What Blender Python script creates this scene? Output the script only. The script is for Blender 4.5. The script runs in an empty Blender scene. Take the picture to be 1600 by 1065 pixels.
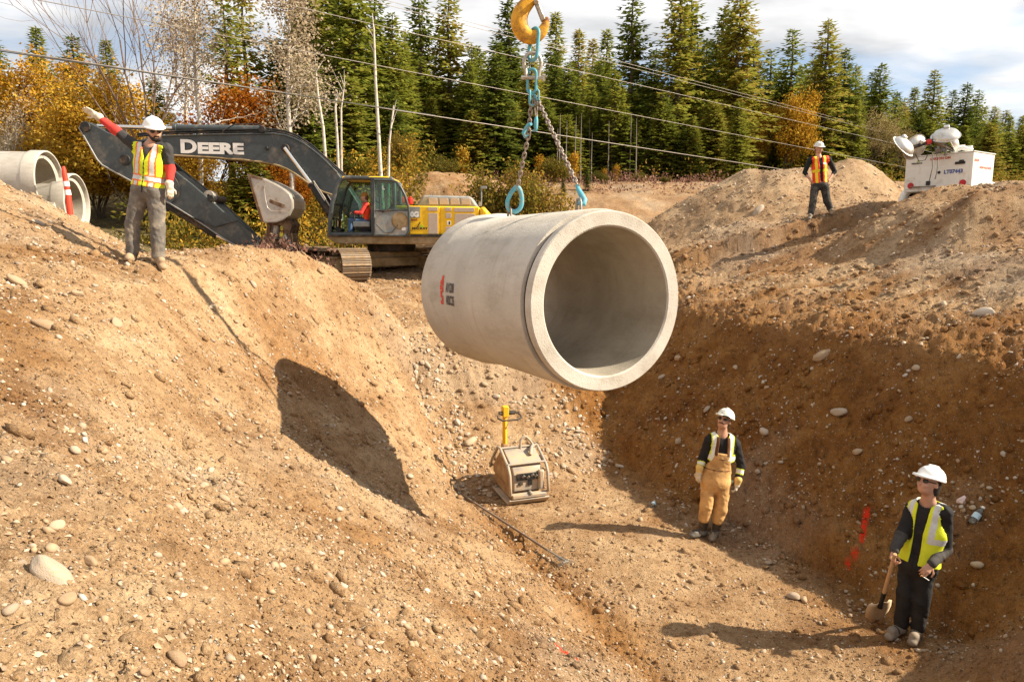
import bpy, bmesh, math, random
import numpy as np
from mathutils import Vector, Matrix, Euler

random.seed(7)
RNG = np.random.default_rng(11)
SC = bpy.context.scene
COL = SC.collection
R = math.radians

# ------------------------------------------------------------------ camera
PITCH = R(8.6)
FPX = 1067.0                      # focal length in pixels of a 1600 px wide frame
cam_data = bpy.data.cameras.new("camera")
cam_data.sensor_width = 36.0
cam_data.lens = 36.0 * FPX / 1600.0
cam_data.clip_start = 0.05
cam_data.clip_end = 3000.0
cam = bpy.data.objects.new("camera", cam_data)
cam.location = (0, 0, 0)
cam.rotation_euler = (math.pi / 2 - PITCH, 0, 0)
COL.objects.link(cam)
SC.camera = cam

# ------------------------------------------------------------------ sky and sun
SUN_DIR = Vector((0.800, -0.068, 0.596)).normalized()      # towards the sun
SUN_EL = math.asin(SUN_DIR.z)
SUN_AZ = math.atan2(SUN_DIR.x, SUN_DIR.y)
world = bpy.data.worlds.new("World")
SC.world = world
world.use_nodes = True
wn, wl = world.node_tree.nodes, world.node_tree.links
wn.clear()
w_out = wn.new("ShaderNodeOutputWorld")
w_bg = wn.new("ShaderNodeBackground")
w_sky = wn.new("ShaderNodeTexSky")
w_sky.sky_type = 'NISHITA'
w_sky.sun_disc = False
w_sky.sun_elevation = SUN_EL
w_sky.sun_rotation = SUN_AZ
w_sky.altitude = 600
w_sky.air_density = 1.0
w_sky.dust_density = 1.5
w_geo = wn.new("ShaderNodeTexCoord")
# clouds live on a flat layer overhead: direction / height
w_sep = wn.new("ShaderNodeSeparateXYZ")
wl.new(w_geo.outputs["Generated"], w_sep.inputs[0])
w_z = wn.new("ShaderNodeMath"); w_z.operation = 'MAXIMUM'; w_z.inputs[1].default_value = 0.0
wl.new(w_sep.outputs[2], w_z.inputs[0])
w_za = wn.new("ShaderNodeMath"); w_za.operation = 'ADD'; w_za.inputs[1].default_value = 0.16
wl.new(w_z.outputs[0], w_za.inputs[0])
w_div = wn.new("ShaderNodeVectorMath"); w_div.operation = 'DIVIDE'
w_cmb = wn.new("ShaderNodeCombineXYZ")
for k in range(3):
    wl.new(w_za.outputs[0], w_cmb.inputs[k])
wl.new(w_geo.outputs["Generated"], w_div.inputs[0]); wl.new(w_cmb.outputs[0], w_div.inputs[1])
w_map = wn.new("ShaderNodeMapping")
w_map.inputs["Rotation"].default_value = (0, 0, R(-28))
w_map.inputs["Location"].default_value = (0.35, 1.15, 0)
w_map.inputs["Scale"].default_value = (0.74, 1.25, 0.0)
wl.new(w_div.outputs[0], w_map.inputs[0])
w_n1 = wn.new("ShaderNodeTexNoise")
w_n1.inputs["Scale"].default_value = 0.95
w_n1.inputs["Detail"].default_value = 7
w_n1.inputs["Roughness"].default_value = 0.55
w_n1.inputs["Distortion"].default_value = 0.35
wl.new(w_map.outputs[0], w_n1.inputs["Vector"])
w_ramp = wn.new("ShaderNodeValToRGB")
w_ramp.color_ramp.elements[0].position = 0.31
w_ramp.color_ramp.elements[1].position = 0.50
wl.new(w_n1.outputs["Fac"], w_ramp.inputs[0])
w_n2 = wn.new("ShaderNodeTexNoise")
w_n2.inputs["Scale"].default_value = 1.9
w_n2.inputs["Detail"].default_value = 5
wl.new(w_map.outputs[0], w_n2.inputs["Vector"])
w_ramp2 = wn.new("ShaderNodeValToRGB")                       # shaded and lit cloud
w_ramp2.color_ramp.elements[0].position = 0.36
w_ramp2.color_ramp.elements[0].color = (3.9, 4.0, 4.15, 1)
w_ramp2.color_ramp.elements[1].position = 0.60
w_ramp2.color_ramp.elements[1].color = (7.4, 7.3, 7.2, 1)
wl.new(w_n2.outputs["Fac"], w_ramp2.inputs[0])
w_mix = wn.new("ShaderNodeMixRGB")
wl.new(w_ramp.outputs[0], w_mix.inputs[0])
wl.new(w_sky.outputs[0], w_mix.inputs[1])
wl.new(w_ramp2.outputs[0], w_mix.inputs[2])
wl.new(w_mix.outputs[0], w_bg.inputs[0])
w_bg.inputs[1].default_value = 0.078
wl.new(w_bg.outputs[0], w_out.inputs[0])

sun_data = bpy.data.lights.new("sun", 'SUN')
sun_data.energy = 5.0
sun_data.angle = R(0.55)
sun_data.color = (1.0, 0.88, 0.70)
sun = bpy.data.objects.new("sun", sun_data)
sun.rotation_euler = SUN_DIR.to_track_quat('Z', 'Y').to_euler()
sun.location = (20, -2, 20)
COL.objects.link(sun)

SC.view_settings.view_transform = 'Standard'
SC.view_settings.look = 'None'
SC.view_settings.exposure = 1.08
SC.view_settings.gamma = 1.0
SC.view_settings.use_curve_mapping = False
SC.cycles.use_denoising = True
SC.cycles.max_bounces = 6
SC.cycles.diffuse_bounces = 3
SC.cycles.glossy_bounces = 2
SC.cycles.transmission_bounces = 4
SC.cycles.transparent_max_bounces = 6
SC.cycles.sample_clamp_indirect = 6.0
SC.cycles.caustics_reflective = False
SC.cycles.caustics_refractive = False

# ------------------------------------------------------------------ survey helpers
CP, SP = math.cos(PITCH), math.sin(PITCH)
def ray(u, v):
    """direction of the sight line through a photograph pixel (world axes)"""
    zc = -(v - 532.5) / FPX
    return Vector(((u - 800.0) / FPX, CP + zc * SP, -SP + zc * CP))
def at(u, v, Y):
    """world point on that sight line at ground distance Y"""
    d = ray(u, v)
    return d * (Y / d.y)
def px(p):
    """world point -> photograph pixel (for measuring only)"""
    dep = p[1] * CP - p[2] * SP
    return 800 + FPX * p[0] / dep, 532.5 - FPX * (p[1] * SP + p[2] * CP) / dep
# ------------------------------------------------------------------ materials
MATS = {}
def mat(name, col, rough=0.75, metal=0.0, var=0.18, scale=6.0, dirt=None, dirt_amt=0.0, dirt_scale=3.0,
        bump=0.0, bump_scale=60.0, objvar=0.0, spec=0.35, alpha=None, transmission=0.0, coord="Object"):
    """procedural Principled material: base colour broken up by noise, patches of dirt, fine bump"""
    if name in MATS:
        return MATS[name]
    m = bpy.data.materials.new(name); m.use_nodes = True
    n, l = m.node_tree.nodes, m.node_tree.links
    b = n["Principled BSDF"]
    tc = n.new("ShaderNodeTexCoord")
    nz = n.new("ShaderNodeTexNoise"); nz.inputs["Scale"].default_value = scale
    nz.inputs["Detail"].default_value = 5; nz.inputs["Roughness"].default_value = 0.62
    l.new(tc.outputs[coord], nz.inputs["Vector"])
    mr = n.new("ShaderNodeMapRange")
    mr.inputs["From Min"].default_value = 0.3; mr.inputs["From Max"].default_value = 0.7
    mr.inputs["To Min"].default_value = 1 - var; mr.inputs["To Max"].default_value = 1 + var
    l.new(nz.outputs["Fac"], mr.inputs["Value"])
    mul = n.new("ShaderNodeMixRGB"); mul.blend_type = 'MULTIPLY'; mul.inputs[0].default_value = 1
    mul.inputs[1].default_value = (*col, 1)
    l.new(mr.outputs[0], mul.inputs[2])
    out = mul.outputs[0]
    if objvar:
        oi = n.new("ShaderNodeObjectInfo")
        mo = n.new("ShaderNodeMapRange")
        mo.inputs["To Min"].default_value = 1 - objvar; mo.inputs["To Max"].default_value = 1 + objvar
        l.new(oi.outputs["Random"], mo.inputs["Value"])
        m2 = n.new("ShaderNodeMixRGB"); m2.blend_type = 'MULTIPLY'; m2.inputs[0].default_value = 1
        l.new(out, m2.inputs[1]); l.new(mo.outputs[0], m2.inputs[2]); out = m2.outputs[0]
    if dirt:
        nd = n.new("ShaderNodeTexNoise"); nd.inputs["Scale"].default_value = dirt_scale
        nd.inputs["Detail"].default_value = 8; nd.inputs["Roughness"].default_value = 0.7
        l.new(tc.outputs[coord], nd.inputs["Vector"])
        rd = n.new("ShaderNodeMapRange")
        rd.inputs["From Min"].default_value = 0.62 - 0.42 * dirt_amt
        rd.inputs["From Max"].default_value = 0.78 - 0.30 * dirt_amt
        l.new(nd.outputs["Fac"], rd.inputs["Value"])
        md = n.new("ShaderNodeMixRGB"); md.inputs[2].default_value = (*dirt, 1)
        l.new(rd.outputs[0], md.inputs[0]); l.new(out, md.inputs[1]); out = md.outputs[0]
        rr = n.new("ShaderNodeMapRange")
        rr.inputs["To Min"].default_value = rough; rr.inputs["To Max"].default_value = 0.9
        l.new(rd.outputs[0], rr.inputs["Value"]); l.new(rr.outputs[0], b.inputs["Roughness"])
    else:
        b.inputs["Roughness"].default_value = rough
    l.new(out, b.inputs["Base Color"])
    b.inputs["Metallic"].default_value = metal
    b.inputs["Specular IOR Level"].default_value = spec
    if transmission:
        b.inputs["Transmission Weight"].default_value = transmission
    if alpha is not None:
        b.inputs["Alpha"].default_value = alpha
    if bump:
        nb = n.new("ShaderNodeTexNoise"); nb.inputs["Scale"].default_value = bump_scale
        nb.inputs["Detail"].default_value = 4
        l.new(tc.outputs[coord], nb.inputs["Vector"])
        bp = n.new("ShaderNodeBump"); bp.inputs["Strength"].default_value = bump
        bp.inputs["Distance"].default_value = 0.02
        l.new(nb.outputs["Fac"], bp.inputs["Height"]); l.new(bp.outputs[0], b.inputs["Normal"])
    MATS[name] = m
    return m

def glass_mat(name, tint=(0.55, 0.75, 0.68), alpha=0.35):
    if name in MATS: return MATS[name]
    m = bpy.data.materials.new(name); m.use_nodes = True
    n, l = m.node_tree.nodes, m.node_tree.links
    n.remove(n["Principled BSDF"])
    tr = n.new("ShaderNodeBsdfTransparent"); tr.inputs[0].default_value = (*tint, 1)
    gl = n.new("ShaderNodeBsdfGlossy"); gl.inputs["Roughness"].default_value = 0.06
    df = n.new("ShaderNodeBsdfDiffuse"); df.inputs[0].default_value = (0.45, 0.42, 0.36, 1)
    nz = n.new("ShaderNodeTexNoise"); nz.inputs["Scale"].default_value = 5
    tc = n.new("ShaderNodeTexCoord"); l.new(tc.outputs["Object"], nz.inputs["Vector"])
    mr = n.new("ShaderNodeMapRange"); mr.inputs["To Max"].default_value = alpha * 0.6
    l.new(nz.outputs["Fac"], mr.inputs["Value"])
    m1 = n.new("ShaderNodeMixShader"); l.new(mr.outputs[0], m1.inputs[0])
    l.new(tr.outputs[0], m1.inputs[1]); l.new(df.outputs[0], m1.inputs[2])
    fr = n.new("ShaderNodeFresnel"); fr.inputs[0].default_value = 1.45
    m2 = n.new("ShaderNodeMixShader"); l.new(fr.outputs[0], m2.inputs[0])
    l.new(m1.outputs[0], m2.inputs[1]); l.new(gl.outputs[0], m2.inputs[2])
    l.new(m2.outputs[0], n["Material Output"].inputs[0])
    MATS[name] = m
    return m

# ------------------------------------------------------------------ objects
def tag(o, label=None, cat=None, group=None, kind=None):
    if label: o["label"] = label
    if cat: o["category"] = cat
    if group: o["group"] = group
    if kind: o["kind"] = kind
    return o
def thing(name, loc, label, cat, group=None, rotz=0.0):
    o = bpy.data.objects.new(name, None)
    o.empty_display_size = 0.2
    o.location = loc; o.rotation_euler = (0, 0, rotz)
    COL.objects.link(o)
    return tag(o, label, cat, group)
def link(name, me, parent=None, loc=None):
    o = bpy.data.objects.new(name, me); COL.objects.link(o)
    if parent is not None: o.parent = parent
    if loc is not None: o.location = loc
    return o
def copy_tree(o, parent=None):
    c = o.copy(); COL.objects.link(c); c.parent = parent
    for ch in o.children:
        copy_tree(ch, c)
    return c
def np_mesh(name, V, F, mats, smooth=True, midx=None):
    """mesh from numpy verts and a (n,3) or (n,4) face array"""
    V = np.asarray(V, dtype=np.float32); F = np.asarray(F, dtype=np.int32)
    me = bpy.data.meshes.new(name)
    k = F.shape[1]
    me.vertices.add(len(V)); me.vertices.foreach_set("co", V.ravel())
    me.loops.add(F.size); me.loops.foreach_set("vertex_index", F.ravel())
    me.polygons.add(len(F))
    me.polygons.foreach_set("loop_start", np.arange(0, F.size, k, dtype=np.int32))
    me.polygons.foreach_set("loop_total", np.full(len(F), k, dtype=np.int32))
    if midx is not None:
        me.polygons.foreach_set("material_index", np.asarray(midx, dtype=np.int32))
    me.polygons.foreach_set("use_smooth", np.full(len(F), bool(smooth)))
    for m in (mats if isinstance(mats, (list, tuple)) else [mats]):
        me.materials.append(m)
    me.update(calc_edges=True)
    return me

class MB:
    """collects simple solids and links them as one mesh object"""
    def __init__(self): self.v, self.f, self.mi, self.cur = [], [], [], 0
    def use(self, i): self.cur = i; return self
    def _add(self, vs, fs):
        o = len(self.v)
        self.v += [tuple(p) for p in vs]
        self.f += [tuple(i + o for i in f) for f in fs]
        self.mi += [self.cur] * len(fs)
        return self
    def box(self, c, s, rot=None):
        c = Vector(c); hx, hy, hz = s[0] / 2, s[1] / 2, s[2] / 2
        vs = [Vector((x, y, z)) for x in (-hx, hx) for y in (-hy, hy) for z in (-hz, hz)]
        if rot is not None:
            m = rot if isinstance(rot, Matrix) else Euler(rot).to_matrix()
            vs = [m @ p for p in vs]
        return self._add([p + c for p in vs], [(0, 1, 3, 2), (4, 6, 7, 5), (0, 4, 5, 1), (2, 3, 7, 6), (0, 2, 6, 4), (1, 5, 7, 3)])
    def prism(self, pts, y0, y1):
        """outline of (x, z) points extruded along Y"""
        n = len(pts)
        area = sum(pts[i][0] * pts[(i + 1) % n][1] - pts[(i + 1) % n][0] * pts[i][1] for i in range(n))
        if area < 0: pts = pts[::-1]
        if y0 > y1: y0, y1 = y1, y0
        vs = [(p[0], y0, p[1]) for p in pts] + [(p[0], y1, p[1]) for p in pts]
        fs = [tuple(range(n)), tuple(range(2 * n - 1, n - 1, -1))]
        fs += [(i, i + n, (i + 1) % n + n, (i + 1) % n) for i in range(n)]
        return self._add(vs, fs)
    def tube(self, path, r, n=8, caps=True, up=None):
        path = [Vector(p) for p in path]
        rs = r if isinstance(r, (list, tuple)) else [r] * len(path)
        rings, prev = [], None
        for i, p in enumerate(path):
            a = path[max(i - 1, 0)]; b = path[min(i + 1, len(path) - 1)]
            t = (b - a).normalized()
            if prev is None:
                u = Vector((0, 0, 1)) if abs(t.z) < 0.9 else Vector((1, 0, 0))
            else: u = prev
            s = (u - t * u.dot(t)).normalized(); prev = s
            w = t.cross(s)
            rings.append([p + (s * math.cos(2 * math.pi * k / n) + w * math.sin(2 * math.pi * k / n)) * rs[i] for k in range(n)])
        vs = [q for rr in rings for q in rr]
        fs = []
        for i in range(len(path) - 1):
            for k in range(n):
                fs.append((i * n + k, i * n + (k + 1) % n, (i + 1) * n + (k + 1) % n, (i + 1) * n + k))
        if caps:
            fs.append(tuple(range(n))[::-1]); o = (len(path) - 1) * n
            fs.append(tuple(range(o, o + n)))
        return self._add(vs, fs)
    def cyl(self, a, b, r, r2=None, n=16): return self.tube([a, b], [r, r if r2 is None else r2], n)
    def lathe(self, prof, n=32, axis='Z', c=(0, 0, 0), closed=True):
        """closed profile of (radius, height) turned about an axis"""
        vs, fs = [], []
        for i in range(n):
            a = 2 * math.pi * i / n; ca, sa = math.cos(a), math.sin(a)
            for r, h in prof:
                p = (r * ca, r * sa, h) if axis == 'Z' else ((h, r * ca, r * sa) if axis == 'X' else (r * sa, h, r * ca))
                vs.append((p[0] + c[0], p[1] + c[1], p[2] + c[2]))
        m = len(prof)
        for i in range(n):
            j = (i + 1) % n
            for k in range(m if closed else m - 1):
                kk = (k + 1) % m
                fs.append((i * m + k, j * m + k, j * m + kk, i * m + kk))
        return self._add(vs, fs)
    def mesh(self, name, mats, smooth=None):
        me = bpy.data.meshes.new(name)
        me.from_pydata(self.v, [], self.f)
        for m in (mats if isinstance(mats, (list, tuple)) else [mats]): me.materials.append(m)
        me.polygons.foreach_set("material_index", self.mi)
        bm = bmesh.new(); bm.from_mesh(me)
        bmesh.ops.recalc_face_normals(bm, faces=bm.faces)
        bm.to_mesh(me); bm.free()
        if smooth is not None:
            me.polygons.foreach_set("use_smooth", [True] * len(me.polygons))
            me.set_sharp_from_angle(angle=R(smooth))
        me.update()
        return me
    def build(self, name, mats, parent=None, bevel=0.0, smooth=40, origin=None, seg=2):
        if origin is not None:
            self.v = [(p[0] - origin[0], p[1] - origin[1], p[2] - origin[2]) for p in self.v]
        o = link(name, self.mesh(name, mats, smooth), parent)
        if bevel:
            b = o.modifiers.new("bevel", 'BEVEL'); b.width = bevel; b.segments = seg
            b.limit_method = 'ANGLE'; b.angle_limit = R(40); b.harden_normals = False
        return o

def text_mesh(txt, height, depth=0.004, bold=0.0, width=None, mats=None, shear=0.0, name="lettering"):
    """flat lettering as a mesh in the XZ plane, facing -Y, starting at the origin"""
    cu = bpy.data.curves.new("txt", 'FONT'); cu.body = txt; cu.size = height * 1.42
    cu.offset = bold; cu.shear = shear; cu.fill_mode = 'FRONT'; cu.resolution_u = 4
    o = bpy.data.objects.new("txt", cu); COL.objects.link(o)
    dg = bpy.context.evaluated_depsgraph_get()
    me = bpy.data.meshes.new_from_object(o.evaluated_get(dg))
    bpy.data.objects.remove(o); bpy.data.curves.remove(cu)
    xs = np.empty(len(me.vertices) * 3, dtype=np.float32); me.vertices.foreach_get("co", xs)
    xs = xs.reshape(-1, 3)
    xs[:, 0] -= xs[:, 0].min()
    if width: xs[:, 0] *= width / xs[:, 0].max()
    out = np.stack([xs[:, 0], np.full(len(xs), -depth), xs[:, 1]], 1)
    me.vertices.foreach_set("co", out.ravel().astype(np.float32))
    me.materials.clear(); me.materials.append(mats); me.update(); me.name = name
    return me

# ------------------------------------------------------------------ noise
_perm = np.random.default_rng(3).permutation(256).astype(np.int64)
_perm = np.concatenate([_perm, _perm, _perm])
_ga = np.random.default_rng(4).uniform(0, 2 * np.pi, 256)
_gx, _gy = np.cos(_ga), np.sin(_ga)
def pn(x, y, seed=0):
    """2-D gradient noise, about -0.7 .. 0.7"""
    x = np.asarray(x, float) + seed * 17.31; y = np.asarray(y, float) + seed * 9.17
    xi = np.floor(x).astype(np.int64); yi = np.floor(y).astype(np.int64)
    xf, yf = x - xi, y - yi
    u = xf * xf * xf * (xf * (xf * 6 - 15) + 10); v = yf * yf * yf * (yf * (yf * 6 - 15) + 10)
    def g(ix, iy, dx, dy):
        h = _perm[_perm[ix & 255] + (iy & 255)]
        return _gx[h] * dx + _gy[h] * dy
    a = g(xi, yi, xf, yf); b = g(xi + 1, yi, xf - 1, yf)
    c = g(xi, yi + 1, xf, yf - 1); d = g(xi + 1, yi + 1, xf - 1, yf - 1)
    return (a + u * (b - a)) * (1 - v) + (c + u * (d - c)) * v
def fbm(x, y, f, octs, seed=0, gain=0.5):
    s, a = 0, 1.0
    for k in range(octs):
        s = s + a * pn(x * f, y * f, seed + k * 3); a *= gain; f *= 2.03
    return s
def sstep(a, b, x):
    t = np.clip((x - a) / (b - a), 0, 1); return t * t * (3 - 2 * t)
def smin(a, b, k):
    h = np.maximum(k - np.abs(a - b), 0) / k
    return np.minimum(a, b) - h * h * k * 0.25
def smax(a, b, k): return -smin(-a, -b, k)
# ------------------------------------------------------------------ the ground
# trench axis runs away and to the left; s = along it, t = across it (to the right)
DX, DY = -0.4, 0.9165
def st(x, y): return DX * x + DY * y, DY * x - DX * y
def xy(s, t): return DX * s + DY * t, DY * s - DX * t
TOP_S = np.array([-60., -6., 0., 2., 4., 8.5, 10., 12.4, 15., 18., 22., 30., 45., 80.])
TOP_1 = np.array([-1.5, -1.5, -1.35, -1.10, -.92, -.50, -.28, -.16, -.95, -1.22, -1.05, -.3, 1.2, 2.0])     # near the edge
TOP_3 = np.array([-1.3, -1.3, -1.2, -.95, -.65, .02, .40, .85, .6, .1, -.2, .2, 1.4, 2.0])          # 3 m back
TOP_8 = np.array([-1.0, -1.0, -.9, -.7, -.3, .6, .9, 1.1, 1.1, .9, .75, .7, 1.6, 2.0])
def hump(x, y, cx, cy, rx, ry, h, rot=0.0, p=1.0):
    c, s_ = math.cos(rot), math.sin(rot)
    dx, dy = x - cx, y - cy
    a = (c * dx + s_ * dy) / rx; b = (-s_ * dx + c * dy) / ry
    r = np.sqrt(a * a + b * b + 0.02)
    return h * np.clip(1.06 - r, 0, None) ** p
def H0(x, y):
    x = np.asarray(x, float); y = np.asarray(y, float)
    s, t = st(x, y)
    tw = t + 0.22 * pn(s * 0.45, t * 0.25, 1) + 0.10 * pn(s * 1.3, t * 0.9, 2)
    floor = np.interp(s, [-40, -6, 3, 9.9, 11.0, 11.9, 12.5, 13.3, 14.9, 18, 24, 40, 60], [-4.1, -4.1, -4.02, -4.06, -3.62, -3.05, -2.25, -1.80, -1.48, -1.2, -1.0, -.3, 1.0])
    # left bank
    k = np.interp(s, [-6, 0, 4, 7.5, 9, 10.4, 12, 13.5, 16], [.86, .86, .84, .83, 1.0, 1.27, 1.3, 1.2, 1.0])
    ul = 3.4 - tw
    slope = floor + k * np.interp(ul, [-3, 0, .4, 1.2, 2.3, 2.75, 3.6, 4.2, 8], [-.9, 0, .40, .98, 1.85, 2.25, 3.0, 3.70, 9.0]) + 0.05 * np.clip(ul, 0, 4) * pn(s * 0.5, t * 0.6, 5)
    a1, a3, a8 = np.interp(s, TOP_S, TOP_1), np.interp(s, TOP_S, TOP_3), np.interp(s, TOP_S, TOP_8)
    f1 = np.clip((-1 - t) / 2, 0, 1); f3 = np.clip((-3 - t) / 5, 0, 1)
    top = a1 + (a3 - a1) * f1 + (a8 - a3) * f3
    left = smin(slope, top, 0.5)
    # right bank
    w = tw - 6.60
    right = np.interp(w, [0, .2, .8, 1.4, 1.9, 2.35, 2.75, 3.4, 4.6, 6.6, 9, 14, 30], [0, .32, .90, 1.46, 1.96, 2.48, 2.68, 2.86, 3.22, 3.92, 4.45, 4.95, 5.2]) - 4.06
    right = np.where(w < 0, -5.0, right)
    z = np.where(ul > 0, smax(left, floor, 0.10), smax(floor, right, 0.25))
    # ground beyond the trench end
    far = np.interp(y, [20, 25, 31, 36, 46, 70, 140, 600], [-1.25, -.85, 1.5, 2.7, 3.6, 4.1, 5.0, 8])
    z = np.where(y > 20, smax(z, far, 0.6), z)
    bx_ = x + 1.2 * pn(x * .3, y * .3, 93) + .4 * pn(x * .8, y * .8, 94)
    z = z + hump(bx_, y, -3.2, 29.5, 5.6, 5.0, 1.75, 0.1)             # bank behind the excavator
    z = z + hump(bx_, y, -1.6, 27.2, 2.9, 2.2, .8, 0.4)
    wx = x + .7 * pn(x * .35, y * .35, 90) + .3 * pn(x * .9, y * .9, 91); wy = y + .8 * pn(x * .3, y * .4, 92)
    pile = hump(wx, wy, 8.3, 23.2, 4.4, 3.6, 2.0, 0.05) + hump(wx, wy, 10.4, 23.4, 3.4, 3.0, 1.4, 0.1)
    z = z + smin(pile, 1.62 + .35 * pn(x * .8, y * .5, 95), .5)
    z = z + smin(hump(wx, y, 10.9, 15.0, 3.5, 2.1, 2.2, 0.08), .70 + .2 * pn(x * .9, y * .9, 96), .4)             # mound before the trailer
    z = z + hump(x, y, 15.5, 15.0, 4.5, 3.0, .3, 0.0)
    z = z + .34 * sstep(17.6, 17.75, y + .5 * pn(x * .5, y * .2, 8)) * sstep(3.0, 4.5, x) * (1 - sstep(19.5, 22, y)) * (1 - sstep(9.5, 12, x))
    z = z + 1.5 * np.exp(-((x - 4.95) ** 2 + (y - 4.75) ** 2) / (2 * .72 ** 2))   # backfill by the laid pipe
    # uneven dug surfaces
    z = z + 0.16 * fbm(x, y, 0.32, 2, 20) * sstep(2.0, 6, np.hypot(x, y))
    return z
def H(x, y):
    x = np.asarray(x, float); y = np.asarray(y, float)
    z = H0(x, y)
    s, t = st(x, y)
    floorish = sstep(3.5, 4.1, t) * (1 - sstep(5.8, 6.4, t)) * (1 - sstep(9.5, 11, s))
    wall = sstep(6.2, 6.8, t) * (1 - sstep(9, 12, t))
    amp = 1.0 - 0.55 * floorish
    z = z + amp * (0.075 * fbm(x, y, 1.5, 3, 30))
    # clods: billowy noise, strongest on banks
    b1 = np.abs(fbm(x, y, 5.5, 3, 40)); z = z + amp * (0.055 + .09 * wall) * (0.35 - b1)
    b2 = np.abs(fbm(x, y, 17.0, 3, 50)); z = z + amp * 0.032 * (0.35 - b2)
    # scrape lines the machine left along the left bank
    tr = pn(s * .25 + 3, t * 4.2, 61)
    z = z + 0.035 * tr * sstep(0.2, 1.2, 3.3 - t) * sstep(5, 8, s) * (1 - sstep(14, 17, s))
    z = z + (0.14 * pn(x * .35, y * 2.1, 62) + .05 * pn(x * .9, y * 5.5, 64)) * sstep(8.0, 9.5, t) * (1 - sstep(19, 22, y)) * sstep(2, 4, x)
    # bucket-tooth grooves on the cut faces
    mw = sstep(6.5, 6.9, t) * (1 - sstep(8.6, 9.1, t)) * sstep(-.05, .25, pn(s * .45, t * .3, 65))
    z = z + .034 * mw * np.abs(np.sin(math.pi * s / .26 + 1.5 * pn(s * .5, t * 1.2, 66)))
    mr = sstep(11.0, 11.6, s) * (1 - sstep(14.2, 15, s)) * sstep(3.9, 4.3, t) * (1 - sstep(6.6, 7.2, t)) * sstep(-.1, .2, pn(s * .5, t * .5, 67))
    z = z + .045 * mr * np.abs(np.sin(math.pi * t / .24 + 1.5 * pn(s * 1.1, t * .5, 68)))
    z = z + 0.12 * np.abs(pn(x * 0.9, y * .9, 63)) * sstep(12, 15, y) * sstep(4, 6, x)
    return z
def G(x, y): return float(H(np.array([x]), np.array([y]))[0])
def hit(u, v, y0=1.2, y1=60.0):
    """where the sight line through a pixel meets the ground"""
    d = ray(u, v); d = d / d.y
    ys = np.exp(np.linspace(math.log(y0), math.log(y1), 1500))
    g = H(d.x * ys, ys) - d.z * ys
    i = int(np.argmax(g > 0))
    if g[i] <= 0: i = len(ys) - 1
    lo, hi = ys[max(i - 1, 0)], ys[i]
    for _ in range(18):
        m = 0.5 * (lo + hi)
        if G(d.x * m, m) > d.z * m: hi = m
        else: lo = m
    return Vector((d.x * hi, hi, G(d.x * hi, hi)))

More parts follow.
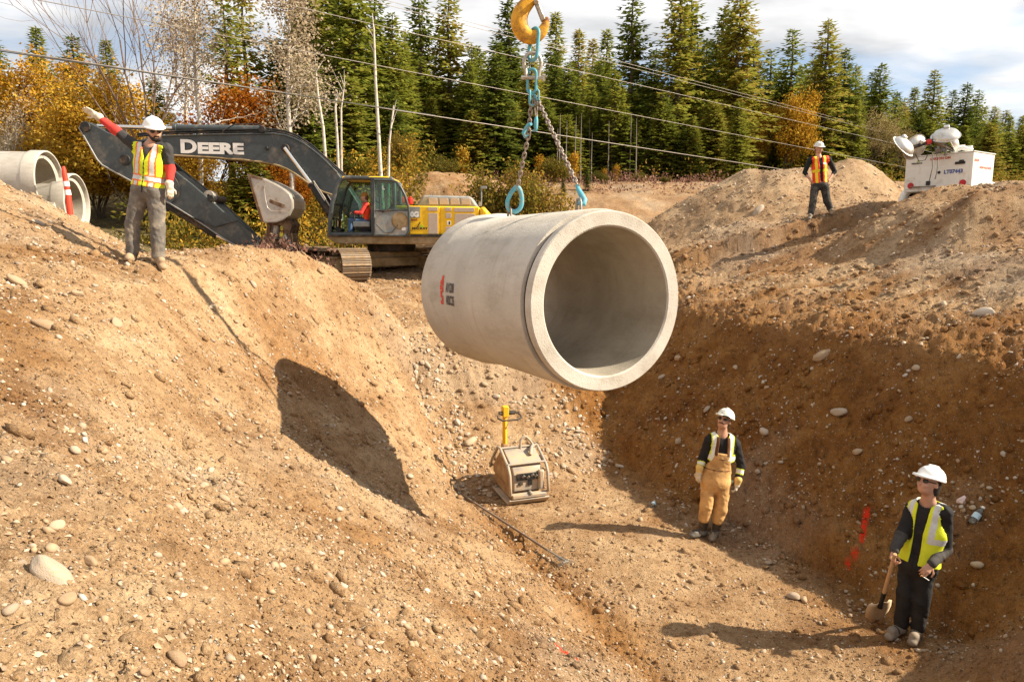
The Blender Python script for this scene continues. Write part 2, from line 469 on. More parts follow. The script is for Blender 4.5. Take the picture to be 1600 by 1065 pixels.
def ground_material():
    m = bpy.data.materials.new("dirt"); m.use_nodes = True
    n, l = m.node_tree.nodes, m.node_tree.links
    b = n["Principled BSDF"]; b.inputs["Roughness"].default_value = 0.95; b.inputs["Specular IOR Level"].default_value = 0.12
    tc = n.new("ShaderNodeTexCoord")
    def noise(sc, det=6, rg=0.6, dist=0.0):
        q = n.new("ShaderNodeTexNoise"); q.inputs["Scale"].default_value = sc; q.inputs["Detail"].default_value = det
        q.inputs["Roughness"].default_value = rg; q.inputs["Distortion"].default_value = dist
        l.new(tc.outputs["Object"], q.inputs["Vector"]); return q.outputs["Fac"]
    def ramp(src, stops):
        r = n.new("ShaderNodeValToRGB"); e = r.color_ramp.elements
        e[0].position, e[0].color = stops[0][0], (*stops[0][1], 1)
        e[1].position, e[1].color = stops[-1][0], (*stops[-1][1], 1)
        for p, c in stops[1:-1]:
            k = e.new(p); k.color = (*c, 1)
        l.new(src, r.inputs[0]); return r.outputs[0]
    def mix(f, a, c, mode='MIX'):
        q = n.new("ShaderNodeMixRGB"); q.blend_type = mode
        if isinstance(f, float): q.inputs[0].default_value = f
        else: l.new(f, q.inputs[0])
        for i, s_ in ((1, a), (2, c)):
            if isinstance(s_, tuple): q.inputs[i].default_value = (*s_, 1)
            else: l.new(s_, q.inputs[i])
        return q.outputs[0]
    def attr(nm):
        a = n.new("ShaderNodeAttribute"); a.attribute_name = nm; return a.outputs["Fac"]
    sand = ramp(noise(0.9, 7, .65, .4), [(.30, (.226, .126, .058)), (.46, (.332, .208, .108)), (.58, (.406, .274, .154)), (.75, (.452, .336, .206))])
    clay = ramp(noise(1.3, 7, .65, .5), [(.30, (.125, .048, .012)), (.48, (.208, .090, .022)), (.62, (.265, .128, .038)), (.78, (.305, .175, .070))])
    grey = ramp(noise(1.1, 7, .65), [(.30, (.240, .180, .125)), (.55, (.345, .280, .210)), (.75, (.400, .345, .275))])
    dirt = mix(attr("clay"), sand, clay)
    dirt = mix(attr("grey"), dirt, grey)
    dirt = mix(attr("soil"), dirt, ramp(noise(2.0, 6), [(.3, (.075, .06, .028)), (.6, (.16, .125, .055)), (.8, (.20, .15, .08))]))
    # fine speckle: grains and small pebbles lighter and darker than the matrix
    vor = n.new("ShaderNodeTexVoronoi"); vor.inputs["Scale"].default_value = 46; vor.inputs["Randomness"].default_value = 1
    l.new(tc.outputs["Object"], vor.inputs["Vector"])
    sp = n.new("ShaderNodeSeparateColor"); l.new(vor.outputs["Color"], sp.inputs[0])
    sel = ramp(sp.outputs[0], [(.80, (0, 0, 0)), (.84, (1, 1, 1))])
    edge = ramp(vor.outputs["Distance"], [(.22, (1, 1, 1)), (.40, (0, 0, 0))])
    msk = mix(1.0, sel, edge, 'MULTIPLY')
    peb = ramp(sp.outputs[1], [(.1, (.22, .16, .11)), (.5, (.40, .34, .27)), (.9, (.55, .50, .43))])
    half = n.new("ShaderNodeMath"); half.operation = 'MULTIPLY'; half.inputs[1].default_value = .75
    l.new(msk, half.inputs[0])
    dirt = mix(half.outputs[0], dirt, peb)
    grain = mix(1.0, ramp(noise(70, 3, .7), [(.32, (.66, .63, .60)), (.5, (1, 1, 1)), (.68, (1.25, 1.23, 1.2))]), ramp(noise(9, 6, .75), [(.33, (.68, .62, .56)), (.5, (1, 1, 1)), (.66, (1.16, 1.15, 1.13))]), 'MULTIPLY')
    dirt = mix(1.0, dirt, grain, 'MULTIPLY')
    # marking paint sprayed on the dirt
    paint = mix(1.0, attr("paint"), ramp(noise(34, 4, .7), [(.36, (0, 0, 0)), (.50, (1, 1, 1))]), 'MULTIPLY')
    dirt = mix(paint, dirt, (.72, .035, .012))
    l.new(dirt, b.inputs["Base Color"])
    h1 = n.new("ShaderNodeMath"); h1.operation = 'MULTIPLY'; h1.inputs[1].default_value = .6
    l.new(noise(26, 6, .7), h1.inputs[0])
    h2 = n.new("ShaderNodeMath"); h2.operation = 'MULTIPLY'; h2.inputs[1].default_value = .35
    l.new(noise(90, 4, .7), h2.inputs[0])
    h3 = n.new("ShaderNodeMath"); h3.operation = 'ADD'; l.new(h1.outputs[0], h3.inputs[0]); l.new(h2.outputs[0], h3.inputs[1])
    h4 = n.new("ShaderNodeMath"); h4.operation = 'MULTIPLY'; h4.inputs[1].default_value = .5; l.new(msk, h4.inputs[0])
    h5 = n.new("ShaderNodeMath"); h5.operation = 'ADD'; l.new(h3.outputs[0], h5.inputs[0]); l.new(h4.outputs[0], h5.inputs[1])
    bp = n.new("ShaderNodeBump"); bp.inputs["Strength"].default_value = 1.0; bp.inputs["Distance"].default_value = 0.045
    l.new(h5.outputs[0], bp.inputs["Height"]); l.new(bp.outputs[0], b.inputs["Normal"])
    return m

def soil_tones(x, y):
    s, t = st(x, y); wob = 0.5 * fbm(x, y, .6, 3, 70)
    clay = sstep(5.6, 6.6, t + wob) * (1 - sstep(8.4, 11.5, t + 1.2 * wob)) * (1 - sstep(17, 20, s)) * (1 - .0)
    clay = np.maximum(clay, .55 * sstep(.05, .5, fbm(x, y, .55, 3, 75)) * (1 - sstep(16, 22, y)))
    clay = np.maximum(clay, .85 * sstep(-.08, .28, fbm(x * .3, y * 1.5, 1.0, 3, 76)) * sstep(8.0, 9.5, t) * (1 - sstep(17, 21, y)))
    clay = np.maximum(clay, .60 * sstep(24, 27, y + wob) * (1 - sstep(38, 42, y)) * (.55 + .9 * np.clip(fbm(x, y, .5, 3, 79), -.4, .5)))
    toe = np.exp(-((t - 3.5 - .3 * wob) / .35) ** 2) * (1 - sstep(9, 11, s)) * sstep(2, 5, s)
    clay = np.clip(np.maximum(clay, .75 * toe), 0, 1)
    clay = np.maximum(clay, .6 * sstep(14.6, 15.2, s) * (1 - sstep(16.6, 17.4, s)) * sstep(4.0, 4.6, t) * (1 - sstep(6, 7, t)))
    clay = np.maximum(clay, .8 * sstep(16.6, 17.4, y) * (1 - sstep(18.2, 19.2, y)) * sstep(3.5, 5, x))
    grey = .16 * sstep(10.5, 12.5, t + wob) * (1 - sstep(40, 60, y)) + .35 * sstep(.1, .5, fbm(x, y, .4, 3, 78))
    soil = sstep(38, 46, y + 3 * wob) + sstep(-12, -16, x + 3 * wob) * sstep(18, 24, y)
    soil = np.clip(soil + sstep(19.5, 22, y + 1.5 * wob) * (1 - sstep(-6.5, -5, x)), 0, 1)
    return clay, np.clip(grey, 0, 1), soil

DIRT = ground_material()
def build_ground():
    fine = np.linspace(R(-46), R(46), 610)
    coarse = np.linspace(R(46), R(314), 110)[1:-1]
    ang = np.concatenate([fine, coarse])
    rad = np.concatenate([[0.25, .6, 0.9], np.exp(np.linspace(math.log(1.15), math.log(60), 630)), np.exp(np.linspace(math.log(62), math.log(1800), 40))])
    A, Rr = np.meshgrid(ang, rad)
    X = Rr * np.sin(A); Y = Rr * np.cos(A)
    # a small wobble hides the grid lines
    Z = H(X, Y)
    V = np.stack([X, Y, Z], -1).reshape(-1, 3)
    V = np.vstack([V, [[0, 0, G(0, 0)]]])
    nr, na = X.shape
    i = np.arange(nr - 1)[:, None] * na; j = np.arange(na)[None, :]; j2 = (j + 1) % na
    F = np.stack([i + j, i + na + j, i + na + j2, i + j2], -1).reshape(-1, 4)
    me = np_mesh("ground", V, F[:, ::-1], DIRT, True)
    # middle fan
    s, t = st(V[:, 0], V[:, 1]); x, y, z = V.T
    clay, grey, soil = soil_tones(x, y)
    pt = np.zeros(len(V))
    for p0, p1, w in (((1356, 797), (1347, 843), .055), ((1338, 862), (1325, 880), .04), ((866, 1004), (900, 1028), .028)):
        a, b = hit(*p0), hit(*p1); d = b - a
        q = np.clip(((x - a.x) * d.x + (y - a.y) * d.y + (z - a.z) * d.z) / d.length_squared, 0, 1)
        dist = np.sqrt((x - a.x - q * d.x) ** 2 + (y - a.y - q * d.y) ** 2 + (z - a.z - q * d.z) ** 2)
        pt = np.maximum(pt, 1 - sstep(w * .5, w, dist))
    for nm, arr in (("clay", clay), ("grey", grey), ("soil", soil), ("paint", pt)):
        at_ = me.attributes.new(nm, 'FLOAT', 'POINT'); at_.data.foreach_set("value", arr.astype(np.float32))
    o = link("ground", me); tag(o, kind="structure")
    return o
GROUND = build_ground()
# ------------------------------------------------------------------ stones and gravel
def stone_material(name, dust, isl):
    m = bpy.data.materials.new(name); m.use_nodes = True
    n, l = m.node_tree.nodes, m.node_tree.links
    b = n["Principled BSDF"]; b.inputs["Roughness"].default_value = 0.85; b.inputs["Specular IOR Level"].default_value = 0.2
    if isl: src = n.new("ShaderNodeNewGeometry").outputs["Random Per Island"]
    else: src = n.new("ShaderNodeObjectInfo").outputs["Random"]
    r = n.new("ShaderNodeValToRGB"); e = r.color_ramp.elements
    stops = [(0, (.44, .38, .30)), (.22, (.30, .25, .20)), (.40, (.36, .255, .16)), (.58, (.25, .165, .10)), (.74, (.40, .32, .23)), (.90, (.52, .47, .40)), (1, (.22, .155, .105))]
    e[0].color = (*stops[0][1], 1); e[1].color = (*stops[-1][1], 1)
    for p, c in stops[1:-1]:
        k = e.new(p); k.color = (*c, 1)
    l.new(src, r.inputs[0])
    tc = n.new("ShaderNodeTexCoord"); nz = n.new("ShaderNodeTexNoise")
    nz.inputs["Scale"].default_value = 14; nz.inputs["Detail"].default_value = 6
    l.new(tc.outputs["Object"], nz.inputs["Vector"])
    mr = n.new("ShaderNodeMapRange"); mr.inputs["From Min"].default_value = .42; mr.inputs["From Max"].default_value = .68
    mr.inputs["To Max"].default_value = dust
    l.new(nz.outputs["Fac"], mr.inputs["Value"])
    mx = n.new("ShaderNodeMixRGB"); mx.inputs[2].default_value = (.40, .27, .155, 1)
    l.new(mr.outputs[0], mx.inputs[0]); l.new(r.outputs[0], mx.inputs[1]); l.new(mx.outputs[0], b.inputs["Base Color"])
    bp = n.new("ShaderNodeBump"); bp.inputs["Strength"].default_value = .35; bp.inputs["Distance"].default_value = .01
    l.new(nz.outputs["Fac"], bp.inputs["Height"]); l.new(bp.outputs[0], b.inputs["Normal"])
    return m
STONE_M = stone_material("stone", .85, False)
GRAVEL_M = stone_material("gravel", .9, True)

def ico(sub):
    bm = bmesh.new(); bmesh.ops.create_icosphere(bm, subdivisions=sub, radius=1.0)
    V = np.array([v.co[:] for v in bm.verts]); F = np.array([[v.index for v in f.verts] for f in bm.faces]); bm.free()
    return V, F
def stone_shape(sub, rng, angular=0.0):
    V, F = ico(sub)
    ax = np.array([rng.uniform(.85, 1.35), rng.uniform(.7, 1.0), rng.uniform(.5, .75)])
    out = V.copy()
    for _ in range(5 + int(8 * angular)):                       # knock flat facets off
        nrm = rng.normal(size=3); nrm /= np.linalg.norm(nrm)
        d = rng.uniform(.62, .92); h = out @ nrm
        out = out - np.where(h > d, (h - d) * (.55 + .4 * angular), 0)[:, None] * nrm
    ph = rng.uniform(0, 6, 3)
    out *= (1 + .07 * np.sin(V[:, [0]] * 3 + ph[0]) * np.cos(V[:, [1]] * 2.6 + ph[1]) + .04 * np.sin(V[:, [2]] * 6 + ph[2]))
    return out * ax, F
def surf_normal(x, y, e=.05):
    gx = (H0(x + e, y) - H0(x - e, y)) / (2 * e); gy = (H0(x, y + e) - H0(x, y - e)) / (2 * e)
    n_ = np.stack([-gx, -gy, np.ones_like(gx)], -1)
    return n_ / np.linalg.norm(n_, axis=-1, keepdims=True)

srng = np.random.default_rng(21)
STONE_MESH = []
for k in range(9):
    V, F = stone_shape(3 if k < 3 else 2, srng, angular=.35 + .2 * (k % 4))
    STONE_MESH.append(np_mesh("stone", V, F, STONE_M, True))
def put_stone(p, size, k=None, yaw=None, stretch=1.0, sink=.30):
    k = int(srng.integers(len(STONE_MESH))) if k is None else k
    o = link("stone", STONE_MESH[k], GROUND)
    nrm = Vector(surf_normal(np.array([p[0]]), np.array([p[1]]))[0])
    q = nrm.to_track_quat('Z', 'Y') @ Euler((srng.uniform(-.3, .3), srng.uniform(-.3, .3), srng.uniform(0, 6.3) if yaw is None else yaw)).to_quaternion()
    o.rotation_mode = 'QUATERNION'; o.rotation_quaternion = q
    o.location = Vector((p[0], p[1], G(p[0], p[1]))) + nrm * size * (.42 - sink)
    o.scale = (size * .5 * stretch, size * .5, size * .5)
    return o
# the stones one can point at in the photograph: pixel, width in pixels, stretch
NOTED = [(82, 897, 62, 1.5), (276, 1031, 36, 1.15), (88, 823, 30, 1), (140, 880, 32, 1), (104, 938, 34, 1), (100, 752, 30, 1), (116, 704, 24, 1),
         (180, 507, 30, 1.1), (72, 512, 34, 1.4), (15, 953, 26, 1), (218, 672, 20, 1), (322, 631, 20, 1), (355, 672, 22, 1), (530, 796, 22, 1),
         (545, 812, 20, 1), (528, 812, 18, 1), (500, 866, 20, 1), (440, 885, 22, 1.2), (372, 757, 24, 1.1), (640, 745, 20, 1.2),
         (290, 750, 20, 1), (245, 868, 20, 1), (278, 900, 24, 1), (350, 780, 24, 1), (296, 974, 24, 1), (284, 996, 18, 1), (225, 1052, 24, 1.2),
         (765, 857, 20, 1.5), (720, 900, 18, 1), (637, 952, 22, 1.2), (745, 930, 18, 1.4), (770, 985, 18, 1), (655, 990, 18, 1), (610, 860, 18, 1),
         (1285, 556, 26, 1.5), (1150, 575, 16, 1), (1312, 645, 28, 1.1), (1195, 675, 24, 1.3), (1340, 706, 18, 1), (1420, 655, 16, 1), (1432, 575, 18, 1),
         (1538, 490, 26, 1.5), (1240, 933, 24, 1), (1256, 938, 20, 1), (1528, 883, 20, 1.3), (1200, 880, 16, 1), (1060, 560, 18, 1), (1035, 590, 18, 1),
         (690, 540, 20, 1.2), (668, 570, 14, 1.6), (757, 600, 16, 1), (735, 690, 26, 1.4), (780, 745, 22, 1), (892, 735, 18, 1), (866, 742, 20, 1), (850, 715, 22, 1),
         (775, 620, 20, 1), (1095, 815, 14, 1), (975, 805, 16, 1), (1000, 812, 18, 1), (25, 440, 24, 1.6), (120, 460, 20, 1.2), (60, 350, 16, 1.6), (395, 445, 16, 1.2),
         (330, 480, 16, 1.2), (1185, 330, 20, 1.6), (715, 660, 20, 1.2), (700, 700, 18, 1), (1060, 690, 20, 1), (1105, 640, 18, 1)]
n_stones = 0
for u, v, w, stt in NOTED:
    p = hit(u, v)
    put_stone(p, .64 * w * p.length / FPX, k=int(srng.integers(3)) if w > 26 else None, stretch=stt, yaw=(1.25 if w > 55 else None), sink=.40 if w > 55 else .30); n_stones += 1
while n_stones < 290:
    a = srng.uniform(R(-40), R(38)); r_ = math.exp(srng.uniform(math.log(2.0), math.log(17)))
    x, y = r_ * math.sin(a), r_ * math.cos(a)
    z = G(x, y); d = math.sqrt(x * x + y * y + z * z)
    sz = .64 * d * (9 + 8 * srng.random() ** 4) / FPX
    if sz > .26: continue
    s_, t_ = st(x, y)
    if 3.6 < t_ < 6.1 and s_ < 9.6 and srng.random() < .85: continue
    put_stone((x, y), sz); n_stones += 1

def gravel(name, n, sub, lo_px, hi, amin, amax, rmin, rmax, seed, region=None, lift=.12, power=2.4, matl=None, smooth=False, keep_all=False):
    rng = np.random.default_rng(seed)
    a = rng.uniform(amin, amax, n * 3); r_ = np.exp(rng.uniform(math.log(rmin), math.log(rmax), n * 3))
    x, y = r_ * np.sin(a), r_ * np.cos(a)
    s_, t_ = st(x, y)
    keep = fbm(x, y, 1.1, 3, 120) + rng.normal(0, .25, len(x)) > -.05
    floor_ = (t_ > 3.7) & (t_ < 6.0) & (s_ < 9.8)
    keep &= ~(floor_ & (rng.random(len(x)) < .55))
    if keep_all: keep = fbm(x, y, 2.3, 3, 140) + rng.normal(0, .3, len(x)) > -.25
    if region is not None: keep = region(s_, t_, x, y, rng)
    x, y, r_ = x[keep][:n], y[keep][:n], r_[keep][:n]
    n = len(x)
    z = H(x, y)
    d = np.sqrt(x * x + y * y + z * z)
    lo = np.maximum(.007, lo_px * d / FPX)
    sz = np.clip(lo * rng.random(n) ** (-1 / power), None, np.maximum(hi, lo * 1.3)) * .5
    if sub == 0:
        P = np.array([[1, 0, 0], [-1, 0, 0], [0, 1, 0], [0, -1, 0], [0, 0, 1], [0, 0, -1]], float)
        Fp = np.array([[0, 2, 4], [2, 1, 4], [1, 3, 4], [3, 0, 4], [2, 0, 5], [1, 2, 5], [3, 1, 5], [0, 3, 5]])
    elif sub == -1:
        P = np.array([[1, 1, 1], [-1, -1, 1], [-1, 1, -1], [1, -1, -1]], float) * .8; Fp = np.array([[0, 1, 3], [0, 2, 1], [0, 3, 2], [1, 2, 3]])
    else: P, Fp = ico(1)
    m = len(P)
    ax = np.stack([rng.uniform(.9, 1.5, n), rng.uniform(.7, 1.05, n), rng.uniform(.5, .8, n)], -1)
    jit = 1 + rng.normal(0, .17, (n, m, 1))
    Q = P[None] * ax[:, None, :] * jit
    yaw = rng.uniform(0, 6.28, n); c, s1 = np.cos(yaw), np.sin(yaw)
    Q = np.stack([Q[..., 0] * c[:, None] - Q[..., 1] * s1[:, None], Q[..., 0] * s1[:, None] + Q[..., 1] * c[:, None], Q[..., 2]], -1)
    N = surf_normal(x, y) + rng.normal(0, .22, (n, 3)); N /= np.linalg.norm(N, axis=1, keepdims=True)
    T = np.cross(np.tile([0., 1, 0], (n, 1)), N); T /= np.linalg.norm(T, axis=1, keepdims=True); B = np.cross(N, T)
    Q = Q[..., 0:1] * T[:, None] + Q[..., 1:2] * B[:, None] + Q[..., 2:3] * N[:, None]
    V = Q * sz[:, None, None] + np.stack([x, y, z], -1)[:, None] + (N * (sz * lift)[:, None])[:, None]
    F = Fp[None] + (np.arange(n) * m)[:, None, None]
    o = link(name, np_mesh(name, V.reshape(-1, 3), F.reshape(-1, 3), matl or GRAVEL_M, smooth))
    if matl is DIRT:
        for nm, arr in zip(("clay", "grey", "soil"), soil_tones(x, y)):
            o.data.attributes.new(nm, 'FLOAT', 'POINT').data.foreach_set("value", np.repeat(arr, m).astype(np.float32))
    return o
tag(gravel("loose_gravel", 40000, 0, 1.9, .032, R(-43), R(43), 1.3, 30, 31), kind="stuff")
tag(gravel("pebbles", 7000, 1, 3.6, .06, R(-43), R(43), 1.3, 26, 32, smooth=True), kind="stuff")
tag(gravel("soil_crumbs", 66000, -1, 2.2, .026, R(-43), R(43), 1.3, 24, 36, lift=.10, power=2.2, matl=DIRT, smooth=False, keep_all=True), kind="stuff")
tag(gravel("soil_clods", 5500, 1, 7.0, .12, R(-43), R(43), 1.4, 20, 37, lift=.0, power=2.6, matl=DIRT, smooth=True), kind="stuff")
# rubble that rolled to the bottom of the ramp at the trench end
tag(gravel("rubble", 2100, 1, 3.6, .10, R(-14), R(14), 8.5, 15, 33,
           lambda s_, t_, x, y, rng: (s_ > 9.7) & (s_ < 13.0) & (t_ > 3.2) & (t_ < 6.6) & (np.abs(t_ - 3.6) + rng.random(len(x)) * .6 < .75) | ((s_ > 9.8) & (s_ < 11.9) & (t_ > 5.0) & (t_ < 6.4)) & (rng.random(len(x)) < .5), lift=.15, power=2.6), kind="stuff")
# ------------------------------------------------------------------ concrete pipes
def concrete_material(name, lo, hi):
    m = bpy.data.materials.new(name); m.use_nodes = True
    n, l = m.node_tree.nodes, m.node_tree.links
    b = n["Principled BSDF"]; b.inputs["Roughness"].default_value = 0.85; b.inputs["Specular IOR Level"].default_value = 0.2
    tc = n.new("ShaderNodeTexCoord")
    def nz(sc, vec, det=6, rg=.6):
        q = n.new("ShaderNodeTexNoise"); q.inputs["Scale"].default_value = sc; q.inputs["Detail"].default_value = det
        q.inputs["Roughness"].default_value = rg; l.new(vec, q.inputs["Vector"]); return q.outputs["Fac"]
    mp = n.new("ShaderNodeMapping"); mp.inputs["Scale"].default_value = (.35, 1, 1); l.new(tc.outputs["Object"], mp.inputs[0])
    mp2 = n.new("ShaderNodeMapping"); mp2.inputs["Scale"].default_value = (4, .5, .5); l.new(tc.outputs["Object"], mp2.inputs[0])
    def ramp(src, a, b_, ca, cb):
        r = n.new("ShaderNodeValToRGB"); e = r.color_ramp.elements
        e[0].position, e[0].color = a, (*ca, 1); e[1].position, e[1].color = b_, (*cb, 1)
        l.new(src, r.inputs[0]); return r.outputs[0]
    def mul(a, b_, f=1.0, mode='MULTIPLY'):
        q = n.new("ShaderNodeMixRGB"); q.blend_type = mode; q.inputs[0].default_value = f
        l.new(a, q.inputs[1]); l.new(b_, q.inputs[2]); return q.outputs[0]
    base = ramp(nz(1.6, tc.outputs["Object"], 7), .3, .72, lo, hi)
    base = mul(base, ramp(nz(3.0, mp.outputs[0], 7, .7), .33, .5, (.78, .75, .71), (1, 1, 1)), .8)
    base = mul(base, ramp(nz(2.2, mp2.outputs[0], 5, .7), .30, .46, (.82, .77, .70), (1, 1, 1)), .6)
    base = mul(base, ramp(nz(55, tc.outputs["Object"], 3, .7), .28, .42, (.72, .68, .62), (1, 1, 1)), .7)
    l.new(base, b.inputs["Base Color"])
    add = n.new("ShaderNodeMath"); add.operation = 'ADD'
    l.new(nz(60, tc.outputs["Object"], 4), add.inputs[0]); l.new(nz(7, mp.outputs[0], 5), add.inputs[1])
    bp = n.new("ShaderNodeBump"); bp.inputs["Strength"].default_value = .35; bp.inputs["Distance"].default_value = .02
    l.new(add.outputs[0], bp.inputs["Height"]); l.new(bp.outputs[0], b.inputs["Normal"])
    return m
CONCRETE = concrete_material("concrete", (.44, .405, .35), (.56, .52, .455))
INNER = concrete_material("stained_shaded_bore_concrete", (.30, .265, .205), (.44, .395, .325))
STEEL = mat("dirty_steel", (.30, .28, .25), .45, .7, dirt=(.22, .14, .07), dirt_amt=.35)
GASKET = mat("black_rubber", (.018, .016, .015), .7, 0, bump=.1)
def pipe_profile(bell_front=False):
    p = [(.735, .0), (.75, -.0), (.770, .015), (.770, 2.70), (.935, 2.72), (.945, 2.83), (.96, 2.85), (.995, 2.85), (1.012, 2.835), (1.012, 2.46),
         (1.00, 2.43), (.962, 2.35), (.960, .185), (.952, .162), (.895, .158), (.895, .108), (.930, .104), (.932, .014), (.920, .0), (.787, .0)]
    return p[2:]
_pm = MB().lathe(pipe_profile(), 96, 'X')
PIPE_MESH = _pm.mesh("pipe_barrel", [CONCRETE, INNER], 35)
for _p in PIPE_MESH.polygons:                      # bore shade painted in as a darker concrete, along with some staining
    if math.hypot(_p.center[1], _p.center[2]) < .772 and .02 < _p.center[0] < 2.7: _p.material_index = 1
_gm = MB().lathe([(.893, .110), (.915, .112), (.920, .13), (.915, .154), (.893, .156)], 96, 'X')
GASKET_MESH = _gm.mesh("gasket", GASKET, 60)
def make_pipe(name, front, axis, label, group=None, roll=0.0):
    """front = centre of the spigot face, axis = direction from spigot to bell"""
    o = thing(name, front, label, "pipe", group)
    ax = Vector(axis).normalized(); side = Vector((0, 0, 1)).cross(ax).normalized(); up = ax.cross(side)
    o.rotation_euler = Matrix((ax, side, up)).transposed().to_euler()
    link("barrel", PIPE_MESH, o); link("gasket", GASKET_MESH, o)
    return o
PAX = Vector((-.462, .887, -.015)).normalized()
PF = at(951.5, 472, 7.02)
PIPE = make_pipe("concrete_pipe", PF, PAX, "large grey concrete pipe hanging from a chain sling over the trench")
PSIDE = Vector((0, 0, 1)).cross(PAX).normalized()
def on_pipe(L, ang, r):        # world point on the pipe; ang 0 = top, + = towards the pipe's far side
    return PF + PAX * L + (Vector((0, 0, 1)) * math.cos(ang) + PSIDE * math.sin(ang)) * r
# stencilled marks on the left flank, wrapped on the barrel
def wrap_mark(me, L0, ang0, r, name, matl):
    co = np.empty(len(me.vertices) * 3, np.float32); me.vertices.foreach_get("co", co); co = co.reshape(-1, 3)
    out = []
    for x, _, z in co:
        L = L0 - x; a = ang0 - z / r
        out.append((L, math.sin(a) * (r + .0035), math.cos(a) * (r + .0035)))
    me.vertices.foreach_set("co", np.array(out, np.float32).ravel()); me.update()
    return link(name, me, PIPE)
RED_INK = mat("red_stencil_ink", (.62, .07, .04), .8, var=.25, scale=40)
BLACK_INK = mat("black_stencil_ink", (.10, .09, .085), .8, var=.5, scale=40)
bm_ = MB()
for (x0, z0, w_, h_) in ((.035, .29, .06, .06), (.0, .24, .05, .05), (.055, .22, .05, .07), (.0, .17, .06, .06), (.055, .14, .05, .07), (.015, .08, .05, .08), (.05, .03, .05, .07), (.01, -.01, .08, .045)):
    n_ = 3
    bm_._add([(x0 + w_ * i / n_, 0, z0 + h_ * j / n_) for j in range(n_ + 1) for i in range(n_ + 1)], [(j * 4 + i, j * 4 + i + 1, j * 4 + i + 5, j * 4 + i + 4) for j in range(n_) for i in range(n_)])
wrap_mark(bm_.mesh("stencil_mark", RED_INK), 2.27, 1.70, .9645, "stencil_mark", RED_INK)
wrap_mark(text_mesh("AV1200", .11, width=.26, bold=.006, mats=BLACK_INK), 2.09, 1.54, .9645, "stencil_lettering", BLACK_INK)
wrap_mark(text_mesh("A02C25", .11, width=.26, bold=.006, mats=BLACK_INK), 2.09, 1.70, .9645, "stencil_lettering", BLACK_INK)
RIM_YELLOW = mat("yellow_cord", (.55, .40, .05), .7)
q = MB(); q.tube([(.42 + .045 * math.cos(a), math.sin(2.02 + .05 * math.sin(a)) * .763, math.cos(2.02 + .05 * math.sin(a)) * .763) for a in np.linspace(0, 6.1, 14)], .004, 5)
q.build("marking_cord", RIM_YELLOW, PIPE)
LUG1, LUG2 = on_pipe(.58, -.05, .955), on_pipe(2.22, -.05, .955)
for L in (.58, 2.22):
    q = MB(); zt = .955
    q.tube([(L - .045, .0, zt - .02), (L - .04, .0, zt + .09), (L - .02, 0, zt + .125), (L + .02, 0, zt + .125), (L + .04, 0, zt + .09), (L + .045, 0, zt - .02)], .016, 8)
    q.build("lifting_loop", STEEL, PIPE, smooth=60)

# pipe already laid in the trench, only its rim reaches into view
lx, ly = xy(2.10, 4.98)
LAID = make_pipe("concrete_pipe", (lx, ly, -3.03), (-DX, -DY, 0), "dirt-covered rim of the concrete pipe already laid in the trench bottom")

# ------------------------------------------------------------------ crane hook and sling
HOOK_Y = 8.62
def hk(u, v, dy=0.0): return at(u, v, HOOK_Y + dy)
BLUE = mat("blue_paint", (.10, .36, .45), .5, .1, dirt=(.30, .27, .22), dirt_amt=.30, dirt_scale=14)
CHAIN_M = mat("chain_steel", (.34, .29, .25), .45, .6, dirt=(.16, .09, .05), dirt_amt=.35, dirt_scale=25)
SHACKLE_M = mat("galvanised", (.42, .39, .34), .45, .7, dirt=(.30, .20, .10), dirt_amt=.3, dirt_scale=18)
HOOK_M = mat("worn_yellow_paint", (.72, .36, .015), .5, 0, dirt=(.20, .085, .04), dirt_amt=.47, dirt_scale=7, bump=.15, bump_scale=30)

ho = hk(828, 30)
HOOK = thing("crane_hook", ho, "big chipped yellow crane hook with a grey latch holding the sling", "hook")
prof = [((838, -38), .060), ((837, -12), .066), ((828, 2), .078), ((817, 12), .096), ((810, 27), .108), ((811, 42), .110), ((818, 54), .105), ((829, 60), .094), ((840, 57), .082), ((848, 49), .068), ((852, 40), .054), ((854, 32), .040), ((854, 26), .022)]
pts_ = [hk(u, v) for (u, v), _ in prof]
q = MB(); q.tube(pts_, [r for _, r in prof], 14)
hb = q.build("hook_body", HOOK_M, HOOK, smooth=70, origin=ho); hb.scale.y = .66
s_ = hb.modifiers.new("sub", 'SUBSURF'); s_.levels = s_.render_levels = 1
q = MB(); a_, b_ = hk(837, 2), hk(849, 33)
q.box((a_ + b_) / 2, ((b_ - a_).length, .075, .05), Matrix.Rotation(math.atan2(-(b_ - a_).z, (b_ - a_).x), 3, 'Y'))
q.cyl(hk(838, 3, -.09), hk(838, 3, .09), .03)
q.build("latch", SHACKLE_M, HOOK, bevel=.008, origin=ho)
# hook block and falls above the frame carry the hook
top = hk(838, -38)
BLOCK = thing("hook_block", top + Vector((0, 0, .15)), "yellow hook block and wire rope above the crane hook", "block")
q = MB(); q.box((0, 0, .85), (.30, .26, 1.5)); q.box((0, 0, .05), (.16, .16, .26)); q.build("cheek_plates", HOOK_M, BLOCK, bevel=.04)
q = MB(); q.lathe([(.10, -.06), (.27, -.06), (.30, -.03), (.30, .03), (.27, .06), (.10, .06)], 32, 'Y', (0, 0, 1.35)); q.build("sheave", STEEL, BLOCK)
for sx in (-.11, .11):
    q = MB(); q.cyl((sx, 0, 1.3), (sx * 1.4, 0, 13), .014, n=8); q.build("wire_rope", CHAIN_M, BLOCK)

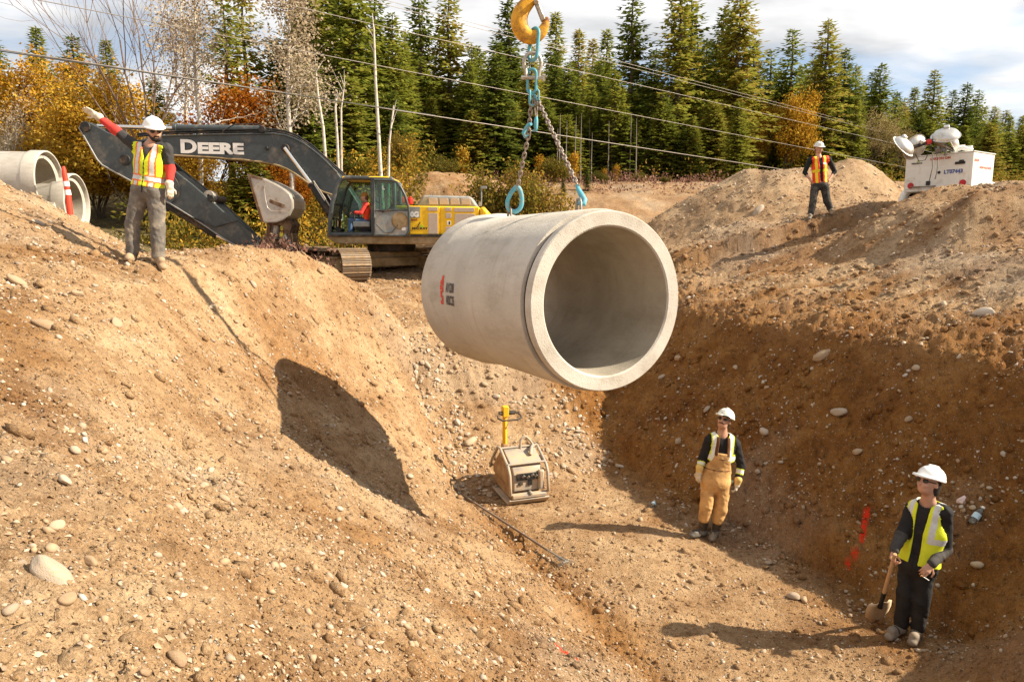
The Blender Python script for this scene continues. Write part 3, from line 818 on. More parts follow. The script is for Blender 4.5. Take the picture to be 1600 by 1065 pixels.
def oval_ring(c, half, rad, r, nrm, up, n=28):
    """closed rod ring: stadium of straight half-length `half`, end radius rad"""
    up = up.normalized(); side = up.cross(nrm).normalized()
    pts = []
    for k in range(n):
        a = 2 * math.pi * k / n
        sgn = 1 if math.sin(a) >= 0 else -1
        pts.append(c + side * math.cos(a) * rad + up * (math.sin(a) * rad + sgn * half))
    vs, fs, m = [], [], 8
    for i, p in enumerate(pts):
        t = (pts[(i + 1) % n] - pts[i - 1]).normalized(); w = t.cross(nrm).normalized()
        for k in range(m):
            b = 2 * math.pi * k / m; vs.append(p + (w * math.cos(b) + nrm * math.sin(b)) * r)
    for i in range(n):
        for k in range(m):
            fs.append((i * m + k, i * m + (k + 1) % m, ((i + 1) % n) * m + (k + 1) % m, ((i + 1) % n) * m + k))
    return vs, fs
so = hk(833, 150)
SLING = thing("chain_sling", so, "two-leg chain sling with light blue links and hooks", "sling")
def ring_part(name, c, half, rad, r, nrm, up, m):
    q = MB(); q._add(*oval_ring(c, half, rad, r, nrm, up)); return q.build(name, m, SLING, smooth=80, origin=so)
FX = Vector((1, 0, 0)); FY = Vector((0, 1, 0)); FZ = Vector((0, 0, 1))
ring_part("master_link", hk(834, 70), .115, .072, .021, Vector((.75, .66, 0)).normalized(), Vector((.08, 0, 1)), BLUE)
# bow shackle
q = MB(); c = hk(832, 103)
path = [c + Vector((math.sin(a) * .105, 0, math.cos(a) * .12 + .03)) for a in np.linspace(-2.2, 2.2, 15)]
path = [c + Vector((-.075, 0, -.14))] + path + [c + Vector((.075, 0, -.14))]
q.tube(path, .023, 10)
q.cyl(c + Vector((-.135, 0, -.135)), c + Vector((.15, 0, -.135)), .024, n=12)
q.cyl(c + Vector((.12, 0, -.135)), c + Vector((.155, 0, -.135)), .042, n=6)
q.build("bow_shackle", SHACKLE_M, SLING, smooth=50, origin=so)
ring_part("master_link", hk(831, 127), .085, .055, .017, Vector((.3, .95, 0)).normalized(), Vector((0, 0, 1)), BLUE)
for u, v, nn in ((828, 150, FX), (838, 149, Vector((.6, .8, 0))), (832, 156, FY)):
    ring_part("coupling_link", hk(u, v), .030, .036, .013, nn, FZ, BLUE)
LM = MB(); LM._add(*oval_ring(Vector((0, 0, 0)), .020, .0195, .0095, FY, FZ, 16)); LINK_MESH = LM.mesh("link", CHAIN_M, 80)
PITCH_L = .060
def chain(a, b, sag=0.0):
    n = max(2, round((b - a).length / PITCH_L)); d = (b - a).normalized()
    for i in range(n):
        f = (i + .5) / n
        p = a.lerp(b, f) + Vector((0, 0, -sag * 4 * f * (1 - f)))
        o = link("link", LINK_MESH, SLING)
        qt = d.to_track_quat('Z', 'Y')
        o.rotation_mode = 'QUATERNION'; o.rotation_quaternion = qt @ Euler((0, 0, (math.pi / 2) * (i % 2) + .55)).to_quaternion()
        o.location = p - so
def sling_hook(tip, top_, w, name="sling_hook"):
    """clevis hook body from its chain end down to the lug"""
    d = (tip - top_); L = d.length; d = d.normalized(); side = d.cross(FY).normalized()
    q = MB()
    q.tube([top_, top_ + d * L * .25, top_ + d * L * .55 + side * .01, top_ + d * L * .80 + side * .02, tip + side * .0, tip - side * w - d * .03, tip - side * w * 1.25 - d * .09],
           [.020, .030, .034, .032, .028, .022, .010], 10)
    q.cyl(top_ - FY * .035, top_ + FY * .035, .022, n=10)
    return q.build(name, BLUE, SLING, smooth=60, origin=so)
loop1, loop2 = LUG1 + Vector((0, 0, .10)), LUG2 + Vector((0, 0, .10))
f_top = at(902, 291, (LUG1.y * .8 + HOOK_Y * .2)); chain(hk(840, 156), f_top + Vector((0, 0, .01)))
sling_hook(loop1 + Vector((.01, 0, -.03)), f_top, .05)
# rear leg: chain, shortening clutch, chain, teardrop eye
r_top = at(808, 296, LUG2.y * .85 + HOOK_Y * .15)
mid = hk(826, 210, .1)
chain(hk(830, 156), mid); chain(mid, r_top)
chain(hk(837, 156), hk(838, 182))
q = MB(); a_, b_ = hk(838, 182), hk(837, 204); q.tube([a_, a_.lerp(b_, .3), a_.lerp(b_, .8), b_, b_ + Vector((-.04, 0, .0))], [.016, .026, .026, .022, .010], 10); q.build("sling_hook", BLUE, SLING, smooth=60, origin=so)
q = MB(); q.tube([hk(829, 192), hk(823, 199), hk(818, 208), hk(820, 214), hk(826, 211)], [.014, .024, .026, .022, .012], 10); q.cyl(hk(830, 194, -.04), hk(824, 196, .05), .018); q.build("shortening_clutch", BLUE, SLING, smooth=60, origin=so)
c = (r_top + loop2) / 2
vs = []
q = MB()
up = (r_top - loop2).normalized(); sd = up.cross(FY).normalized(); hl = (r_top - loop2).length / 2 + .03
path = [c + up * (hl * math.cos(a)) + sd * (.088 * math.sin(a) * (1.0 - .35 * math.cos(a))) for a in np.linspace(0, 2 * math.pi, 25)]
q.tube(path, [.030] * 25, 10, caps=False); q.build("eye_link", BLUE, SLING, smooth=80, origin=so)
# ------------------------------------------------------------------ excavator
YEL = mat("machine_yellow", (.84, .50, .010), .40, 0, var=.06, dirt=(.55, .38, .16), dirt_amt=.08, dirt_scale=2.2)
DKY = mat("dusty_deck", (.20, .135, .055), .7, 0, dirt=(.36, .26, .15), dirt_amt=.5, dirt_scale=2.5)
BLK = mat("machine_charcoal", (.058, .068, .070), .38, .15, var=.2, dirt=(.20, .18, .15), dirt_amt=.22, dirt_scale=2.0)
BLK2 = mat("black_steel", (.022, .022, .022), .5, .2, dirt=(.16, .11, .07), dirt_amt=.3)
CHROME = mat("chrome_rod", (.72, .70, .66), .16, 1.0, var=.05)
GRY = mat("grey_panel", (.23, .25, .25), .5, 0, dirt=(.38, .33, .26), dirt_amt=.35, dirt_scale=4)
GRILL = mat("dusty_grille", (.44, .35, .28), .85, 0, var=.1, scale=60, bump=.4, bump_scale=240)
BUCKETM = mat("scoured_bucket_steel", (.47, .43, .375), .45, .35, var=.12, dirt=(.26, .15, .08), dirt_amt=.22, dirt_scale=3)
RUSTY = mat("rusty_steel", (.14, .075, .04), .7, .3, dirt=(.30, .22, .14), dirt_amt=.4, dirt_scale=6)
TRACKM = mat("track_shoe_steel", (.26, .21, .16), .5, .45, dirt=(.33, .22, .12), dirt_amt=.55, dirt_scale=7)
WHITEP = mat("white_paint", (.80, .79, .75), .5, 0, var=.05)
DECAL_BLK = mat("black_decal", (.012, .012, .012), .5)
GLASS = glass_mat("cab_glass", (.50, .72, .64), .30)
REDP = mat("red_paint", (.60, .03, .02), .45)

EXY = 19.4
eo = Vector((at(600, 400, EXY).x, 20.8, G(at(600, 400, EXY).x, 18.6)))
EXC = thing("excavator", eo, "yellow and black tracked excavator with its bucket curled under the boom", "excavator")
def E(u, v, Y):
    p = at(u, v, Y); return (p.x, p.z)
def poly(pts, Y): return [E(u, v, Y) for u, v in pts]
def eb(q, name, m, bevel=.015, smooth=40, parent=None):
    o = q.build(name, m, parent or EXC, bevel=bevel, smooth=smooth, origin=eo); return o
Y0 = EXY
q = MB(); q.prism(poly([(511, 371), (514, 368.5), (757, 368.5), (757, 380), (740, 382), (525, 381)], Y0), Y0 - .02, Y0 + 2.85); eb(q, "deck", DKY, .03)
q = MB(); q.prism(poly([(511, 369.8), (511, 366.8), (760, 366.8), (760, 369.8)], Y0), Y0 - .06, Y0 + 2.8); eb(q, "deck_rim", BLK2, .01)
# engine housing
hood = MB(); hood.prism(poly([(612, 321), (749, 323), (749, 366.6), (612, 366.6)], Y0 + .05), Y0 + .05, Y0 + 2.7); hood_o = eb(hood, "engine_housing", YEL, .04)
for (a, b, t_, bt) in ((640.5, 686.5, 322.5, 366.0), (689, 748, 323.5, 366.0)):
    q = MB(); q.prism(poly([(a, t_), (b, t_ + .4), (b, bt), (a, bt)], Y0 + .03), Y0 + .022, Y0 + .06); eb(q, "side_door", YEL, .012)
for (a, b, t_, bt) in ((669, 684, 333, 365.5), (668, 683.5, 323.6, 329.6), (696, 705, 333, 341), (696, 705, 354, 365.5), (695.5, 705, 324, 330), (710.5, 742, 334, 366), (709.5, 741, 324.5, 331)):
    q = MB(); q.prism(poly([(a, t_), (b, t_), (b, bt), (a, bt)], Y0), Y0 + .008, Y0 + .03); g = eb(q, "grille", GRILL, .006)
q = MB(); q.prism(poly([(640.8, 322.8), (656, 322.9), (656, 340), (640.8, 340)], Y0), Y0 + .010, Y0 + .03); eb(q, "model_panel", GRY, 0)
q = MB(); q.prism(poly([(698.5, 345), (704.5, 345), (704.5, 351.5), (698.5, 351.5)], Y0), Y0 + .010, Y0 + .03); eb(q, "sticker", WHITEP, 0)
q = MB(); q.prism(poly([(701, 346), (703.4, 346), (703.4, 350.6), (701, 350.6)], Y0), Y0 + .006, Y0 + .012); eb(q, "sticker_mark", DECAL_BLK, 0)
q = MB(); q.prism(poly([(749.6, 322.5), (757, 323.5), (763, 330), (766, 342), (766, 366.8), (749.6, 366.8)], Y0), Y0 + .0, Y0 + 2.75); q.build("counterweight", YEL, EXC, bevel=.12, origin=eo, seg=3)
q = MB(); q.prism(poly([(651, 322), (660.5, 306), (664, 304.8), (733, 306.5), (737, 308.5), (746, 323.5)], Y0 + .5), Y0 + .5, Y0 + 2.3); cov = eb(q, "engine_cover", GRY, .05)
for k in range(4):
    a = 669.5 + 17 * k
    q = MB(); q.prism(poly([(a, 309 + k * .3), (a + 13.5, 309.3 + k * .3), (a + 15.5, 319.8), (a + .8, 319.5)], Y0 + .5), Y0 + .47, Y0 + .5); eb(q, "cover_vent", GRILL, .01)
q = MB(); q.cyl(Vector((*E(752, 322, Y0 + .3)[:1], Y0 + .3, E(752, 322, Y0 + .3)[1])), Vector((E(752.5, 293, Y0 + .3)[0], Y0 + .3, E(752.5, 293, Y0 + .3)[1])), .02, n=8)
p_ = at(756, 293, Y0 + .3); q.box(p_, (.17, .08, .07)); p_ = at(749.5, 319, Y0 + .3); q.box(p_, (.06, .06, .12)); eb(q, "work_light", GRY, .01)
p_ = at(641, 314, Y0 + .9); q = MB(); q.cyl(p_ - Vector((0, 0, .1)), p_ + Vector((0, 0, .08)), .085, n=14); q.cyl(p_ + Vector((0, 0, .08)), p_ + Vector((0, 0, .13)), .04, n=10); eb(q, "fire_extinguisher", REDP, .02)
p_ = at(626, 312, Y0 + 1.2); q = MB(); q.box(p_, (.2, .3, .18)); eb(q, "filter_cap", REDP, .03)
# lettering on the near side
def decal(txt, u0, v_base, h_px, w_px, Y, m, bold=.006, parent=None, name="lettering"):
    p = at(u0, v_base, Y); sc = Y / 1067.0 / ray(u0, v_base).y
    me = text_mesh(txt, h_px * sc, .0, bold, w_px * sc, m)
    o = link(name, me, parent or EXC); o.location = p - eo
    return o
decal("0G", 641, 338.5, 7.5, 13.5, Y0 + .005, WHITEP, .012)
decal("MACKAY", 644, 358.5, 3.6, 24.5, Y0 + .016, DECAL_BLK, .004)
decal("ered", 642.5, 345, 3.6, 9.5, Y0 + .016, mat("rust_red_decal", (.35, .07, .02), .5), .004)
q = MB(); q.prism(poly([(651.2, 355), (655.5, 347), (657, 347), (652.8, 355)], Y0), Y0 + .012, Y0 + .021); eb(q, "company_logo", DECAL_BLK, 0)
q = MB(); q.prism(poly([(655.5, 355), (658.8, 349.5), (662, 355)], Y0), Y0 + .012, Y0 + .021); eb(q, "company_logo", mat("lime_decal", (.35, .55, .02), .5), 0)
# --- cab
CY0, CY1 = Y0, Y0 + 1.02
def w3(u, v, Y): return at(u, v, Y)
side = [(514.5, 367), (516, 340), (519, 318), (527, 291), (533, 281), (540, 277.5)]
cab = MB()
for Yc in (CY0, CY1):
    cab.tube([w3(u, v, Y0) + Vector((0, Yc - Y0, 0)) for u, v in side] + [w3(582, 278.5, Y0) + Vector((0, Yc - Y0, 0)), w3(612, 279.5, Y0) + Vector((0, Yc - Y0, 0)), w3(616, 284, Y0) + Vector((0, Yc - Y0, 0)), w3(617, 366, Y0) + Vector((0, Yc - Y0, 0))], .060, 8)
    cab.tube([w3(514.5, 366, Y0) + Vector((0, Yc - Y0, 0)), w3(617, 366, Y0) + Vector((0, Yc - Y0, 0))], .05, 6)
    cab.tube([w3(582, 278, Y0) + Vector((0, Yc - Y0, 0)), w3(583, 366, Y0) + Vector((0, Yc - Y0, 0))], .055, 8)
for u, v in ((514.5, 366), (519, 318), (540, 278), (612, 279), (617, 366)):
    a = w3(u, v, Y0); cab.tube([a, a + Vector((0, 1.02, 0))], .045, 6)
cab_o = eb(cab, "cab_frame", BLK, 0, 60)
q = MB(); q.prism(poly([(531, 280), (537, 275.2), (606, 275.8), (614, 278.3), (616, 281)], Y0), CY0 - .05, CY1 + .05); eb(q, "cab_roof", YEL, .025)
q = MB(); q.prism(poly([(515, 367), (617, 367), (617, 362), (515, 362)], Y0), CY0 + .05, CY1 - .03); eb(q, "cab_floor", BLK2, 0)
q = MB(); q.prism(poly([(586, 367), (615, 367), (615, 330), (586, 330)], Y0), CY0 + .06, CY1 - .06); eb(q, "cab_back_panel", GRY, .01)
q = MB(); q.prism(poly([(519, 364), (523, 305), (530, 289), (540, 281), (612, 282), (614, 364)], Y0), CY1 - .02, CY1 - .008); eb(q, "far_window", GLASS, 0)
# windscreen follows the front post
q = MB(); fr = [w3(u, v, Y0) for u, v in side]
for i in range(len(fr) - 1):
    a, b = fr[i], fr[i + 1]; q._add([a + Vector((.02, .06, 0)), a + Vector((.02, .96, 0)), b + Vector((.02, .96, 0)), b + Vector((.02, .06, 0))], [(0, 1, 2, 3)])
eb(q, "windscreen", GLASS, 0)
# seat, consoles, levers
SEATM = mat("seat_cloth", (.05, .05, .055), .9)
sx = w3(572, 355, Y0 + .5)
q = MB(); q.box(sx + Vector((-.02, 0, -.02)), (.50, .50, .14)); q.box(sx + Vector((.24, 0, .36)), (.14, .48, .70), (0, .15, 0)); q.box(sx + Vector((.32, 0, .78)), (.1, .26, .18)); q.box(sx + Vector((0, 0, -.15)), (.36, .4, .16)); eb(q, "operator_seat", SEATM, .04)
for dy in (-.33, .33):
    q = MB(); q.box(sx + Vector((-.05, dy, .08)), (.48, .12, .16)); eb(q, "side_console", GRY, .03)
    q = MB(); q.cyl(sx + Vector((-.24, dy, .14)), sx + Vector((-.27, dy, .36)), .018, n=8); q.box(sx + Vector((-.275, dy, .40)), (.05, .05, .10)); eb(q, "joystick", BLK2, .01)
q = MB(); p_ = w3(528, 352, Y0 + .5); q.tube([p_ + Vector((0, .18 * math.cos(a), .18 * math.sin(a))) for a in np.linspace(0, 6.28, 20)], .018, 6); q.box(w3(531, 359, Y0 + .5), (.16, .5, .10), (0, .5, 0)); eb(q, "pedals", BLK2, 0)
# --- door swung back flat against the side
DYo = Y0 - .15
dpts = [(584.5, 281.5), (612, 281.8), (620, 284.5), (627, 294), (633, 306), (638.5, 325), (639.5, 345), (638.5, 362), (634, 368), (584.5, 368)]
q = MB(); loop = [w3(u, v, DYo) for u, v in dpts]; q.tube(loop + [loop[0]], .036, 8, caps=False); q.tube([w3(584.5, 328.5, DYo), w3(639, 328, DYo)], .03, 6); door = eb(q, "door", BLK, 0, 60)
q = MB(); q.prism(poly([(586, 283), (612, 283.3), (619, 286), (626, 296), (632, 308), (636.5, 326.5), (586, 327)], DYo), DYo - .004, DYo + .004); eb(q, "door_window", GLASS, 0, parent=door)
lower = [(586, 330), (638, 329.5), (638.2, 345), (637, 361), (633, 366.5), (586, 366.5)]
q = MB(); q.prism(poly(lower, DYo), DYo - .012, DYo + .012); eb(q, "door_panel", GRY, 0, parent=door)
q = MB(); c = w3(625, 345, DYo); q.lathe([(0.001, -.03), (.20, -.03), (.20, -.018), (.24, -.018), (.24, -.012), (.001, -.012)], 28, 'Y', c); eb(q, "pull_recess", DKY, 0, parent=door)
q = MB(); q.prism(poly([(628, 355), (634, 355), (634, 360), (628, 360)], DYo), DYo - .02, DYo - .012); eb(q, "sticker", WHITEP, 0, parent=door)
q = MB(); q.tube([w3(590, 330, DYo - .06), w3(612, 329, DYo - .06)], .016, 6); q.tube([w3(597, 332, DYo - .04), w3(610, 325, DYo - .05), w3(614, 315, DYo - .03)], .012, 6); eb(q, "door_handle", BLK2, 0, parent=door)
q = MB(); q.tube([w3(587, 350, DYo - .03), w3(600, 363, DYo - .03), w3(612, 363, DYo - .03), w3(622, 351, DYo - .03)], .012, 6); eb(q, "door_rib", BLK, 0, parent=door)
decal("L", 597.8, 296, 5.5, 3.4, DYo - .008, WHITEP, .006, name="door_mark")

# --- boom, stick, bucket
BY0, BY1 = Y0 + 1.18, Y0 + 1.78
boom = [(182, 246), (190, 230), (214, 219), (251, 213.2), (330, 210.6), (427, 208.8), (446, 211.5), (461, 217), (475, 224.5), (487, 233), (501, 244.5), (514, 257), (527, 270), (540, 287), (560, 318), (563, 338), (549, 346), (537, 333), (527, 316), (519, 304.5), (505, 300), (487, 291), (474, 280.5), (461, 271.5), (448, 264), (435, 258.8), (412, 253.8), (382, 250), (330, 246.2), (251, 241.5), (214, 254), (196, 258)]
q = MB(); q.prism(poly(boom, BY0), BY0, BY1); boom_o = eb(q, "boom", BLK, .02, 30)
# top and bottom cover strips stand proud of the side plate
for edge in ([(251, 213.2), (330, 210.6), (427, 208.8), (446, 211.5), (461, 217), (475, 224.5), (487, 233), (501, 244.5), (514, 257), (527, 270)], [(251, 241.5), (330, 246.2), (382, 250), (412, 253.8), (435, 258.8), (448, 264), (461, 271.5), (474, 280.5), (487, 291), (505, 300), (519, 304.5)]):
    q = MB(); q.tube([at(u, v, BY0) + Vector((0, -.01, 0)) for u, v in edge], .028, 6); eb(q, "boom_flange", DKY if edge[0][1] > 230 else BLK, 0, 60, boom_o)
for dz, Yd in ((0, .12), (-.07, .2), (-.03, .34)):
    q = MB(); q.tube([at(u, v, BY0 + Yd) + Vector((0, 0, dz + .05)) for u, v in ((215, 212), (251, 208.5), (330, 206), (425, 204.5), (446, 207.5), (463, 213.5), (487, 229), (514, 253), (540, 276))], .024, 6); eb(q, "hydraulic_line", BLK2, 0, 60, boom_o)
for (du, nm, m, bo, Yo) in ((0.0, "lettering_edge", DECAL_BLK, .040, -.006), (0.0, "lettering", WHITEP, .022, -.011)):
    for txt, u0, vb, hp, wp in (("D", 282.5, 238.2, 19.5, 25.5), ("EERE", 309.3, 239.0, 15.6, 72)):
        o = decal(txt, u0, vb, hp, wp, BY0 + Yo, m, bo * (1.0 if nm == "lettering_edge" else 1), boom_o, nm)
        o.rotation_euler = (0, R(1.2), 0)
for u, v, r_ in ((447, 232, .12), (418, 232, .05), (411, 203, .10)):
    p_ = at(u, v, BY0); q = MB(); q.cyl(p_ - Vector((0, .12, 0)), p_ + Vector((0, .72, 0)), r_, n=18); eb(q, "pin", BLK2, .015, parent=boom_o)
for Yc in (BY0 - .13, BY1 + .13):
    a, m_, b = at(447, 232, BY0), at(488, 287, BY0), at(521, 340, BY0)
    dy = Vector((0, Yc - BY0, 0))
    q = MB(); q.cyl(a + dy, m_ + dy, .055, n=16); eb(q, "boom_cylinder_rod", CHROME, 0, 60)
    q = MB(); q.cyl(m_ + dy, b + dy, .11, n=18); q.cyl(m_ + dy, m_.lerp(b, .06) + dy, .135, n=18); eb(q, "boom_cylinder_barrel", BLK2, .01, 60)
    q = MB(); q.tube([m_ + dy + Vector((.1, -.1, .06)), m_.lerp(b, .5) + dy + Vector((.1, -.1, .1)), b + dy + Vector((.1, -.1, .1))], .02, 6); eb(q, "hydraulic_line", SHACKLE_M, 0, 60)
SY0, SY1 = BY0 + .06, BY1 - .06
sa, sb, sc_ = at(133, 197, SY0 + .24), at(272, 200.5, SY0 + .24), at(411, 202.5, SY0 + .24)
q = MB(); q.cyl(sa, sb, .06, n=16); eb(q, "stick_cylinder_rod", CHROME, 0, 60)
q = MB(); q.cyl(sb, sc_, .115, n=20); q.cyl(sb, sb.lerp(sc_, .04), .14, n=20); eb(q, "stick_cylinder_barrel", BLK, .01, 60)
q = MB(); q.tube([at(348, 205, SY0 - .02), at(366, 194.5, SY0 - .02), at(400, 194, SY0 - .02), at(425, 203, SY0 - .02)], .018, 6); eb(q, "hydraulic_line", BLK2, 0, 60)
stick = [(124, 200), (128, 193), (138, 191.5), (150, 197), (168, 207), (205, 222), (240, 238), (268, 263), (300, 288), (335, 318), (372, 352), (398, 378), (411, 391), (408, 399), (398, 402), (388, 395), (352, 374), (318, 351), (285, 330), (250, 309), (205, 283), (160, 258), (152, 249)]
LY0, LY1 = BY0 - .12, BY1 + .12
q = MB(); q.prism(poly(stick, LY0), LY0, LY0 + .10); q.prism(poly(stick, LY0), LY1 - .10, LY1); 
inner = [(160, 256), (205, 281), (250, 306), (285, 328), (318, 349), (352, 372), (388, 393), (398, 380), (372, 354), (335, 320), (300, 290), (268, 265), (235, 262)]
q.prism(poly(inner, LY0), LY0 + .10, LY1 - .10); stick_o = eb(q, "stick", BLK, .015, 30)
q = MB(); q.tube([at(u, v, LY0) + Vector((0, -.01, 0)) for u, v in ((128, 193), (124, 200), (152, 249), (160, 258), (205, 283), (250, 309), (285, 330), (318, 351), (352, 374), (388, 395))], .024, 6); eb(q, "stick_flange", mat("edge_worn_paint", (.30, .29, .27), .5, .2), 0, 60, stick_o)
for u, v, r_ in ((134, 198, .15), (196, 250, .16), (403, 394, .12), (330, 310, .1)):
    p_ = at(u, v, LY0); q = MB(); q.cyl(p_ - Vector((0, .05, 0)), p_ + Vector((0, .89, 0)), r_, n=20); eb(q, "pin", BLK2, .02, parent=stick_o)
p_ = at(329, 307, LY0 + .2); q = MB(); q.lathe([(.05, -.14), (.17, -.14), (.17, .14), (.05, .14)], 18, 'Y', p_); q.box(p_ + Vector((-.05, 0, -.12)), (.42, .2, .16), (0, .7, 0)); eb(q, "cylinder_bracket", SHACKLE_M, .01, parent=stick_o)
ba, bb, bc = at(245, 306, LY0 - .05), at(331, 359, LY0 - .05), at(397, 397, LY0 - .05)
for f_ in (0,):
    q = MB(); q.cyl(ba + Vector((0, .3, -.16)), bb + Vector((0, .3, -.16)), .11, n=18); eb(q, "bucket_cylinder_barrel", BLK2, .01, 60)
    q = MB(); q.cyl(bb + Vector((0, .3, -.16)), bc + Vector((0, .3, -.02)), .055, n=14); eb(q, "bucket_cylinder_rod", CHROME, 0, 60)
q = MB(); q.tube([at(262, 318, LY0 - .06), at(300, 340, LY0 - .08), at(335, 355, LY0 - .07), at(372, 345, LY0 - .06), at(392, 362, LY0 - .05), at(404, 382, LY0 - .04), at(425, 388, LY0 - .05), at(438, 378, LY0)], .018, 6); eb(q, "hydraulic_hose", BLK2, 0, 60)
q = MB(); q.tube([at(270, 272, LY0 - .04), at(279, 288, LY0 - .06), at(279, 305, LY0 - .06), at(268, 318, LY0 - .05)], .018, 6); eb(q, "hydraulic_hose", BLK2, 0, 60)
# bucket, opening towards the left, carried upside down
KY0, KY1 = BY0 - .32, BY1 + .32
bk = [(388.5, 272.5), (411, 279.5), (430, 288.5), (444, 297), (452, 304), (456, 313), (456, 325), (450, 336), (441, 343), (431, 346.5), (412, 347)]
q = MB(); q.prism(poly(bk, KY0), KY0, KY0 + .05); q.prism(poly(bk, KY0), KY1 - .05, KY1)
shell = [(411, 279.5), (430, 288.5), (444, 297), (452, 304), (456, 313), (456, 325), (450, 336), (441, 343), (431, 346.5), (412, 347)]
op = poly(shell, KY0); cx_ = sum(p[0] for p in op) / len(op); cz_ = sum(p[1] for p in op) / len(op)
for i in range(len(op) - 1):
    (x0, z0), (x1, z1) = op[i], op[i + 1]; d = Vector((x1 - x0, 0, z1 - z0)); q.box(((x0 + x1) / 2, (KY0 + KY1) / 2, (z0 + z1) / 2), (d.length * 1.04, KY1 - KY0 - .02, .04), (0, -math.atan2(d.z, d.x), 0))
bucket = eb(q, "bucket", BUCKETM, .008)
q = MB(); q.prism(poly([(386, 271), (411, 278.2), (411, 281), (400, 279), (391, 277), (413, 347), (408, 347)], KY0), KY0 - .03, KY0 + .09); eb(q, "side_cutter", RUSTY, .006, parent=bucket)
q = MB(); q.prism(poly([(421, 313), (422.5, 311), (445.5, 320), (443, 325), (440, 324.5), (421, 316.5)], KY0), KY0 - .015, KY0 + .01); eb(q, "wear_plate", RUSTY, .004, parent=bucket)
q = MB(); q.tube([at(u, v, KY0 - .003) for u, v in ((414, 288), (412.5, 295), (415, 312), (418, 324), (424, 330), (450, 331))], .008, 5); eb(q, "weld_bead", BUCKETM, 0, 60, bucket)
for yy in (KY0 + .25, KY0 + .45, KY1 - .45, KY1 - .25):
    q = MB(); q.prism(poly([(412, 346), (446, 341), (452, 350), (447, 372), (440, 375), (437, 352), (418, 352), (416, 372), (411, 372)], KY0), yy, yy + .05); eb(q, "bucket_ear", RUSTY, .01, parent=bucket)
q = MB(); q.prism(poly([(406, 372), (418, 366), (424, 376), (436, 378), (441, 366), (449, 364), (450, 380), (460, 388), (452, 393), (430, 392), (409, 402), (398, 396)], KY0), BY0 - .05, BY1 + .05); eb(q, "quick_coupler", RUSTY, .02)
p_ = at(430, 362, BY0 + .1); q = MB(); q.cyl(p_ - Vector((.02, 0, .22)), p_ + Vector((.05, 0, .2)), .12, n=14); eb(q, "coupler_cylinder", SHACKLE_M, .02, 60)
q = MB(); q.tube([at(440, 378, BY0 - .1), at(446, 368, BY0 - .12), at(452, 380, BY0 - .1), at(456, 390, BY0 - .1)], [.06, .08, .07, .05], 8); eb(q, "coupler_jaw", SHACKLE_M, 0, 60)

# --- undercarriage, turned away from the house
UC = Vector((at(584, 400, 20.9).x, 20.95, G(at(590, 440, 18.5).x, 18.5) - .06))
PHI = R(-58)
def uv_(l, w, h):
    c, s1 = math.cos(PHI), math.sin(PHI)
    return UC + Vector((l * c - w * s1, l * s1 + w * c, h))
RT = Matrix.Rotation(PHI, 3, 'Z')
q = MB(); p_ = at(612, 385, 20.8); q.cyl((p_.x, 20.8, UC.z + .86), (p_.x, 20.8, UC.z + 1.30), .72, n=32); eb(q, "swing_bearing", BLK2, .02)
q = MB(); q.box(uv_(0, 0, .66), (1.7, 2.4, .40), RT); q.box(uv_(.75, 0, .56), (.4, 2.7, .26), RT); q.box(uv_(-.75, 0, .56), (.4, 2.7, .26), RT); eb(q, "undercarriage_frame", DKY, .03)
SHOE = MB(); SHOE.box((0, 0, 0), (.182, .80, .025)); SHOE.box((.055, 0, .027), (.022, .80, .036)); SHOE.box((-.02, 0, .022), (.016, .80, .022)); SHOE.box((-.075, 0, .024), (.018, .80, .026))
SHOE_MESH = SHOE.mesh("track_shoe", TRACKM, 30)
HL, RW, HT = 1.72, .44, .50
def track_pt(d):
    per = [2 * HL, math.pi * RW, 2 * HL, math.pi * RW]
    d %= sum(per)
    if d < per[0]: return (-HL + d, HT + RW, 0.0)
    d -= per[0]
    if d < per[1]: a = d / RW; return (HL + RW * math.sin(a), HT + RW * math.cos(a), -a)
    d -= per[1]
    if d < per[2]: return (HL - d, HT - RW, -math.pi)
    d -= per[2]; a = d / RW
    return (-HL - RW * math.sin(a), HT - RW * math.cos(a), -math.pi - a)
PER = 4 * HL + 2 * math.pi * RW
NSH = 50
for w_off in (-1.3, 1.3):
    q = MB(); q.box(uv_(0, w_off, HT), (3.3, .42, .34), RT); q.box(uv_(0, w_off, HT + .19), (2.4, .50, .08), RT)
    tr = eb(q, "track_frame", DKY, .03)
    for k in range(NSH):
        l_, h_, an = track_pt(PER * k / NSH)
        sag = -.05 * (1 - (l_ / HL) ** 2) if abs(an) < .01 else 0
        o = link("track_shoe", SHOE_MESH, tr)
        o.location = uv_(l_, w_off, h_ + sag) - eo
        o.rotation_euler = (RT @ Matrix.Rotation(-an, 3, 'Y')).to_euler()
    for l_, nm, rr in ((HL, "idler", .38), (-HL, "sprocket", .40)):
        q = MB(); a = uv_(l_, w_off - .12, HT); b = uv_(l_, w_off + .12, HT); q.cyl(a, b, rr, n=26); q.cyl(uv_(l_, w_off - .26, HT), uv_(l_, w_off + .26, HT), .16, n=18); eb(q, nm, RUSTY, .015, 50, tr)
    for k in range(7):
        l_ = -1.3 + 2.6 * k / 6; q = MB(); q.cyl(uv_(l_, w_off - .22, .17), uv_(l_, w_off + .22, .17), .11, n=14); eb(q, "track_roller", RUSTY, .01, 50, tr)
    for l_ in (-.7, .7):
        q = MB(); q.cyl(uv_(l_, w_off - .2, HT + .33), uv_(l_, w_off + .2, HT + .33), .08, n=12); eb(q, "carrier_roller", SHACKLE_M, .01, 50, tr)
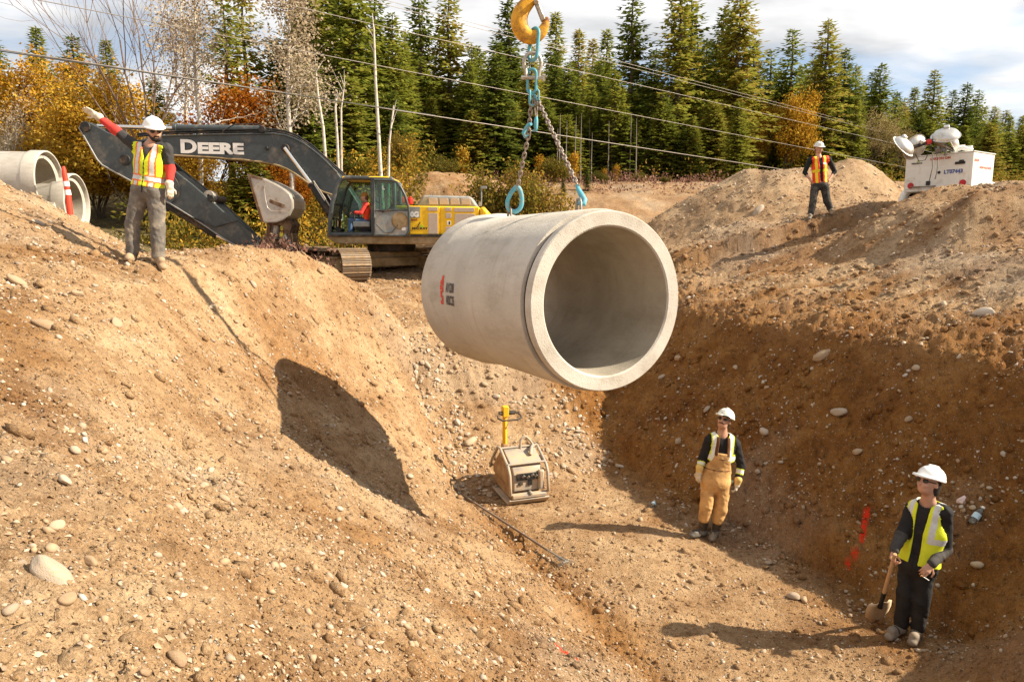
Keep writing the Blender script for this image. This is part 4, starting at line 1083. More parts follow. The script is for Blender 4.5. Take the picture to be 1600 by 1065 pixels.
# ------------------------------------------------------------------ people: smooth-blended solids meshed by surface nets
def surface_nets(F, org, h):
    S = F < 0
    nx, ny, nz = F.shape
    cnt = np.zeros((nx - 1, ny - 1, nz - 1), np.int8)
    for a in (0, 1):
        for b in (0, 1):
            for c in (0, 1):
                cnt += S[a:nx - 1 + a, b:ny - 1 + b, c:nz - 1 + c]
    act = (cnt > 0) & (cnt < 8)
    idx = np.argwhere(act)
    ids = np.full(act.shape, -1, np.int64); ids[act] = np.arange(len(idx))
    pos = np.zeros((len(idx), 3)); num = np.zeros((len(idx), 1))
    cor = [(a, b, c) for a in (0, 1) for b in (0, 1) for c in (0, 1)]
    for p in cor:
        for ax in range(3):
            if p[ax]: continue
            q = list(p); q[ax] = 1
            fa = F[idx[:, 0] + p[0], idx[:, 1] + p[1], idx[:, 2] + p[2]]; fb = F[idx[:, 0] + q[0], idx[:, 1] + q[1], idx[:, 2] + q[2]]
            m = ((fa < 0) != (fb < 0))
            t = np.where(m, fa / np.where(m, fa - fb, 1), 0)
            v = np.array(p, float)[None].repeat(len(idx), 0); v[:, ax] = t
            pos += v * m[:, None]; num += m[:, None]
    V = (idx + pos / num) * h + org
    faces = []
    for ax in range(3):
        A = np.moveaxis(S, ax, 0); I = np.moveaxis(ids, ax, 0)
        d = A[:-1, 1:-1, 1:-1] != A[1:, 1:-1, 1:-1]
        e = np.argwhere(d); i, j, k = e[:, 0], e[:, 1] + 1, e[:, 2] + 1
        qd = np.stack([I[i, j - 1, k - 1], I[i, j, k - 1], I[i, j, k], I[i, j - 1, k]], -1)
        flip = ~A[i, j, k]
        if ax == 1: flip = ~flip
        qd[flip] = qd[flip][:, ::-1]
        faces.append(qd)
    F_ = np.vstack(faces); F_ = F_[(F_ >= 0).all(1)]
    return V, F_
def cap(a, b, ra, rb=None, k=.02, flat=None):
    return ('c', np.array(a, float), np.array(b, float), ra, ra if rb is None else rb, k, flat)
def ell(c, r, M=None, k=.02):
    return ('e', np.array(c, float), np.array(r, float), None if M is None else np.array(M, float), k)
def prim_eval(p, X, Y, Z):
    if p[0] == 'c':
        _, a, b, ra, rb, k, flat = p
        dx, dy, dz = X - a[0], Y - a[1], Z - a[2]; d = b - a; L2 = max(d @ d, 1e-9)
        t = np.clip((dx * d[0] + dy * d[1] + dz * d[2]) / L2, 0, 1)
        qx, qy, qz = dx - t * d[0], dy - t * d[1], dz - t * d[2]
        if flat is not None:
            ax, f = flat; w = (qx * ax[0] + qy * ax[1] + qz * ax[2]) * (f - 1)
            qx, qy, qz = qx + w * ax[0], qy + w * ax[1], qz + w * ax[2]
        return np.sqrt(qx * qx + qy * qy + qz * qz) - (ra + (rb - ra) * t)
    _, c, r, M, k = p
    dx, dy, dz = X - c[0], Y - c[1], Z - c[2]
    if M is not None:
        dx, dy, dz = (M[0, 0] * dx + M[1, 0] * dy + M[2, 0] * dz, M[0, 1] * dx + M[1, 1] * dy + M[2, 1] * dz, M[0, 2] * dx + M[1, 2] * dy + M[2, 2] * dz)
    q = np.sqrt((dx / r[0]) ** 2 + (dy / r[1]) ** 2 + (dz / r[2]) ** 2)
    return (q - 1) * r.min() * .5 + (q - 1) * r.max() * .5
def prim_box(p):
    if p[0] == 'c':
        r = max(p[3], p[4]); return np.minimum(p[1], p[2]) - r, np.maximum(p[1], p[2]) + r
    r = p[2].max(); return p[1] - r, p[1] + r
def solid(prims, h, grow=0.0, cut=None):
    """field of the blended union; cut(X, Y, Z, F) may carve it"""
    lo = np.min([prim_box(p)[0] for p in prims], 0) - grow - 4 * h; hi = np.max([prim_box(p)[1] for p in prims], 0) + grow + 4 * h
    n = np.ceil((hi - lo) / h).astype(int) + 1
    ax = [lo[i] + h * np.arange(n[i]) for i in range(3)]
    F = np.full(n, .5)
    for p in prims:
        k = p[5] if p[0] == 'c' else p[4]
        a, b = prim_box(p); m = k + 3 * h + grow + .01
        i0 = np.maximum(((a - m - lo) / h).astype(int), 0); i1 = np.minimum(((b + m - lo) / h).astype(int) + 2, n)
        sl = tuple(slice(i0[i], i1[i]) for i in range(3))
        X, Y, Z = np.meshgrid(ax[0][sl[0]], ax[1][sl[1]], ax[2][sl[2]], indexing='ij', sparse=True)
        F[sl] = smin(F[sl], prim_eval(p, X, Y, Z), max(k, 1e-4))
    F -= grow
    if cut is not None:
        X, Y, Z = np.meshgrid(*ax, indexing='ij', sparse=True)
        F = cut(X, Y, Z, F)
    return surface_nets(F, lo, h)
def sdf_mesh_obj(name, prims, h, mats, parent, grow=0.0, cut=None, mfun=None):
    V, F = solid(prims, h, grow, cut)
    mi = None
    if mfun is not None:
        c = V[F].mean(1); mi = mfun(c)
    me = np_mesh(name, V, F, mats, True, mi)
    return link(name, me, parent)

SKIN = mat("skin", (.50, .27, .18), .55, 0, var=.12, scale=20)
GLOVE = mat("work_glove", (.62, .54, .42), .9, 0, var=.2, scale=18, bump=.2, bump_scale=90)
HATW = mat("white_hard_hat", (.82, .82, .80), .35, 0, var=.04)
HATD = mat("scuffed_hard_hat", (.66, .66, .60), .45, 0, var=.2, scale=30, dirt=(.15, .16, .15), dirt_amt=.2, dirt_scale=22)
LENS = mat("dark_lens", (.012, .012, .014), .12, 0, spec=.6)
HAIR = mat("dark_hair", (.025, .018, .014), .7, 0, bump=.3, bump_scale=150)
STACHE = mat("brown_hair", (.11, .05, .025), .7)
SILVER = mat("reflective_tape", (.58, .58, .56), .45, 0, var=.12, scale=25)
SILVERY = mat("pale_reflective_tape", (.70, .70, .62), .45, 0, var=.1, scale=25)
LIME = mat("lime_fabric", (.62, .72, .025), .8, 0, var=.10, scale=14, bump=.15)
LIME2 = mat("hi_vis_yellow_fabric", (.68, .74, .03), .8, 0, var=.08, scale=14, bump=.15)
ORANGE = mat("orange_tape", (.82, .16, .02), .7, 0, var=.1, scale=20)
REDO = mat("red_orange_fabric", (.78, .065, .018), .8, 0, var=.1, scale=14)
VYEL = mat("yellow_tape", (.82, .60, .03), .7, 0, var=.1)
BLKF = mat("black_fabric", (.016, .014, .014), .9, 0, var=.3, scale=12, bump=.2, bump_scale=60)
DGREY = mat("charcoal_fabric", (.040, .038, .038), .9, 0, var=.25, scale=12, bump=.2, bump_scale=60)
SLEEVE = mat("grey_sleeve_fabric", (.052, .046, .042), .9, 0, var=.25, scale=12, bump=.2, bump_scale=60)
REDF = mat("red_fabric", (.55, .045, .035), .85, 0, var=.15, scale=14)
JEAN = mat("grey_work_trouser", (.135, .122, .108), .9, 0, var=.22, scale=7, dirt=(.34, .28, .21), dirt_amt=.32, dirt_scale=5, bump=.25, bump_scale=50)
BLKT = mat("black_trouser", (.018, .017, .017), .85, 0, var=.3, scale=8, bump=.25, bump_scale=45)
DTROU = mat("dark_trouser", (.030, .028, .026), .85, 0, var=.3, scale=8, dirt=(.13, .12, .10), dirt_amt=.3, dirt_scale=6, bump=.25, bump_scale=45)
TAN = mat("tan_duck_canvas", (.60, .345, .13), .9, 0, var=.18, scale=7, dirt=(.33, .19, .08), dirt_amt=.3, dirt_scale=5, bump=.25, bump_scale=50)
BROWNF = mat("brown_strap", (.13, .055, .022), .9)
BOOTT = mat("tan_boot", (.31, .21, .125), .8, 0, var=.2, scale=12, dirt=(.40, .29, .18), dirt_amt=.4)
BOOTG = mat("dusty_rubber_boot", (.15, .135, .115), .7, 0, var=.2, scale=10, dirt=(.30, .22, .14), dirt_amt=.3)
BOOTD = mat("dark_rubber_boot", (.045, .035, .025), .6, 0, dirt=(.22, .15, .08), dirt_amt=.3)
BOOTW = mat("pale_work_boot", (.22, .185, .145), .8, 0, var=.25, scale=12, dirt=(.28, .20, .12), dirt_amt=.35)
SOLE = mat("dirty_sole_rubber", (.07, .052, .038), .9, 0, dirt=(.30, .20, .11), dirt_amt=.3)
BLUEJ = mat("blue_denim", (.07, .13, .24), .9, 0, var=.2)

def hand_prims(wr, d, n, th, curl=.5, r=.0095, sc=1.0, spread=.0):
    """palm and five fingers; d = pointing direction, n = palm normal, th = +1/-1 side of the thumb along d x n"""
    wr = np.array(wr, float); d = np.array(d, float); d /= np.linalg.norm(d)
    n = np.array(n, float); n -= d * (n @ d); n /= np.linalg.norm(n); s = np.cross(d, n) * th
    out = [cap(wr - d * .02, wr + d * .02 * sc, r * 2.6, r * 2.3, .02, (n, 1.35))]
    lens = [.072, .082, .077, .060]
    for i in range(4):
        o = (1.5 - i) * .0205 * sc
        kn = wr + d * (.088 - .006 * abs(i - 1)) * sc + s * o
        out.append(cap(wr + d * .02 * sc + s * o * .6, kn, r * 1.35, r * 1.15, .012))
        a1 = curl * .8; dd = d * math.cos(a1) + n * math.sin(a1) + s * spread * (1.5 - i) * .2; m = kn + dd * lens[i] * .55 * sc
        a2 = curl * 1.9; d2 = d * math.cos(a2) + n * math.sin(a2) + s * spread * (1.5 - i) * .2
        out.append(cap(kn, m, r * 1.05, r * .95, .004)); out.append(cap(m, m + d2 * lens[i] * .5 * sc, r * .95, r * .8, .004))
    b = wr + d * .03 * sc + s * .030 * sc
    t1 = d * .55 + s * .75 + n * .25; t1 /= np.linalg.norm(t1); m = b + t1 * .045 * sc
    t2 = d * .85 + s * .25 + n * (.25 + .4 * curl); t2 /= np.linalg.norm(t2)
    out.append(cap(wr + d * .015, b, r * 1.4, r * 1.3, .012)); out.append(cap(b, m, r * 1.3, r * 1.1, .006)); out.append(cap(m, m + t2 * .036 * sc, r * 1.05, r * .85, .004))
    return out
def wrinkle(amp, f, seed):
    def fn(X, Y, Z, F):
        w = np.sin(f * .55 * Z + f * .6 * X + 2.4 * np.sin(f * .33 * X + f * .2 * Z + seed) + 1.8 * np.sin(f * .4 * Y + 2 * seed)) * np.sin(f * .31 * X - f * .37 * Z + f * .3 * Y + seed * 3)
        return F + amp * w
    return fn

def person(base, J, spec, label, name="person"):
    """J: joints in world space; spec: clothing"""
    base = Vector(base)
    P = thing(name, base, label, "person")
    rs = spec.get("res", 1.0)
    def sdf_obj(nm, prims, h, *a, **k): return sdf_mesh_obj(nm, prims, h * rs, *a, **k)
    j = {k: np.array(Vector(v) - base) for k, v in J.items()}
    sc = spec.get('scale', 1.0)
    up = j['neck'] - j['pelvis']; tl = np.linalg.norm(up); up /= tl
    lat = j['sr'] - j['sl']; lat -= up * (lat @ up); lat /= np.linalg.norm(lat); fr = np.cross(lat, up)
    fl = (fr, 1.38)
    # --- torso solids shared by the shirt and the vest
    wst = j['pelvis'] * .55 + j['chest'] * .45
    T = [ell(j['pelvis'], (.172 * sc, .122 * sc, .13 * sc), np.stack([lat, -fr, up], 1), .05),
         cap(j['pelvis'] + up * .03, wst, .160 * sc, .150 * sc, .05, fl), cap(wst, j['chest'], .150 * sc, .168 * sc, .05, fl),
         cap(j['chest'], j['neck'] - up * .13 * sc, .170 * sc, .150 * sc, .05, fl),
         cap(j['sl'] + lat * .03 - up * .012, j['sr'] - lat * .03 - up * .012, .066 * sc, .066 * sc, .05),
         cap(j['sl'] + up * .01, j['neck'], .050 * sc, .060 * sc, .05), cap(j['sr'] + up * .01, j['neck'], .050 * sc, .060 * sc, .05)]
    def loc(c):
        d = c - j['pelvis']; return d @ lat, d @ fr, (d @ up) / tl
    def locg(X, Y, Z):
        X, Y, Z = X - j['pelvis'][0], Y - j['pelvis'][1], Z - j['pelvis'][2]
        return X * lat[0] + Y * lat[1] + Z * lat[2], X * fr[0] + Y * fr[1] + Z * fr[2], (X * up[0] + Y * up[1] + Z * up[2]) / tl
    arms = {}
    for s in 'lr':
        arms[s] = (j['s' + s], j['e' + s], j['w' + s])
    # --- body
    hy, hp, hr = spec['head']
    HM = np.array((Matrix.Rotation(hy, 3, 'Z') @ Matrix.Rotation(hp, 3, 'X') @ Matrix.Rotation(hr, 3, 'Y')))
    hc = j['head']
    def hp_(x, y, z): return hc + HM @ (np.array([x, y, z]) * sc)
    B = [ell(hp_(0, .012, .03), np.array((.077, .096, .095)) * sc, HM, .02), ell(hp_(0, -.025, -.03), np.array((.064, .076, .086)) * sc, HM, .03), ell(hp_(0, -.045, -.085), np.array((.048, .046, .036)) * sc, HM, .03),
         cap(hp_(0, -.092, .0), hp_(0, -.114, -.036), .010, .0145, .012), ell(hp_(.076, .01, -.012), (.012, .022, .032), HM, .008), ell(hp_(-.076, .01, -.012), (.012, .022, .032), HM, .008),
         cap(hp_(-.04, -.084, .022), hp_(.04, -.084, .022), .014, .014, .015), cap(hp_(-.018, -.096, -.066), hp_(.018, -.096, -.066), .007, .007, .008),
         cap(hp_(-.042, -.075, -.035), hp_(-.03, -.085, -.045), .018, .016, .02), cap(hp_(.042, -.075, -.035), hp_(.03, -.085, -.045), .018, .016, .02),
         cap(j['neck'], hp_(0, .022, -.075), .062 * sc, .056 * sc, .03)]
    B += [cap(j['pelvis'], j['chest'], .11 * sc, .12 * sc, .04, fl), cap(j['chest'], j['neck'], .12 * sc, .07 * sc, .04, fl), cap(j['sl'], j['sr'], .045, .045, .04)]
    for s in 'lr':
        a, e, w = arms[s]
        B += [cap(a, e, .045 * sc, .040 * sc, .02), cap(e, w, .040 * sc, .027 * sc, .02)]
        B += [cap(j['h' + s], j['k' + s], .075 * sc, .052 * sc, .03), cap(j['k' + s], j['a' + s], .052 * sc, .038 * sc, .03), cap(j['a' + s] - np.array([0, 0, .02]), j['a' + s] * .6 + j['t' + s] * .4, .022, .018, .02)]
    gl = spec.get('gloves')
    for s in 'lr':
        hd = spec['hand_' + s]
        hpz = hand_prims(j['w' + s], hd['d'], hd['n'], hd['th'], hd.get('curl', .5), .0092, sc, hd.get('spread', 0))
        B += hpz
    body = sdf_obj("body", B, .0078, SKIN, P)
    if spec.get('beard'):
        q = [ell(hp_(0, -.052, -.088), np.array((.055, .050, .042)) * sc, HM, .02), cap(hp_(-.062, -.02, -.055), hp_(-.03, -.075, -.088), .018, .022, .02), cap(hp_(.062, -.02, -.055), hp_(.03, -.075, -.088), .018, .022, .02), cap(hp_(-.025, -.098, -.055), hp_(.025, -.098, -.055), .010, .010, .01)]
        sdf_obj("beard", q, .006, spec['beard'], P)
    if spec.get('moustache'):
        sdf_obj("moustache", [cap(hp_(-.030, -.096, -.060), hp_(0, -.106, -.050), .008, .011, .01), cap(hp_(.030, -.096, -.060), hp_(0, -.106, -.050), .008, .011, .01)], .005, spec['moustache'], P)
    if spec.get('hair'):
        def hcut(X, Y, Z, F):
            d = (X - hc[0]) * HM[0, 1] + (Y - hc[1]) * HM[1, 1] + (Z - hc[2]) * HM[2, 1]
            return np.maximum(F, -(d + .0))
        sdf_obj("hair", [ell(hp_(0, .022, -.01), np.array((.086, .096, .092)) * sc, HM, .02), cap(hp_(-.03, .06, -.08), hp_(.03, .06, -.08), .04, .04, .03)], .007, spec['hair'], P, cut=hcut)
    if spec.get('glasses'):
        q = [ell(hp_(.034, -.092, .002), (.032, .014, .021), HM, .01), ell(hp_(-.034, -.092, .002), (.032, .014, .021), HM, .01), cap(hp_(-.05, -.09, .014), hp_(.05, -.09, .014), .006, .006, .008),
             cap(hp_(-.066, -.078, .006), hp_(-.080, .01, .006), .0055, .005, .01), cap(hp_(.066, -.078, .006), hp_(.080, .01, .006), .0055, .005, .01)]
        sdf_obj("sunglasses", q, .0048, LENS, P)
    # --- hat
    if spec.get('hat'):
        hm, style = spec['hat']
        def hatcut(X, Y, Z, F):
            x = [(X - hc[0]) * HM[0, i] + (Y - hc[1]) * HM[1, i] + (Z - hc[2]) * HM[2, i] for i in range(3)]
            x, y, z = x
            dome = np.maximum(F, .042 * sc - z)
            rx, ry = (.136, .176) if style == 'full' else (.126, .172)
            rr = np.sqrt((x / (rx * sc)) ** 2 + ((y + .012) / (ry * sc)) ** 2)
            brim = np.maximum((rr - 1) * .13, np.abs(z - (.044 - .10 * np.clip(-y - .08, 0, 1)) * sc) - .006)
            if style != 'full': brim = np.maximum(brim, y - .03)
            lip = np.maximum(np.abs(rr * 1.10 - .98) * .12 - .010, np.abs(z - .044 * sc) - .010)
            out = smin(dome, brim, .014)
            return smin(out, lip, .01) if style != 'full' else out
        q = [ell(hp_(0, .010, .058), np.array((.112, .136, .108)) * sc, HM, .01), cap(hp_(0, -.095, .115), hp_(0, .10, .125), .012, .012, .02), cap(hp_(0, -.05, .158), hp_(0, .06, .160), .013, .013, .02),
             ell(hp_(0, -.01, .045), np.array((.14, .18, .02)) * sc, HM, .0), ]
        q[-1] = cap(hp_(-.13, -.17, .05), hp_(-.1305, -.17, .05), .001, .001, .0)
        q.append(cap(hp_(.13, .16, .05), hp_(.1305, .16, .05), .001, .001, .0))
        hat = sdf_obj("hard_hat", q, .0062, hm, P, cut=hatcut)
    if spec.get('cap'):
        sdf_obj("cap", [ell(hp_(0, .01, .055), (.086, .104, .075), HM, .02), cap(hp_(-.04, -.11, .045), hp_(.04, -.11, .045), .014, .014, .02, (HM[:, 2], 1.5)), cap(hp_(-.03, -.15, .038), hp_(.03, -.15, .038), .010, .010, .03)], .007, spec['cap'], P)
    # --- shirt
    sleeve = spec.get('sleeve', 1.0)
    Sh = list(T)
    for s in 'lr':
        a, e, w = arms[s]
        wr = e + (w - e) * spec.get('cuff_' + s, spec.get('cuff', .92))
        Sh += [cap(a, e, .066 * sc, .057 * sc, .03), cap(e, wr, .057 * sc, .045 * sc, .02)]
    neckc = j['neck']
    wr_ = wrinkle(.0035, 62, spec.get('seed', 1))
    def shirt_cut(X, Y, Z, F):
        F = wr_(X, Y, Z, F)
        x, y, hh = locg(X, Y, Z)
        d = np.sqrt((x) ** 2 + (y - .02) ** 2 + ((hh - 1.07) * tl) ** 2) - .085
        return np.maximum(np.maximum(F, -d), -(hh + .08) * tl)
    sm = spec['shirt']
    def shirt_mat(c):
        mi = np.zeros(len(c), int)
        if spec.get('sleeve_two'):
            for s in 'lr':
                a, e, w = arms[s]
                f = spec['sleeve_two'][1]
                split = a + (e - a) * f[0] if f[0] < 1 else e + (w - e) * (f[0] - 1)
                d = (w - e) / np.linalg.norm(w - e); d0 = (e - a) / np.linalg.norm(e - a)
                dd = d0 if f[0] < 1 else d
                near = np.minimum(np.linalg.norm(np.cross(c - e, d), axis=1), np.linalg.norm(np.cross(c - a, d0), axis=1)) < .085
                side = (np.abs((c - j['pelvis']) @ lat) > .14 * sc) | (np.linalg.norm(c - w, axis=1) < .3)
                m = ((c - split) @ dd > 0) & near & (np.linalg.norm(c - e, axis=1) < .40) & side
                mi[m] = 1
        for (k, f0, f1, idx) in spec.get('bands', []):
            for s in 'lr':
                a, e, w = arms[s]; d = w - e; t = ((c - e) @ d) / (d @ d)
                rad = np.linalg.norm(np.cross(c - e, d / np.linalg.norm(d)), axis=1)
                mi[(t > f0) & (t < f1) & (rad < .075)] = idx
        return mi
    mats = [sm] + ([spec['sleeve_two'][0]] if spec.get('sleeve_two') else []) + spec.get('band_mats', [])
    sdf_obj("shirt", Sh, .0078, mats, P, cut=shirt_cut, mfun=shirt_mat)
    # --- vest
    if spec.get('vest'):
        vs = spec['vest']
        wv = wrinkle(.004, 38, spec.get('seed', 1) + 2)
        def vest_cut(X, Y, Z, F):
            F = wv(X, Y, Z, F)
            x, y, hh = locg(X, Y, Z)
            F = np.maximum(F, (vs['hem'] - hh) * tl)
            F = np.maximum(F, (hh - 1.06) * tl)
            for s, sg in (('l', -1), ('r', 1)):                      # arm holes
                a, e, w = arms[s]; d = (e - a) / np.linalg.norm(e - a); c0 = a - lat * sg * vs.get('armin', .0)
                dx, dy, dz = X - c0[0], Y - c0[1], Z - c0[2]; t = np.clip(dx * d[0] + dy * d[1] + dz * d[2], 0, .35)
                F = np.maximum(F, -(np.sqrt((dx - t * d[0]) ** 2 + (dy - t * d[1]) ** 2 + (dz - t * d[2]) ** 2) - .088 * sc))
            dn = np.sqrt(x ** 2 + (y - .015) ** 2 + ((hh - 1.05) * tl) ** 2) - .095 * sc
            F = np.maximum(F, -dn)
            w_ = vs['open'](hh) * sc
            F = np.maximum(F, -np.maximum(np.abs(x - vs.get('shift', 0)) - w_, -(y - .0)))
            return F
        def vest_mat(c):
            x, y, hh = loc(c); return vs['paint'](x / sc, y, hh)
        sdf_obj("vest", T, .0075, vs['mats'], P, grow=.020, cut=vest_cut, mfun=vest_mat)
    # --- trousers
    Tr = [ell(j['pelvis'] - up * .01, (.178 * sc, .130 * sc, .13 * sc), np.stack([lat, -fr, up], 1), .04), cap(j['pelvis'], j['pelvis'] + up * .07, .166 * sc, .160 * sc, .04, fl)]
    lr = spec.get('leg_r', 1.0)
    for s in 'lr':
        hem = j['a' + s] + (j['k' + s] - j['a' + s]) * spec.get('hem_leg', .11)
        Tr += [cap(j['h' + s], j['k' + s], .098 * sc * lr, .078 * sc * lr, .035), cap(j['k' + s], hem, .078 * sc * lr, .068 * sc * lr, .02)]
    if spec.get('bib'):
        Tr += T[1:4]
    wt = wrinkle(.0045, 27, spec.get('seed', 1) + 5); wt2 = wrinkle(.0028, 71, spec.get('seed', 1) + 9)
    def trou_cut(X, Y, Z, F):
        F = wt2(X, Y, Z, wt(X, Y, Z, F))
        x, y, hh = locg(X, Y, Z)
        if spec.get('bib'):
            top = np.where(y > .0, .66 - 4.2 * np.clip(np.abs(x) - .085, 0, 1), .30)
            return np.maximum(F, (hh - top) * tl)
        return np.maximum(F, (hh - spec.get('waist', .17)) * tl)
    trm = [spec['trousers']]
    def trou_mat(c):
        x, y, hh = loc(c); mi = np.zeros(len(c), int)
        if spec.get('bib'):
            mi[(np.abs(x - .01) < .050) & (np.abs(hh - .53) < .010) & (y > 0)] = 1
            mi[(np.abs(hh - .28) < .010) & (y > -.02)] = 1
        else:
            mi[(hh > .10) & (hh < .155)] = 1
            mi[(np.abs(x) < .008) & (y > 0) & (hh > -.12)] = 1
        return mi
    trm.append(BROWNF if spec.get('bib') else BLKF)
    tro = sdf_obj("bib_overalls" if spec.get('bib') else "trousers", Tr, .0078, trm, P, grow=.022 if spec.get('bib') else .004, cut=trou_cut, mfun=trou_mat)
    if spec.get('bib'):
        def strap_cut(X, Y, Z, F):
            x, y, hh = locg(X, Y, Z)
            return np.maximum(np.maximum(F, np.abs(np.abs(x) - .070 - .03 * np.clip(1 - hh, 0, 1)) - .021), np.maximum((.60 - hh) * tl, (hh - 1.0) * tl))
        sdf_obj("strap", T, .0075, [spec['bib']], P, grow=.030, cut=strap_cut)
    # --- boots
    for s in 'lr':
        an, to = j['a' + s], j['t' + s]; g = spec['ground'][s]
        d = to - an; d[2] = 0; dl = np.linalg.norm(d); d /= dl
        sole = np.array([an[0], an[1], 0]); nrm = np.array(spec.get('normal', (0, 0, 1.0)))
        z0 = lambda X, Y: g - base.z + 0 * X
        hl = an - d * .035 + np.array([0, 0, -.035]); tt = an + d * (dl - .03) + np.array([0, 0, (to[2] - an[2]) * .9])
        zf = (np.array([0, 0, 1.0]), 1.22)
        q = [cap(hl, an + d * .10 + (tt - an) * .2, .045, .045, .02), cap(an + d * .09 + np.array([0, 0, -.042]), tt, .050, .046, .02, zf), cap(an + np.array([0, 0, -.02]), an + (j['k' + s] - an) * spec.get('shaft', .2), .052, spec.get('shaft_r', .056), .03)]
        gz = spec['sole'][s]
        def bcut(X, Y, Z, F, an=an, d=d, gz=gz):
            l = (X - an[0]) * d[0] + (Y - an[1]) * d[1]
            F = np.maximum(F, gz[0] + (gz[1] - gz[0]) * np.clip((l + .08) / .30, 0, 1) - Z)
            return F
        def bmat(c, an=an, d=d, gz=gz):
            l = (c[:, 0] - an[0]) * d[0] + (c[:, 1] - an[1]) * d[1]
            g = gz[0] + (gz[1] - gz[0]) * np.clip((l + .08) / .30, 0, 1)
            mi = (c[:, 2] > an[2] + spec.get('boot_split', 9)).astype(int)
            mi[c[:, 2] < g + .024] = 2
            mi[(np.abs(l - .085) < .012) & (c[:, 2] > an[2] - .035)] = 2
            return mi
        sdf_obj("boot", q, .0072, (spec['boots'] * 2)[:2] + [SOLE], P, cut=bcut, mfun=bmat)
    if gl:
        for s in 'lr':
            hd = spec['hand_' + s]
            q = hand_prims(j['w' + s], hd['d'], hd['n'], hd['th'], hd.get('curl', .5), .0115, sc * .98, hd.get('spread', 0))
            dd = np.array(hd['d'], float); dd /= np.linalg.norm(dd)
            if spec.get('cuffed'): q.append(cap(j['w' + s] - dd * spec['cuffed'], j['w' + s] + dd * .01, .052, .038, .02))
            sdf_obj("glove", q, .0068, [gl] + ([spec['cuff_mat']] if spec.get('cuff_mat') else []), P, mfun=(lambda c, w=j['w' + s], dd=dd: ((c - w) @ dd < .005).astype(int)) if spec.get('cuff_mat') else None)
    return P
def feet(J, spec, base):
    """set ankles and toes on the real ground"""
    spec['ground'] = {}; spec['sole'] = {}
    for s in 'lr':
        a, t = J['a' + s], J['t' + s]
        d = Vector((t.x - a.x, t.y - a.y, 0)).normalized()
        heel = a - d * .08; toe = a + d * .22
        gh, gt = G(heel.x, heel.y), G(toe.x, toe.y); gm = G(a.x, a.y); gh = gm + max(-.05, min(.05, gh - gm)); gt = gm + max(-.09, min(.09, gt - gm)); ga = gh + (gt - gh) * .27
        a.z = ga + .088; J['t' + s] = Vector((a.x + d.x * .20, a.y + d.y * .20, ga + (gt - gh) * .56 + .045))
        spec['ground'][s] = ga; spec['sole'][s] = (gh - base.z - .006, gt - base.z - .006)
def joints(Yp, **kw):
    out = {}
    for k, v in kw.items():
        out[k] = at(v[0], v[1], Yp + (v[2] if len(v) > 2 else 0))
    return out

# --- A: signalman on the left bank
bA = hit(229, 408)
J = joints(bA.y, head=(241, 204), neck=(236, 229), sl=(211, 228), sr=(261, 233), chest=(235, 254), pelvis=(231, 294), hl=(219, 299), hr=(244, 300), kl=(208, 347), kr=(246, 354), al=(206, 394), ar=(248, 410), tl=(199, 402, -.2), tr=(258, 420, -.2),
           el=(180, 203, -.03), wl=(151, 181, -.05), er=(266, 264, .02), wr=(265, 291, -.04))
def paintA(x, y, h):
    ax = np.abs(x); mi = np.zeros(len(x), int)
    mi[(np.abs(ax - .092) < .043)] = 1; mi[(np.abs(ax - .092) < .025)] = 2
    band = (h > .14) & (h < .31) & (ax > .018); mi[band] = 1; mi[(h > .175) & (h < .275) & (ax > .018)] = 2
    mi[(ax < .006) & (y > 0)] = 3
    return mi
specA = dict(seed=1, res=1.12, head=(R(38), R(15), R(-4)), glasses=True, beard=HAIR, hat=(HATW, 'cap'), shirt=DGREY, cuff=.62, sleeve_two=(REDF, (.78, 0)), trousers=JEAN, gloves=GLOVE, cuffed=.03, boots=[BOOTT], leg_r=1.08,
             vest=dict(hem=.03, open=lambda h: np.clip((h - .62) * .20, 0, .075) - .004, paint=paintA, mats=[LIME, ORANGE, SILVER, DGREY]),
             hand_l=dict(d=(-.84, -.05, .54), n=(.3, -.6, -.5), th=-1, curl=.12), hand_r=dict(d=(.12, -.15, -1), n=(-.5, .5, 0), th=1, curl=.55))
feet(J, specA, bA)
person(bA, J, specA, "worker in lime vest and grey trousers pointing with an outstretched arm on the dirt bank")

# --- B: man in bib overalls at the foot of the wall
bB = hit(1108, 838)
J = joints(bB.y, head=(1132, 656), neck=(1128, 680), sl=(1108, 688), sr=(1149, 693), chest=(1125, 712), pelvis=(1118, 750), hl=(1108, 754), hr=(1130, 756), kl=(1103, 790, -.05), kr=(1126, 796, -.02), al=(1098, 824), ar=(1117, 838), tl=(1072, 832, -.10), tr=(1110, 850, -.2),
           el=(1097, 718, .03), wl=(1092, 737, -.06), er=(1158, 727, .04), wr=(1152, 756, -.04))
specB = dict(seed=4, res=1.12, head=(R(-34), R(-22), R(9)), glasses=True, moustache=STACHE, hair=HAIR, hat=(HATD, 'cap'), shirt=BLKF, cuff=.80, bands=[(0, .18, .48, 1), (0, .23, .43, 2)], band_mats=[LIME, SILVERY], trousers=TAN, bib=BROWNF, hem_leg=.52, leg_r=.82,
             vest=dict(hem=.46, armin=-.012, open=lambda h: .058 + 0 * h, paint=lambda x, y, h: np.where((np.abs(np.abs(x) - .112) < .027) | ((h > .50) & (h < .60)), 1, np.where((np.abs(np.abs(x) - .112) < .043) | ((h > .475) & (h < .63)), 0, 2)), mats=[LIME, SILVERY, BLKF]),
             gloves=GLOVE, cuffed=.06, cuff_mat=mat("yellow_glove_cuff", (.62, .42, .14), .9), boots=[BOOTG, BOOTD], boot_split=.02, shaft=.62, shaft_r=.068,
             hand_l=dict(d=(-.15, -.1, -1), n=(.6, .4, 0), th=-1, curl=.5), hand_r=dict(d=(-.22, -.1, -1), n=(-.6, .4, 0), th=1, curl=.8))
